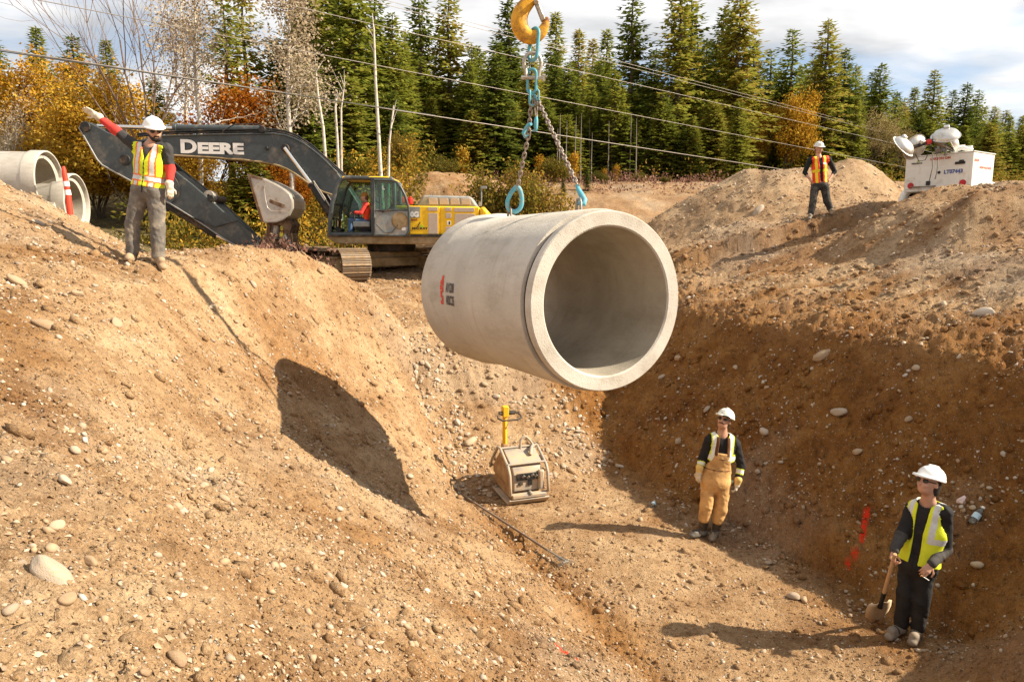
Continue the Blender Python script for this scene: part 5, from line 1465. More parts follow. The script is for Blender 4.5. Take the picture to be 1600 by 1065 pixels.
feet(J, specB, bB)
person(bB, J, specB, "worker in tan bib overalls and white gloves standing at the foot of the trench wall")

# --- C: man with the shovel
bC = hit(1430, 990)
J = joints(bC.y, head=(1452, 753), neck=(1450, 787, .02), sl=(1425, 796, .12), sr=(1477, 801, -.10), chest=(1447, 828), pelvis=(1434, 878), hl=(1421, 884, .06), hr=(1446, 888, -.05), kl=(1414, 925, .02), kr=(1440, 938, -.08), al=(1409, 962, .05), ar=(1433, 990, -.04), tl=(1388, 972, -.04), tr=(1424, 1014, -.18),
           el=(1408, 836, .02), wl=(1397, 860, -.10), er=(1477, 858, -.08), wr=(1455, 881, -.24))
def paintC(x, y, h):
    ax = np.abs(x); mi = np.zeros(len(x), int)
    mi[(np.abs(ax - .112) < .026) & (h > .42)] = 1; mi[(h > .42) & (h < .52) & (ax > .085)] = 1
    return mi
specC = dict(seed=6, head=(R(-74), R(-18), R(-4)), glasses=True, hair=HAIR, hat=(HATW, 'cap'), shirt=BLKF, cuff=.95, sleeve_two=(SLEEVE, (.92, 0)), trousers=BLKT, boots=[BOOTW], boot_split=9, leg_r=.92,
             vest=dict(hem=.02, open=lambda h: .042 + .035 * np.clip(h - .5, 0, 1), paint=paintC, mats=[LIME2, SILVER]),
             hand_l=dict(d=(-.3, -.35, -.9), n=(.35, -.9, .2), th=-1, curl=1.05), hand_r=dict(d=(-.75, -.3, -.65), n=(.1, .75, -.5), th=1, curl=.7))
feet(J, specC, bC)
JC = J
person(bC, J, specC, "worker in bright yellow vest and black clothes leaning on a shovel, looking up")

# --- D: man on the far bank
bD = hit(1283, 337)
J = joints(bD.y, head=(1279.5, 231.5), neck=(1279.5, 246.5), sl=(1266, 249.5), sr=(1295, 249), chest=(1280.5, 262), pelvis=(1281, 287), hl=(1274, 290), hr=(1288, 290), kl=(1270.5, 313), kr=(1292, 313), al=(1267, 336), ar=(1297, 336), tl=(1264, 339, -.2), tr=(1300, 339, -.2),
           el=(1257.5, 269, .10), wl=(1268, 284, -.05), er=(1304, 268, .10), wr=(1294, 283, -.05))
def paintD(x, y, h):
    ax = np.abs(x); mi = np.zeros(len(x), int)
    mi[(np.abs(ax - .115) < .030)] = 1; mi[(h > .44) & (h < .54) & (ax > .03)] = 1
    mi[(np.abs(x - .10) < .05) & (h > .72) & (h < .78) & (y > 0)] = 2
    return mi
specD = dict(seed=8, res=1.7, head=(R(4), R(10), 0), hair=STACHE, hat=(HATD, 'full'), shirt=mat("navy_shirt", (.012, .018, .020), .9), cuff=.25, trousers=DTROU, boots=[BOOTW], leg_r=1.08,
             vest=dict(hem=.02, open=lambda h: .036 + .03 * np.clip(h - .6, 0, 1), paint=paintD, mats=[REDO, VYEL, SILVER]),
             hand_l=dict(d=(.6, .1, -.7), n=(.5, .6, .3), th=-1, curl=.4), hand_r=dict(d=(-.6, .1, -.7), n=(-.5, .6, .3), th=1, curl=.4))
feet(J, specD, bD)
person(bD, J, specD, "worker in red-orange vest standing with hands in pockets before the gravel pile")

# --- E: operator on the excavator seat
YE = EXY + .5
sp = at(571, 351, YE); bE = sp + Vector((0, 0, -.02))
def rel(x, y, z): return bE + Vector((x, y, z))
J = dict(pelvis=rel(.04, 0, .13), chest=rel(.08, 0, .42), neck=rel(.06, 0, .62), head=rel(.0, 0, .80), sl=rel(.06, .19, .58), sr=rel(.06, -.19, .58), hl=rel(0, .1, .12), hr=rel(0, -.1, .12), kl=rel(-.40, .13, .16), kr=rel(-.38, -.15, .15), al=rel(-.42, .13, -.20), ar=rel(-.40, -.15, -.20),
         el=rel(-.06, .26, .34), er=rel(-.06, -.27, .34), wl=rel(-.26, .30, .36), wr=rel(-.26, -.31, .36), tl=rel(-.6, .13, -.24), tr=rel(-.58, -.15, -.24))
specE = dict(seed=3, res=2.0, scale=.96, head=(R(-75), R(6), 0), cap=mat("ochre_cap", (.34, .17, .04), .9), shirt=REDF, cuff=.9, trousers=BLUEJ, boots=[BOOTT], hair=STACHE, ground={'l': 0, 'r': 0}, sole={'l': (-.29, -.29), 'r': (-.29, -.29)},
             vest=dict(hem=.05, open=lambda h: .02 + 0 * h, paint=lambda x, y, h: (np.abs(np.abs(x) - .1) < .03).astype(int), mats=[REDO, VYEL]),
             hand_l=dict(d=(-1, 0, -.2), n=(0, 0, -1), th=1, curl=.9), hand_r=dict(d=(-1, 0, -.2), n=(0, 0, -1), th=-1, curl=.9))
person(bE, J, specE, "operator in red shirt and blue jeans seated in the excavator cab")

# --- shovel and cigarette of man C
SHO = JC['wl'] + Vector((-.03, -.05, -.075))
tipS = hit(1366, 972); tipS = tipS + Vector((0, -.03, .03))
ax_ = (tipS - SHO).normalized()
SHOVEL = thing("shovel", tipS, "round-point shovel with a wooden handle held in the right worker's hand", "shovel")
WOOD = mat("wooden_handle", (.52, .33, .18), .7, 0, var=.15, scale=30)
topS = SHO - ax_ * .10
Ls = (tipS - topS).length
q = MB(); q.cyl(topS, topS + ax_ * (Ls - .42), .018, .019, 12); q.build("handle", WOOD, SHOVEL, bevel=.004, origin=tipS, smooth=60)
q = MB(); q.tube([topS + ax_ * (Ls - .52), topS + ax_ * (Ls - .36), topS + ax_ * (Ls - .27)], [.023, .021, .030], 10); q.build("socket", BLK2, SHOVEL, origin=tipS, smooth=60)
sd_ = ax_.cross(Vector((0, -1, .2))).normalized(); fn_ = ax_.cross(sd_).normalized()
rows = [(-.34, .095), (-.32, .125), (-.22, .135), (-.10, .122), (-.04, .08), (.0, .014)]
vs, fs = [], []
for (l_, w_) in rows:
    for k in range(9):
        f_ = k / 4 - 1; vs.append(tipS + ax_ * l_ + sd_ * w_ * f_ + fn_ * (.035 * f_ * f_ - .018 + (.02 if abs(f_) < .3 else 0)))
for r0 in range(len(rows) - 1):
    for k in range(8): fs.append((r0 * 9 + k, r0 * 9 + k + 1, (r0 + 1) * 9 + k + 1, (r0 + 1) * 9 + k))
q = MB(); q._add(vs, fs); bl = q.build("blade", mat("shovel_steel", (.58, .45, .30), .7, .0, dirt=(.50, .36, .21), dirt_amt=.5, dirt_scale=8), SHOVEL, origin=tipS, smooth=60)
so_ = bl.modifiers.new("thick", 'SOLIDIFY'); so_.thickness = .004
cg = JC['wr'] + Vector((-.09, -.04, -.105))
CIG = thing("cigarette", cg, "white cigarette held between the fingers of the shovel man's left hand", "cigarette")
q = MB(); q.cyl((0, 0, 0), (.048, -.015, -.03), .0042, n=8); q.build("paper", WHITEP, CIG)
q = MB(); q.cyl((-.02, .006, .0125), (0, 0, 0), .0044, n=8); q.build("filter_tip", mat("cork_tip", (.55, .32, .12), .8), CIG)
# ------------------------------------------------------------------ plate compactor
PLATE_G = mat("dusty_grey_steel", (.36, .32, .27), .6, .2, dirt=(.48, .34, .20), dirt_amt=.45, dirt_scale=6)
PLATE_B = mat("mud_caked_housing", (.32, .185, .085), .85, 0, var=.25, dirt=(.46, .32, .18), dirt_amt=.45, dirt_scale=5)
cp = hit(826, 787)
COMP = thing("plate_compactor", cp, "dusty reversible plate compactor with an upright yellow handle on the trench floor", "compactor", rotz=R(19))
COMP.scale = (1.0, 1.0, .88)
def cb(q, name, m, bevel=.012, smooth=45, parent=None): return q.build(name, m, parent or COMP, bevel=bevel, smooth=smooth)
W2 = .31
def prism_l(q, pts, w0, w1):
    """outline of (l, h) points extruded across the width"""
    n = len(pts)
    vs = [(w0, l, h) for l, h in pts] + [(w1, l, h) for l, h in pts]
    fs = [tuple(range(n)), tuple(range(2 * n - 1, n - 1, -1))] + [(i, i + n, (i + 1) % n + n, (i + 1) % n) for i in range(n)]
    q._add(vs, fs)
q = MB(); prism_l(q, [(-.05, .11), (.0, .03), (.06, 0), (1.0, 0), (1.08, .04), (1.12, .13), (1.09, .14), (1.04, .07), (.98, .04), (.08, .04), (.03, .06), (-.03, .13)], -W2 - .02, W2 + .02); cb(q, "base_plate", PLATE_G, .008)
q = MB(); prism_l(q, [(.06, .05), (.06, .20), (.18, .30), (.92, .30), (1.0, .20), (1.0, .05)], -W2 * .8, W2 * .8); cb(q, "exciter_housing", PLATE_B, .03)
q = MB(); prism_l(q, [(.04, .22), (.03, .50), (.10, .66), (.20, .70), (.20, .30)], -W2 * .80, W2 * .80); cb(q, "engine_cowl", PLATE_G, .03)
q = MB(); prism_l(q, [(.20, .26), (.20, .72), (.46, .84), (.62, .80), (.98, .42), (1.0, .26)], -W2 * .86, W2 * .86); cb(q, "side_housing", PLATE_B, .03)
q = MB(); prism_l(q, [(.10, .69), (.14, .725), (.46, .872), (.50, .860), (.49, .84), (.13, .68)], -W2 * .84, W2 * .84); cb(q, "hood_plate", PLATE_G, .01)
q = MB(); q.box((-.02, .022, .50), (.34, .03, .12)); cb(q, "cooling_opening", BLK2, .005)
for w_, z_, sx_, sz_ in ((-.12, .37, .07, .04), (.03, .38, .07, .09)):
    q = MB(); q.box((w_, .028, z_), (sx_, .02, sz_)); cb(q, "inlet", BLK2, .004)
for w_, z_ in ((-.10, .50), (-.02, .48), (.05, .51), (.11, .49)):
    q = MB(); q.cyl((w_, .018, z_), (w_ + .03, .0, z_ + .03), .022, n=8); cb(q, "engine_fitting", STEEL, 0)
q = MB(); q.box((.21, .02, .42), (.10, .08, .36)); cb(q, "air_filter", PLATE_G, .03)
for sgn in (-1, 1):
    q = MB(); w_ = sgn * (W2 + .0)
    q.tube([(w_, .0, .20), (w_, -.045, .24), (w_, -.03, .40), (w_, -.01, .56), (w_, .07, .68), (w_, .28, .79), (w_, .46, .89), (w_, .58, .88), (w_, .88, .56), (w_, 1.0, .36)], .024, 8); cb(q, "cage_tube", PLATE_G, 0, 60)
for l_, h_ in ((.0, .20), (.46, .89), (.10, .71)):
    q = MB(); q.tube([(-W2, l_, h_), (W2, l_, h_)], .022, 8); cb(q, "cross_tube", PLATE_G, 0, 60)
q = MB(); q.box((-.0, -.03, .17), (.56, .05, .07)); q.cyl((.02, -.07, .22), (.02, .02, .22), .03, n=10); cb(q, "bumper", PLATE_G, .015)
q = MB(); q.tube([(.02, .44, .86), (.03, .46, 1.0), (.07, .47, 1.06), (.13, .47, 1.06), (.18, .46, 1.0), (.24, .44, .90)], .02, 8); cb(q, "lifting_eye", PLATE_G, 0, 60)
q = MB(); q.tube([(.12, .25, .80), (.16, .32, .90), (.22, .42, .90), (.27, .5, .84)], .03, 8); cb(q, "hose", PLATE_G, 0, 60)
HANDY = mat("yellow_handle_paint", (.78, .44, .02), .45, 0, var=.08)
q = MB(); q.box((-.17, .66, .80), (.10, .12, .20)); q.build("handle_pivot", PLATE_B, COMP, bevel=.02)
q = MB(); q.tube([(-.17, .66, .72), (-.165, .67, 1.1), (-.16, .68, 1.42)], .045, 4); q.box((-.155, .68, 1.50), (.10, .11, .20)); cb(q, "handle_pole", HANDY, .012)
q = MB(); q.tube([(-.23, .66, 1.45), (-.30, .62, 1.44), (-.31, .56, 1.41), (-.25, .52, 1.38), (.0, .53, 1.37), (.08, .55, 1.40), (.07, .61, 1.45), (.0, .65, 1.48), (-.08, .66, 1.47)], .016, 8); q.cyl((-.26, .67, 1.47), (.0, .67, 1.47), .04, n=12); cb(q, "grip_loop", BLK2, 0, 60)

# ------------------------------------------------------------------ light tower trailer
TRW = mat("trailer_white", (.74, .72, .66), .45, 0, var=.05, dirt=(.45, .38, .28), dirt_amt=.12)
ALU = mat("spun_aluminium", (.58, .56, .52), .38, .75, var=.12, dirt=(.40, .34, .26), dirt_amt=.2)
REDL = mat("red_lamp_lens", (.48, .01, .012), .25, 0)
BLUEL = mat("blue_lettering", (.05, .09, .30), .6); REDLET = mat("red_lettering", (.50, .08, .05), .6)
tA = at(1522, 237, 16.5)                       # nearest top corner
fdir = Vector((-.55, .835, 0)).normalized(); sdir = Vector((.835, .55, 0)).normalized()
TL, TW, TH = 1.55, 1.10, .86
tb = Vector((tA.x, tA.y, tA.z - TH - .30)) + fdir * TL / 2 + sdir * TW / 2
TRA = thing("light_tower_trailer", tb, "white light tower trailer with four lamp heads parked behind the dirt mound", "trailer")
TRA.rotation_euler = Matrix((-fdir, sdir, Vector((0, 0, 1)))).transposed().to_euler()     # local x = towards near corner, y = along the side
def tbm(q, name, m, bevel=.01, smooth=45, parent=None): return q.build(name, m, parent or TRA, bevel=bevel, smooth=smooth)
z0_, z1_ = .30, .30 + TH
q = MB(); q.box((0, 0, (z0_ + z1_) / 2), (TL, TW, TH)); tbm(q, "housing", TRW, .02)
q = MB(); q.box((0, 0, z1_ + .012), (TL + .03, TW + .03, .024)); tbm(q, "housing_lid", TRW, .008)
q = MB(); q.box((-.02, -TW / 2 - .008, .62), (TL * .93, .012, .50)); tbm(q, "rear_panel", TRW, .004)
for x_ in (-.60, .60):
    q = MB(); q.cyl((x_, -TW / 2 - .03, .46), (x_, -TW / 2 - .005, .46), .075, n=20); tbm(q, "tail_lamp", REDL, .006)
q = MB(); q.box((.50, -TW / 2 - .015, .93), (.22, .03, .06)); q.box((.53, -TW / 2 - .02, .96), (.10, .03, .07)); tbm(q, "latch", BLK2, .01)
q = MB(); q.cyl((.05, -TW / 2 - .03, .74), (.05, -TW / 2, .74), .035, n=12); tbm(q, "socket", BLK2, .004)
q = MB(); q.box((-.18, -TW / 2 - .03, .50), (.09, .05, .10)); tbm(q, "junction_box", BLK2, .01)
q = MB(); q.box((-.3, -TW / 2 - .03, .42), (.60, .04, .03)); tbm(q, "bumper_strip", STEEL, .005)
def tdecal(txt, x, z, h, w, m, y=None, face='rear', bold=.003):
    me = text_mesh(txt, h, .0, bold, w, m); o = link("lettering", me, TRA)
    if face == 'rear': o.location = (x, -TW / 2 - .018, z)
    else: o.location = (TL / 2 + .006, x, z); o.rotation_euler = (0, 0, R(90))
tdecal("LT07443", .16, .70, .085, .42, BLUEL, bold=.006)
tdecal("LARSON OM", -.18, 1.05, .05, .46, REDLET)
tdecal("MACKAY", -.62, .985, .03, .26, DECAL_BLK)
q = MB(); q._add([(-.50, -TW / 2 - .018, 1.03), (-.44, -TW / 2 - .018, 1.03), (-.47, -TW / 2 - .018, 1.09)], [(0, 1, 2)]); tbm(q, "company_logo", MATS["lime_decal"], 0)
tdecal("DANGER", -.5, .95, .06, .24, REDLET, face='side'); tdecal("HIGH VOLTAGE", -.2, .80, .05, .6, REDLET, face='side')
for sx_ in (-1, 1):
    q = MB(); q.cyl((sx_ * (TL / 2 + .02), .1, .02), (sx_ * (TL / 2 + .20), .1, .02), .30, n=26); wh = tbm(q, "tyre", GASKET, .04)
    q = MB(); q.cyl((sx_ * (TL / 2 + .20), .1, .02), (sx_ * (TL / 2 + .212), .1, .02), .17, n=20); tbm(q, "rim", WHITEP, .004, parent=wh)
    q = MB(); q.tube([(sx_ * (TL / 2 + .13), .1 + .42 * math.cos(a), .02 + .38 * math.sin(a)) for a in np.linspace(.1, math.pi - .1, 12)], .10, 8); tbm(q, "fender", TRW, 0, 60)
q = MB(); q.box((0, 1.1, .22), (.10, 1.4, .10)); tbm(q, "drawbar", STEEL, .01)
q = MB(); q.box((-.05, .1, z1_ + .20), (.12, 1.3, .10), (R(8), 0, 0)); q.box((-.05, -.45, z1_ + .12), (.08, .08, .26)); q.box((-.05, .35, z1_ + .10), (.10, .10, .22)); tbm(q, "mast", STEEL, .01)
q = MB(); q.tube([(.12, -.2, z1_ + .10), (.28, -.05, z1_ + .18), (.45, .1, z1_ + .10)], .06, 8); q.cyl((.38, .1, z1_ + .02), (.38, .1, z1_ + .22), .07, n=12); tbm(q, "winch", WHITEP, 0, 60)
Mi = TRA.rotation_euler.to_matrix().inverted()
def tl_(u, v, Y): return Mi @ (at(u, v, Y) - tb)
b0, b1 = tl_(1424, 231, 16.9), tl_(1474, 214, 16.9)
q = MB(); q.tube([b0, b1], .045, 8); tbm(q, "crossbar", BLK2, 0, 60)
q = MB(); m_ = b0.lerp(b1, .52); q.tube([b0.lerp(b1, .45), b0.lerp(b1, .6)], .06, 8); tbm(q, "crossbar_sleeve", REDP, 0, 60)
q = MB(); q.tube([b0.lerp(b1, .7), tl_(1470, 226, 16.95), tl_(1490, 234, 17.1)], .055, 6); q.tube([tl_(1479, 228, 17), tl_(1477, 243, 17)], .03, 6); tbm(q, "mast_head", STEEL, 0, 60)
dome = [(.001, .04), (.09, .044), (.18, .065), (.24, .10), (.272, .15), (.284, .185), (.315, .19), (.315, .20), (.27, .195), (.001, .15)]
for (u, v, Y, ax) in ((1416.5, 224.5, 16.75, (.42, -.55, .55)), (1434, 232, 17.0, (.25, -.75, -.35)), (1478, 207, 16.8, (-.30, -.45, .80)), (1491, 217, 17.05, (.70, -.50, .45))):
    q = MB(); q.lathe(dome, 36, 'Z'); me = q.mesh("lamp_head", ALU, 60)
    o = link("lamp_head", me, TRA); o.location = tl_(u, v, Y)
    d_ = Mi @ Vector(ax).normalized(); o.rotation_mode = 'QUATERNION'; o.rotation_quaternion = (-d_).to_track_quat('Z', 'Y')
    o.location = o.location + d_ * .10
    q = MB(); q.box((0, .16, .06), (.12, .10, .10)); q.build("ballast_clip", ALU, o, bevel=.01)
for pts in (((1452, 226, 16.8), (1457, 240, 16.6), (1457, 262, 16.35), (1452, 283, 16.3)), ((1459, 228, 16.8), (1466, 250, 16.5), (1464, 268, 16.3), (1461, 280, 16.3)), ((1430, 240, 16.9), (1436, 252, 16.9), (1446, 250, 16.8), (1450, 240, 16.8))):
    q = MB(); q.tube([tl_(*p) for p in pts], .010, 5); tbm(q, "cable", BLK2, 0, 60)

# ------------------------------------------------------------------ pipes stacked on the left, delineator post
p1 = at(79, 286, 22.5)
make_pipe("concrete_pipe", p1 - Vector((.985, .17, 0)).normalized() * 2.85, (.985, .17, 0), "concrete pipe with an open bell end lying on the left bank")
p2 = at(117, 318, 24.0)
make_pipe("concrete_pipe", p2 - Vector((.985, .17, 0)).normalized() * 2.76, (.985, .17, 0), "concrete pipe half hidden behind the red marker post")
dp = at(109, 320, 17.5); dz_ = G(dp.x, dp.y)
DEL = thing("marker_post", Vector((dp.x, dp.y, dz_)), "red plastic marker post with white bands in front of the stored pipes", "post")
hD = at(105, 260, 17.5).z - dz_
ORP = mat("red_orange_plastic", (.68, .055, .025), .5)
q = MB(); q.tube([(0, 0, 0), (-.02, 0, hD * .62), (-.06, 0, hD * .90)], [.075, .068, .058], 12); q.build("post", ORP, DEL, smooth=60)
for f0, f1 in ((.60, .67), (.72, .79)):
    q = MB(); q.cyl((-.02 - .14 * (f0 - .62), 0, hD * f0), (-.02 - .14 * (f1 - .62), 0, hD * f1), .074, .071, 14); q.build("reflective_band", WHITEP, DEL, smooth=60)
q = MB(); q.tube([(-.06, 0, hD * .88), (-.065, 0, hD * .96), (-.068, 0, hD)], [.055, .05, .03], 10); q.build("handle_loop", ORP, DEL, smooth=60)

# ------------------------------------------------------------------ rake handle on the toe, bottles, litter
ra, rb = hit(724, 779), hit(884, 884)
RAKE = thing("rake", rb, "long-handled rake lying along the foot of the left bank", "rake")
q = MB(); mid_ = (ra + rb) / 2; lift = Vector((0, 0, .035))
n_ = 7; pth = [ra.lerp(rb, k / n_) for k in range(n_ + 1)]
off = max(0, max(G(p.x, p.y) - p.z for p in pth)) + .03
q.tube([p + Vector((0, 0, off)) for p in pth[:-1]], .016, 8); q.build("handle", mat("weathered_handle", (.20, .15, .11), .7), RAKE, origin=rb, smooth=60)
dr = (rb - ra).normalized(); sr_ = dr.cross(Vector((0, 0, 1))).normalized()
q = MB(); e_ = pth[-2] + Vector((0, 0, off)); q.tube([e_, rb + Vector((0, 0, off + .01))], .012, 6); h0 = rb + Vector((0, 0, off)); q.tube([h0 - sr_ * .04, h0 + sr_ * .04], .010, 6)
for k in range(7): a = h0 + sr_ * (-.12 + .04 * k) * .4; q.tube([e_.lerp(h0, .5) + sr_ * (-.12 + .04 * k) * .15, a + dr * .06 + sr_ * (-.12 + .04 * k) * .3], .004, 5)
q.build("tines", mat("grey_tines", (.34, .32, .28), .5, .5), RAKE, origin=rb, smooth=60)
PET = glass_mat("clear_plastic", (.80, .88, .90), .5)
LBL = mat("pale_blue_label", (.45, .60, .68), .6)
def bottle(u, v, dirv, label, sc=1.0):
    p = hit(u, v)
    nrm = Vector(surf_normal(np.array([p.x]), np.array([p.y]))[0])
    o = thing("water_bottle", p + nrm * .034 * sc, label, "bottle")
    d = Vector(dirv); d = (d - nrm * d.dot(nrm)).normalized()
    o.rotation_mode = 'QUATERNION'; o.rotation_quaternion = d.to_track_quat('Z', 'Y'); o.scale = (sc,) * 3
    q = MB(); q.lathe([(.001, -.10), (.028, -.10), (.032, -.09), (.030, -.07), (.033, -.05), (.030, -.03), (.033, 0), (.033, .03), (.028, .055), (.013, .085), (.013, .10), (.001, .10)], 20, 'Z', closed=False); q.build("bottle_body", PET, o, smooth=60)
    q = MB(); q.cyl((0, 0, .09), (0, 0, .108), .016, n=14); q.build("cap", WHITEP, o, smooth=40)
    q = MB(); q.lathe([(.0338, -.04), (.0345, -.04), (.0345, .02), (.0338, .02)], 20, 'Z'); q.build("label", LBL, o, smooth=60)
    return o
bottle(1021, 791, (.3, .9, .6), "clear plastic bottle lying in the shade left of the overalls worker", 1.1)
bottle(1528, 808, (.8, .3, .7), "crushed clear plastic bottle on the trench wall behind the shovel worker", 1.15)
pr = hit(1505, 782)
PAP = thing("paper_scrap", pr + Vector((0, -.01, .01)), "crumpled pinkish white paper scrap on the trench wall", "litter")
prng = np.random.default_rng(5)
V, F = ico(2); V = V * np.array([.085, .045, .03]) * (1 + prng.normal(0, .16, (len(V), 1)))
link("crumpled_sheet", np_mesh("paper", V, F, mat("pink_paper", (.68, .52, .48), .8), False), PAP).rotation_euler = (R(40), R(-15), 0)

# ------------------------------------------------------------------ overhead wires
WIREM = mat("aluminium_wire", (.26, .23, .20), .5, .4); WIREB = mat("black_cable", (.05, .05, .048), .6)
wd = Vector((.797, .604, 0))
def wire(u1, v1, u2, v2, r, label, m, Yc=29.0, sag=.5):
    """cable through two sight lines, running with the road"""
    d1, d2 = ray(u1, v1), ray(u2, v2)
    def on(d):                     # plan line through (0, Yc) with direction wd
        k = (d.x / d.y * Yc) / (wd.x - d.x / d.y * wd.y); y = Yc + wd.y * k
        return d * (y / d.y)
    a, b = on(d1), on(d2)
    dirw = (b - a); a2 = a - dirw * (.45 if u1 > 100 else .12); b2 = b + dirw * .6
    n = 28
    pts = [a2.lerp(b2, k / n) + Vector((0, 0, 0)) for k in range(n + 1)]
    q = MB(); q.tube(pts, r, 6, caps=True)
    o = q.build("power_line", m, smooth=80); tag(o, label, "power line")
wire(0, 80, 480, 151, .017, "thick black cable crossing in front of the golden trees on the left", WIREB)
wire(480, 151, 1159, 255, .016, "lowest overhead cable crossing behind the hanging chain", WIREM)
wire(473, 80, 1423, 263, .012, "second lowest overhead wire running past the forest", WIREM, 29.6)
wire(473, 13, 1400, 225, .012, "middle overhead wire running past the forest", WIREM, 30.2)
wire(573, 0, 1400, 212.5, .010, "lower of the two close-set top overhead wires", WIREM, 30.8)
wire(600, 0, 1400, 209, .010, "uppermost overhead wire above the lamp trailer", WIREM, 31.4)
# ------------------------------------------------------------------ trees
def leaf_material(name, stops, trans=.30, objvar=.35, rough=.7):
    m = bpy.data.materials.new(name); m.use_nodes = True
    n, l = m.node_tree.nodes, m.node_tree.links
    n.remove(n["Principled BSDF"])
    g = n.new("ShaderNodeNewGeometry"); oi = n.new("ShaderNodeObjectInfo")
    tc = n.new("ShaderNodeTexCoord"); nz = n.new("ShaderNodeTexNoise"); nz.inputs["Scale"].default_value = .9; nz.inputs["Detail"].default_value = 3
    l.new(tc.outputs["Object"], nz.inputs["Vector"])
    a = n.new("ShaderNodeMath"); a.operation = 'MULTIPLY_ADD'; a.inputs[1].default_value = .42; l.new(g.outputs["Random Per Island"], a.inputs[0])
    b = n.new("ShaderNodeMath"); b.operation = 'MULTIPLY'; b.inputs[1].default_value = .58; l.new(nz.outputs["Fac"], b.inputs[0]); l.new(b.outputs[0], a.inputs[2])
    c = n.new("ShaderNodeMath"); c.operation = 'MULTIPLY_ADD'; c.inputs[1].default_value = objvar; l.new(oi.outputs["Random"], c.inputs[0])
    d = n.new("ShaderNodeMath"); d.operation = 'SUBTRACT'; d.inputs[1].default_value = objvar * .5; l.new(a.outputs[0], d.inputs[0]); l.new(d.outputs[0], c.inputs[2])
    r = n.new("ShaderNodeValToRGB"); e = r.color_ramp.elements
    e[0].position, e[0].color = stops[0][0], (*stops[0][1], 1); e[1].position, e[1].color = stops[-1][0], (*stops[-1][1], 1)
    for p, cc in stops[1:-1]:
        k = e.new(p); k.color = (*cc, 1)
    l.new(c.outputs[0], r.inputs[0])
    df = n.new("ShaderNodeBsdfDiffuse"); tr = n.new("ShaderNodeBsdfTranslucent"); mx = n.new("ShaderNodeMixShader"); mx.inputs[0].default_value = trans
    l.new(r.outputs[0], df.inputs[0]); l.new(r.outputs[0], tr.inputs[0]); l.new(df.outputs[0], mx.inputs[1]); l.new(tr.outputs[0], mx.inputs[2])
    l.new(mx.outputs[0], n["Material Output"].inputs[0])
    return m
NEEDLE = leaf_material("conifer_needles", [(.12, (.070, .095, .018)), (.35, (.150, .180, .030)), (.55, (.255, .275, .040)), (.78, (.345, .305, .054)), (.95, (.375, .260, .066))], .38, .5)
GOLD = leaf_material("golden_leaves", [(.15, (.26, .12, .015)), (.38, (.42, .22, .022)), (.60, (.55, .34, .04)), (.85, (.58, .42, .09))], .35, .25)
RUST = leaf_material("rust_leaves", [(.2, (.16, .045, .010)), (.45, (.32, .10, .012)), (.68, (.43, .175, .018)), (.9, (.45, .24, .04))], .35, .25)
PALE = leaf_material("pale_dry_leaves", [(.2, (.25, .19, .11)), (.5, (.38, .30, .20)), (.85, (.50, .43, .32))], .30, .3)
OLIVE = leaf_material("olive_bush_leaves", [(.2, (.060, .068, .012)), (.45, (.13, .12, .020)), (.65, (.24, .17, .03)), (.85, (.33, .20, .04))], .30, .4)
PINKW = leaf_material("dry_weeds", [(.2, (.17, .085, .06)), (.45, (.30, .17, .13)), (.65, (.34, .24, .15)), (.85, (.22, .20, .07))], .25, .4)
GREENS = leaf_material("fresh_green_needles", [(.2, (.05, .085, .012)), (.5, (.12, .16, .025)), (.85, (.19, .21, .05))], .25, .3)
BARK = mat("grey_brown_bark", (.115, .085, .06), .9, 0, var=.35, scale=5, bump=.4, bump_scale=25)
BIRCH = mat("white_birch_bark", (.52, .47, .40), .8, 0, var=.15, scale=4, dirt=(.10, .08, .06), dirt_amt=.22, dirt_scale=7)
TWIG = mat("twig_bark", (.15, .10, .07), .9, 0, var=.3, scale=6)

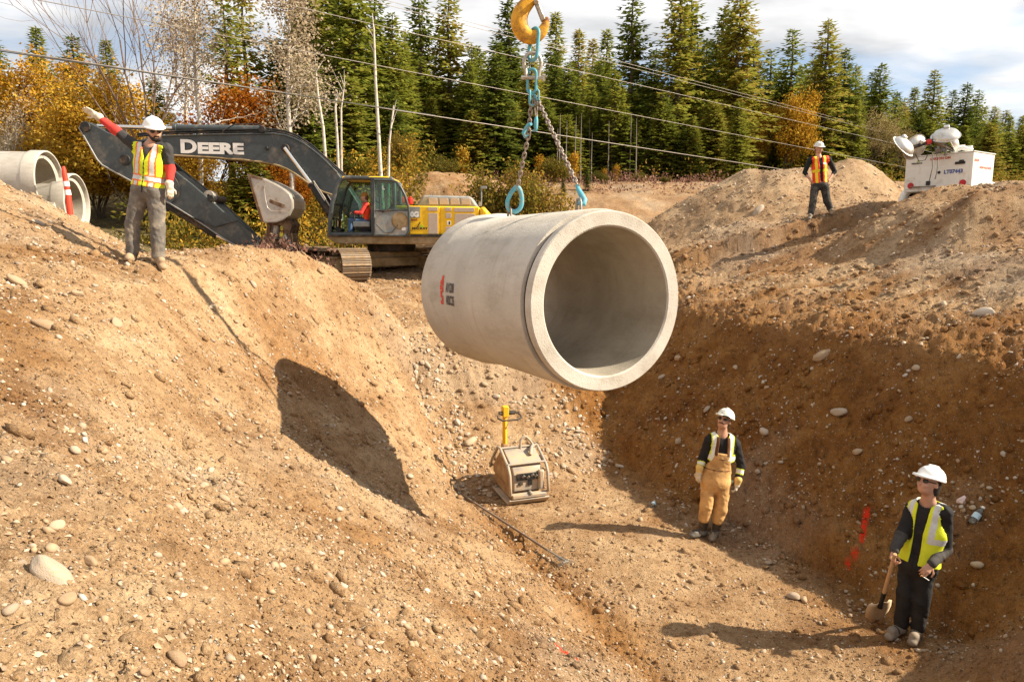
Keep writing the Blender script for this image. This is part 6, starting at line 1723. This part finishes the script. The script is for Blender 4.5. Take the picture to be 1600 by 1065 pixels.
class Leaves:
    def __init__(s): s.V, s.n = [], 0
    def diamond(s, p, d, w, L, W):
        """leaf-shaped face from p along d, width vector w"""
        m = p + d * (L * .45)
        s.V += [p, m + w * W, p + d * L, m - w * W]
    def mesh(s, name, m):
        V = np.array([v[:] for v in s.V], np.float32); F = np.arange(len(V), dtype=np.int32).reshape(-1, 4)
        return np_mesh(name, V, F, m, True)
def conifer(Ht, rb, seed, cb, step=.30, dens=1.0, droop=.25, ragged=.35, spray=.52):
    rg = random.Random(seed); L = Leaves(); T = MB()
    n = 10
    T.tube([(.06 * math.sin(k * 1.3 + seed), .06 * math.cos(k * 1.7 + seed), Ht * k / n) for k in range(n + 1)], [max(.012, (.16 + Ht * .004) * (1 - k / n) ** .85 + .01) for k in range(n + 1)], 7)
    z = cb * Ht
    low = z
    for k in range(int(10 * cb * 3)):                    # dead twigs on the bare stem
        zz = rg.uniform(.06, .98) * low + .3; a = rg.uniform(0, 6.28); ll = rg.uniform(.3, 1.0) * rb * .55
        T.tube([(0, 0, zz), (math.cos(a) * ll, math.sin(a) * ll, zz - ll * rg.uniform(-.1, .35))], [.014, .004], 3, caps=False)
    while z < Ht - .25:
        f = (z - low) / (Ht - low)
        Lmax = rb * ((1 - f) ** .80) * (.55 + .45 * min(1, f * 6 + .25))
        nb = rg.choice((6, 7, 7, 8)) if f < .8 else 5
        a0 = rg.uniform(0, 6.28)
        for b in range(nb):
            if rg.random() < .12: continue
            a = a0 + 6.283 * b / nb + rg.uniform(-.3, .3); ln = Lmax * rg.uniform(1 - ragged, 1.15) + .12
            rise = rg.uniform(-.05, .25) + (.45 * f)
            hd = Vector((math.cos(a), math.sin(a), 0)); sd = Vector((-hd.y, hd.x, 0))
            m = max(3, int(ln / .17 * dens))
            if ln > .7 and rg.random() < .5:
                T.tube([Vector((0, 0, z)), hd * ln * .5 + Vector((0, 0, z + ln * .5 * (rise - droop * .5))), hd * ln * .9 + Vector((0, 0, z + ln * .9 * (rise - droop * .9)))], [.022, .012, .004], 3, caps=False)
            for i in range(m):
                t = (i + rg.random()) / m
                if t < .12 and rg.random() < .7: continue
                p = hd * (ln * t) + Vector((0, 0, z + ln * t * (rise - droop * t) + rg.uniform(-.06, .06)))
                sl = spray * rg.uniform(.7, 1.25) * (1.0 - .45 * t) * min(1, .55 + ln * .4)
                for sg in (-1, 1):
                    d = (hd * rg.uniform(.35, .9) + sd * sg * rg.uniform(.5, 1.0) + Vector((0, 0, rg.uniform(-.75, .15)))).normalized()
                    w = d.cross(Vector((rg.uniform(-1, 1), rg.uniform(-1, 1), 1))).normalized()
                    L.diamond(p, d, w, sl, sl * rg.uniform(.20, .32))
            tip = hd * ln + Vector((0, 0, z + ln * (rise - droop)))
            L.diamond(tip - hd * .1, (hd + Vector((0, 0, .15))).normalized(), sd, spray * .8, spray * .16)
        z += step * rg.uniform(.75, 1.25) * (1.15 - .5 * f)
    for k in range(10):
        a = rg.uniform(0, 6.28); L.diamond(Vector((0, 0, Ht - .05 * k - .15)), Vector((math.cos(a) * .5, math.sin(a) * .5, 1)).normalized(), Vector((-math.sin(a), math.cos(a), 0)), .22, .04)
    return T.mesh("trunk", BARK, 60), L.mesh("crown", NEEDLE)
def grow(T, p, d, ln, r, lev, rg, ends, gravity=.0, up=.12, maxlev=4, kids=(2, 4), nseg=3, bend=.25):
    """recursive limb"""
    pts, rs = [p], [r]
    for k in range(nseg):
        d = (d + Vector((rg.uniform(-bend, bend), rg.uniform(-bend, bend), rg.uniform(-bend, bend) + up - gravity * lev))).normalized()
        p = p + d * (ln / nseg); pts.append(p); rs.append(max(.003, r * (1 - .45 * (k + 1) / nseg)))
        if lev >= 1: ends.append((p, d, lev))
    T.tube(pts, rs, 6 if lev == 0 else (5 if lev == 1 else 3), caps=False)
    if lev < maxlev:
        for k in range(rg.randint(*kids)):
            f = rg.uniform(.35, 1.0) if k else 1.0
            i = min(nseg, max(1, int(round(f * nseg)))); a = rg.uniform(0, 6.28); tilt = rg.uniform(.3, .85) if k else rg.uniform(.05, .4)
            s1 = d.orthogonal().normalized(); s2 = d.cross(s1)
            nd = (d * math.cos(tilt) + (s1 * math.cos(a) + s2 * math.sin(a)) * math.sin(tilt)).normalized()
            grow(T, pts[i], nd, ln * rg.uniform(.55, .82), rs[i] * rg.uniform(.6, .8), lev + 1, rg, ends, gravity, up, maxlev, kids, nseg, bend)
def broadleaf(Ht, seed, leafm, nleaf, lsize, bark=None, maxlev=4, spread=.32, r0=.09, stems=1, kids=(3, 4), up=.12, clump=.30, droop=.0, base=.18):
    rg = random.Random(seed); T = MB(); ends = []
    for s in range(stems):
        a = rg.uniform(0, 6.28); lean = .10 if stems == 1 else rg.uniform(.15, .45)
        grow(T, Vector((math.cos(a) * .1 * (stems > 1), math.sin(a) * .1 * (stems > 1), -.15)), Vector((math.cos(a) * lean, math.sin(a) * lean, 1)).normalized(), Ht * rg.uniform(.36, .46), r0 * rg.uniform(.7, 1.1), 0, rg, ends, droop, up, maxlev, kids)
    L = Leaves()
    tips = [e for e in ends if e[2] >= maxlev - 1 and e[0].z > base * Ht]
    for k in range(nleaf if leafm else 0):
        p, d, lv = rg.choice(tips); c = p + Vector((rg.gauss(0, clump), rg.gauss(0, clump), rg.gauss(0, clump * .8)))
        dd = Vector((rg.uniform(-1, 1), rg.uniform(-1, 1), rg.uniform(-.9, .4))).normalized(); w = dd.orthogonal().normalized()
        w = (Matrix.Rotation(rg.uniform(0, 6.28), 3, dd) @ w)
        s = lsize * rg.uniform(.6, 1.3); L.diamond(c, dd, w, s, s * rg.uniform(.30, .45))
    top_z = max([e[0].z for e in ends])
    return T.mesh("trunk", bark or BARK, 60), (L.mesh("crown", leafm) if leafm else None), top_z

CON = [conifer(15, 2.5, 1, .16), conifer(15, 2.2, 2, .22, dens=.9, ragged=.45), conifer(15, 2.7, 3, .10, dens=1.05, droop=.35), conifer(15, 1.9, 4, .34, step=.34, ragged=.5), conifer(15, 2.3, 5, .20, droop=.15, ragged=.5, step=.36), conifer(15, 1.7, 6, .05, step=.26)]
PINE = [conifer(15, 2.1, 11, .42, step=.46, dens=.8, droop=-.05, ragged=.6, spray=.55), conifer(15, 1.8, 12, .5, step=.5, dens=.8, droop=-.1, ragged=.6, spray=.55)]
trng = random.Random(99)
def put_tree(name, loc, meshes, sc, label, group=None, cat="tree", rot=None, sxy=1.0, parts=("trunk", "crown")):
    o = thing(name, loc, label, cat, group, rotz=trng.uniform(0, 6.28) if rot is None else rot)
    o.scale = (sc * sxy, sc * sxy, sc)
    for nm, me in zip(parts, meshes):
        if me is not None: link(nm, me, o)
    return o
FOREST = "conifers of the forest edge"
def con_at(u, vtop, Y, k, label, group=None, sxy=1.0, pine=False):
    top = at(u, vtop, Y); g = G(top.x, Y) - .15
    ht = max(3.0, top.z - g)
    put_tree("spruce_tree" if not pine else "pine_tree", (top.x, Y, g), (PINE if pine else CON)[k], ht / 15.0, label, group, sxy=sxy * 1.34 * (15.0 / ht) ** .25)
# the conifers whose tops can be told apart against the sky
LAB = "dark green conifer standing in the front row of the forest edge"
front = [(478, -60, 37, 0), (508, -95, 39, 2), (545, -75, 35.5, 0), (585, -30, 40, 4), (612, 20, 37, 1), (655, -22, 44, 3), (700, -25, 45, 4), (632, 70, 42, 5), (735, 95, 43, 0), (775, 60, 41, 2), (795, -8, 46, 1), (868, 18, 60, 5), (830, 70, 44, 4),
         (905, 45, 62, 5), (890, 95, 45, 0), (926, 60, 66, 5), (948, 45, 55, 5), (925, 130, 44, 3), (990, -18, 47, 4), (962, 110, 43, 1), (1025, 75, 50, 0), (1065, -40, 46, 1), (1082, -20, 48, 3), (1042, 150, 43, 2), (1105, 60, 52, 4), (1133, 10, 50, 1), (1158, -30, 47, 0),
         (1120, 160, 44, 2), (1180, 60, 55, 4), (1215, 175, 52, 2), (1295, 28, 50, 2), (1275, 90, 56, 4), (1322, 75, 54, 0), (1340, 150, 50, 5), (1378, 98, 56, 0), (1400, 150, 60, 2), (1430, 135, 66, 5), (1462, 108, 62, 1), (1440, 170, 58, 0), (1490, 140, 70, 4), (1512, 128, 68, 2), (1530, 140, 72, 1), (1555, 165, 74, 0), (1580, 180, 80, 5), (1602, 178, 84, 2), (1625, 190, 84, 1), (1660, 185, 80, 0)]
ZONES = [(620, "tall dark conifer in the clump directly behind the excavator cab"), (722, "conifer standing above the dug bank with the pale scar"), (790, "conifer between the dug bank and the crane hook"), (880, "conifer standing behind the crane hook and sling"),
         (975, "conifer behind the yellow saplings and grey stems"), (1055, "conifer with an open pointed top over the pipe's front rim"), (1110, "double-topped tall conifer left of the gravel pile"), (1190, "tall conifer rising over the left flank of the gravel pile"),
         (1270, "conifer beside the orange-gold tree"), (1350, "full green conifer behind the worker in the red-orange vest"), (1450, "conifer behind the straw-coloured trees and lamp heads"), (1545, "conifer directly above the white trailer box"), (9999, "small far conifer beyond the white trailer")]
for i, (u, v, Y, k) in enumerate(front):
    lb = next(t for lim, t in ZONES if u < lim)
    con_at(u, v, Y, k, lb, FOREST + ": " + lb.split(" conifer ")[-1] if " conifer " in lb else FOREST)
for (u, v, Y, k, lab) in ((1205, 78, 56, 1, "slim open-crowned pine rising just left of the orange tree"), (1240, 45, 54, 0, "open-crowned pine with bare stem rising behind the orange tree")):
    con_at(u, v, Y, k, lab, pine=True)
for (u, v, Y, k, lab) in ((345, -40, 34, 0, "tall thin pine behind the rust-coloured tree on the left"), (375, -50, 36, 1, "ragged pine beside the tall thin pine above the boom")):
    con_at(u, v, Y, k, lab, pine=True, sxy=.8)
for (u, v, Y, k) in ((55, 40, 44, 5), (112, 52, 46, 2), (165, 60, 48, 5), (-10, 60, 40, 1), (-60, 20, 42, 0)):
    con_at(u, v, Y, k, "conifer tip standing behind the golden trees on the left", "conifers behind the golden trees")
for i in range(34):
    u = 620 + 1010 * (i + trng.random()) / 34
    sky = np.interp(u, [600, 700, 860, 960, 1100, 1180, 1300, 1400, 1500, 1640], [35, 55, 75, 85, 60, 80, 85, 120, 145, 180])
    con_at(u, sky + trng.uniform(0, 70), np.interp(u, [600, 900, 1200, 1640], [43, 47, 53, 76]) + trng.uniform(-1, 4), trng.randrange(6), "slim conifer squeezed between taller trees of the forest edge", "slim conifers of the forest edge", sxy=.92)
# second and third rows close the gaps
for i in range(96):
    u = 455 + (1640 - 455) * (i + trng.random()) / 96; f = (u - 455) / 1185
    Y = 50 + 34 * f + trng.uniform(0, 16)
    sky = np.interp(u, [455, 600, 700, 860, 960, 1100, 1180, 1300, 1400, 1500, 1640], [20, 30, 65, 85, 95, 80, 95, 100, 135, 155, 185])
    con_at(u, sky + trng.uniform(0, 75), Y, trng.randrange(6), "dim conifer standing back inside the forest", "conifers inside the forest", sxy=1.15)
for i in range(26):
    u = 640 + 520 * (i + trng.random()) / 26
    con_at(u, trng.uniform(150, 215), 41.5 + trng.uniform(-1.5, 4), trng.choice((2, 5, 0)), "shorter bushy conifer along the foot of the forest edge", "short conifers at the forest foot", sxy=1.25)
for i in range(9):
    u = 470 + 170 * (i + trng.random()) / 9
    con_at(u, trng.uniform(90, 200), 33 + trng.uniform(0, 5), trng.choice((2, 0, 1)), "conifer filling the gap behind the excavator cab", "conifers behind the excavator", sxy=1.2)
for i in range(12):
    u = 1350 + 270 * (i + trng.random()) / 12
    con_at(u, trng.uniform(185, 215), 52 + 14 * i / 12 + trng.uniform(0, 4), trng.choice((2, 5, 0)), "mid green conifer behind the lamp trailer", "conifers behind the lamp trailer", sxy=1.3)
# bare grey stems at the forest foot
STEM = MB(); STEM.tube([(0, 0, -.2), (.05, .02, 3), (0, .05, 6.5)], [.07, .055, .02], 6); STEM_ME = STEM.mesh("trunk", mat("grey_dead_stem", (.22, .19, .15), .9, var=.2), 60)
for i in range(18):
    u = trng.choice((trng.uniform(860, 940), trng.uniform(940, 1010), trng.uniform(730, 780)))
    Y = 40.5 + trng.uniform(-.5, 3.0); p = at(u, 290, Y)
    o = thing("dead_tree", (p.x, Y, G(p.x, Y)), "thin grey dead stem standing at the foot of the forest", "tree", "dead stems at the forest foot", rotz=trng.uniform(0, 6)); o.scale = (.6, .6, trng.uniform(.3, .62)); link("trunk", STEM_ME, o)
# golden and rust trees on the left
GT = [broadleaf(9, 21, GOLD, 19000, .23, clump=.42, maxlev=4, stems=3, base=.06), broadleaf(9, 22, GOLD, 17000, .23, clump=.42, stems=3, base=.05), broadleaf(8, 23, RUST, 11000, .19, clump=.36, stems=2, base=.10), broadleaf(8, 24, RUST, 9000, .19, clump=.34, stems=2)]
def leafy_at(name, u, vtop, Y, k, lab, group=None, src=None, cat="tree", sxy=1.0, rot=None):
    src = src or GT; top = at(u, vtop, Y); g = G(top.x, Y) - .1
    return put_tree(name, (top.x, Y, g), (src[k][0], src[k][1]), (top.z - g) / src[k][2], lab, group, cat, sxy=sxy, rot=rot)
leafy_at("golden_tree", 72, 82, 31, 0, "tallest golden-leaved tree above the stored concrete pipes", sxy=.9)
leafy_at("golden_tree", 135, 118, 29, 1, "golden-leaved tree between the tallest golden tree and the bare tree", sxy=1.0)
leafy_at("golden_tree", 195, 165, 27.5, 0, "lower golden-leaved tree behind the pointing worker's arm", sxy=1.15)
leafy_at("golden_tree", 60, 185, 29, 1, "low golden-leaved tree right behind the stored concrete pipes", sxy=1.2)
leafy_at("golden_tree", 150, 232, 29, 0, "short golden bush-like tree beside the marker post", sxy=1.5)
leafy_at("golden_tree", 225, 228, 28.5, 1, "golden bush-like tree behind the excavator's stick", sxy=1.5)
leafy_at("rust_tree", 318, 130, 31, 2, "rust-orange tree above the white lettering of the boom", sxy=1.05)
leafy_at("rust_tree", 375, 95, 33, 3, "tallest rust-orange tree beneath the ragged pine", sxy=.95)
leafy_at("rust_tree", 415, 165, 30, 2, "rust-orange tree beside the white birch over the boom", sxy=1.1)
leafy_at("rust_tree", 440, 255, 28.5, 2, "low rust-orange tree behind the raised bucket", sxy=1.3)
leafy_at("golden_tree", 290, 235, 29, 1, "low golden tree left of the birch under the boom", sxy=1.3)
for u, v, Y, k, lb in ((395, 235, 27.5, 2, "young green spruce seen under the boom beside the bucket"), (368, 285, 27, 5, "short green spruce under the boom lettering"), (470, 110, 31, 0, "green spruce rising over the boom knee"), (430, 60, 36, 1, "dark spruce between the two pale-leaved birches"), (240, 120, 36, 1, "dark spruce behind the bare-limbed tree")):
    con_at(u, v, Y, k, lb, sxy=1.3)
leafy_at("golden_tree", 1232, 140, 49, 1, "orange-gold tree standing before the forest behind the gravel pile", sxy=.75)
leafy_at("golden_tree", 1200, 160, 51, 0, "pale gold tree just left of the orange-gold tree", sxy=.6)
PALE_T = [broadleaf(9, 31, PALE, 9000, .13, bark=BIRCH, clump=.45, maxlev=4, r0=.10), broadleaf(9, 32, PALE, 5200, .13, bark=BIRCH, clump=.45, r0=.10, stems=3, base=.05)]
leafy_at("dry_shrub", 5, 100, 28, 1, "pale dry shrub at the left edge behind the stored pipes", src=PALE_T, sxy=1.1)
leafy_at("dry_shrub", -40, 150, 26, 1, "pale dry shrub beyond the end of the stored pipes", src=PALE_T, sxy=1.2)
for u, v, Y, nm in ((1355, 165, 52, "pale straw-coloured tree before the conifers left of the lamp heads"), (1398, 182, 54, "straw-coloured tree directly behind the lamp heads")):
    leafy_at("pale_tree", u, v, Y, 1, nm, src=[PALE_T[0], broadleaf(9, 33, leaf_material("straw_leaves", [(.2, (.20, .15, .05)), (.5, (.34, .26, .11)), (.85, (.44, .36, .20))]), 8000, .2, stems=3, base=.05)], sxy=.85)
# birches: straight white stems with thin crowns
def birch(u, vb, vt, Y, seed, leafn, lab, bend=.0):
    rg = random.Random(seed); b = at(u, vb, Y); b.z = G(b.x, Y) - .1; t = at(u + bend, vt, Y); ht = t.z - b.z
    T = MB(); n = 9; pts = [Vector((bend_ * .06 * math.sin(k + seed) + (t.x - b.x) * k / n, .05 * math.cos(k * 2 + seed), ht * k / n)) for k, bend_ in zip(range(n + 1), [0] + [1] * n)]
    T.tube(pts, [.105 * (1 - k / n) ** .7 + .012 for k in range(n + 1)], 8, caps=False)
    ends = []
    for k in range(34):
        f = rg.uniform(.38, .98); p = pts[int(f * n)].lerp(pts[min(n, int(f * n) + 1)], f * n % 1); a = rg.uniform(0, 6.28)
        grow(T, p, Vector((math.cos(a), math.sin(a), rg.uniform(.5, 1.3))).normalized(), rg.uniform(.8, 1.9) * (1.25 - f), .022, 1, rg, ends, .03, .06, 3, (2, 3))
    L = Leaves()
    for k in range(leafn):
        p, d, lv = rg.choice(ends); c = p + Vector((rg.gauss(0, .28), rg.gauss(0, .28), rg.gauss(0, .28))); dd = Vector((rg.uniform(-1, 1), rg.uniform(-1, 1), rg.uniform(-1, .3))).normalized()
        s = .105 * rg.uniform(.6, 1.3); L.diamond(c, dd, dd.orthogonal().normalized(), s, s * .4)
    o = thing("birch_tree", (b.x, Y, b.z), lab, "tree"); link("trunk", T.mesh("trunk", BIRCH, 60), o); link("crown", L.mesh("crown", PALE), o)
birch(312, 310, -60, 27.5, 5, 2300, "white birch with thin pale leaves behind the boom lettering", -10)
birch(455, 345, -40, 27, 6, 6200, "white birch with dense pale leaves behind the raised bucket", -6)
birch(296, 300, -30, 32, 9, 2600, "slender birch with sparse pale crown left of the rust trees", -14)
def snag(pts, Y, lab, r=.06, seed=1):
    b = at(*pts[0], Y); b.z = G(b.x, Y) - .1
    P = [at(u, v, Y) - b for u, v in pts]; P[0] = Vector((0, 0, 0)); T = MB()
    T.tube(P, [r * (1 - .6 * k / (len(P) - 1)) for k in range(len(P))], 7); rg = random.Random(seed)
    for k in range(3):
        p = P[-1].lerp(P[-2], rg.uniform(.05, .6)); T.tube([p, p + Vector((rg.uniform(-.35, .35), rg.uniform(-.2, .2), rg.uniform(.3, .8)))], [r * .35, r * .12], 5)
    o = thing("dead_birch", b, lab, "tree"); link("trunk", T.mesh("trunk", BIRCH, 60), o)
snag([(515, 300), (505, 200), (497, 150), (493, 108)], 26.5, "leafless white stem just left of the excavator cab", .07, 1)
snag([(530, 300), (527, 220), (524, 170), (525, 150)], 26.8, "forked leafless white stem above the cab front", .065, 2)
snag([(529, 215), (533, 170), (539, 128)], 26.9, "short slanting white stem beside the forked stem", .05, 3)
snag([(598, 290), (592, 220), (587, 130), (584, 43)], 26.2, "tall leafless white stem rising over the cab roof", .085, 4)
snag([(604, 290), (608, 225), (615, 165)], 26.3, "short leafless white stem leaning right over the cab roof", .06, 5)
# bare-limbed tree
rgb_ = random.Random(14); T = MB(); ends = []
bt = at(245, 330, 26.0); bt.z = G(bt.x, 26.0) - .1
T.tube([(0, 0, 0), (-.1, 0, 1.6), (-.15, 0, 3.0)], [.16, .13, .11], 8, caps=False)
for k, (dx, dz, ln) in enumerate(((-.95, .9, 3.6), (-.6, 1.1, 4.0), (-.25, 1.2, 4.4), (.05, 1.2, 4.4), (.35, 1.1, 3.6), (-.75, .55, 2.6), (.6, .7, 2.4))):
    grow(T, Vector((-.15, 0, 2.6 + .12 * k)), Vector((dx, rgb_.uniform(-.3, .3), dz)).normalized(), ln, .045, 1, rgb_, ends, 0, .10, 4, (3, 4), 4, .16)
BARE = thing("bare_tree", (bt.x, 26.0, bt.z), "bare-limbed leafless tree rising behind the pointing worker", "tree"); link("trunk", T.mesh("trunk", TWIG, 60), BARE)
# bushes and saplings
BUSH = [broadleaf(3, 41, OLIVE, 9000, .12, clump=.22, stems=6, r0=.03, base=.0, maxlev=4), broadleaf(3, 42, OLIVE, 6500, .12, clump=.22, stems=5, r0=.03, base=.0)]
leafy_at("olive_bush", 790, 252, 24, 0, "big olive-green bush beside the excavator's counterweight", src=BUSH, cat="bush", sxy=.80)
leafy_at("olive_bush", 835, 268, 24.6, 1, "olive bush between the two sling chains", src=BUSH, cat="bush", sxy=.9)
leafy_at("olive_bush", 760, 275, 24.4, 1, "olive bush touching the excavator's work light", src=BUSH, cat="bush", sxy=.8)
for u, v, Y, kk, lb in ((1000, 268, 37, 1, "low olive bush on the cut bank below the grey stems"), (865, 246, 36, 0, "spreading olive bush on the cut bank behind the front sling hook"), (935, 266, 36.5, 1, "olive bush on the cut bank beside the green spruce sapling"), (690, 240, 33, 1, "olive bush on the crest of the dug bank"), (1040, 276, 36, 0, "reddish olive bush where the cut bank meets the gravel pile")):
    leafy_at("olive_bush", u, v, Y, kk, lb, src=BUSH, cat="bush", sxy=1.3)
SAP = [broadleaf(3, 43, GOLD, 900, .15, clump=.16, stems=1, r0=.02, base=.1, maxlev=3)]
for u, v, Y, lb in ((895, 235, 40, "small yellow sapling at the forest foot behind the front chain"), (962, 255, 40.5, "small yellow sapling among the grey stems"), (945, 262, 41, "pale yellow sapling left of the yellow sapling among the stems"), (842, 240, 40, "yellow sapling behind the rear chain"), (725, 225, 39, "yellow sapling above the dug bank")):
    leafy_at("sapling", u, v, Y, 0, lb, src=SAP, sxy=.8)
for u, v, Y, lb in ((918, 262, 34, "small fresh green spruce sapling on the cut bank"), (880, 283, 33, "low spreading green sapling on the cut bank")):
    top = at(u, v, Y); g = G(top.x, Y) - .1
    me = CON[5][1].copy(); me.materials.clear(); me.materials.append(GREENS)
    put_tree("sapling", (top.x, Y, g), (CON[5][0], me), max(.8, top.z - g) / 15, lb, sxy=2.6 if u < 900 else 1.8)
leafy_at("undergrowth_bush", 625, 205, 29.5, 0, "yellow-olive bush rising behind the cab roof", src=BUSH, cat="bush", sxy=.55)
leafy_at("undergrowth_bush", 545, 240, 30, 1, "yellow-olive bush behind the white stems", src=BUSH, cat="bush", sxy=.6)

# undergrowth and weeds: nobody could count them
def scatter(name, m, n, size, region, seed, hmax=.6, upright=.5):
    rg = np.random.default_rng(seed); pts = []
    x0, x1, y0, y1 = region
    x = rg.uniform(x0, x1, n); y = rg.uniform(y0, y1, n)
    k = fbm(x, y, .5, 3, seed) + rg.normal(0, .15, n) > -.08; x, y = x[k], y[k]; n = len(x)
    z = H(x, y) + hmax * rg.random(n) ** 1.6 * (.5 + 1.2 * np.clip(fbm(x, y, .35, 2, seed + 1) + .4, 0, 1.2))
    d = np.stack([rg.normal(0, 1, n), rg.normal(0, 1, n), np.abs(rg.normal(0, 1, n)) * 2 * upright], -1); d /= np.linalg.norm(d, axis=1, keepdims=True)
    w = np.cross(d, rg.normal(0, 1, (n, 3))); w /= np.linalg.norm(w, axis=1, keepdims=True)
    s = (size * rg.uniform(.5, 1.4, n))[:, None]; p = np.stack([x, y, z], -1)
    V = np.stack([p, p + d * s * .45 + w * s * .22, p + d * s, p + d * s * .45 - w * s * .22], 1).reshape(-1, 3)
    o = link(name, np_mesh(name, V, np.arange(len(V)).reshape(-1, 4), m, True)); return tag(o, kind="stuff")
scatter("undergrowth", OLIVE, 26000, .16, (-13, -3.5, 22.5, 34), 1, 1.3)
scatter("golden_undergrowth", GOLD, 15000, .15, (-13, -4, 24, 33), 2, 1.5)
scatter("dry_weeds", PINKW, 9000, .12, (-8.5, -4.6, 17.5, 23), 3, .75, .9)
scatter("bank_weeds", PINKW, 9000, .14, (-7, 16, 33, 43), 4, .5, .8)
scatter("forest_litter", OLIVE, 12000, .18, (-4, 40, 40, 52), 6, .9)
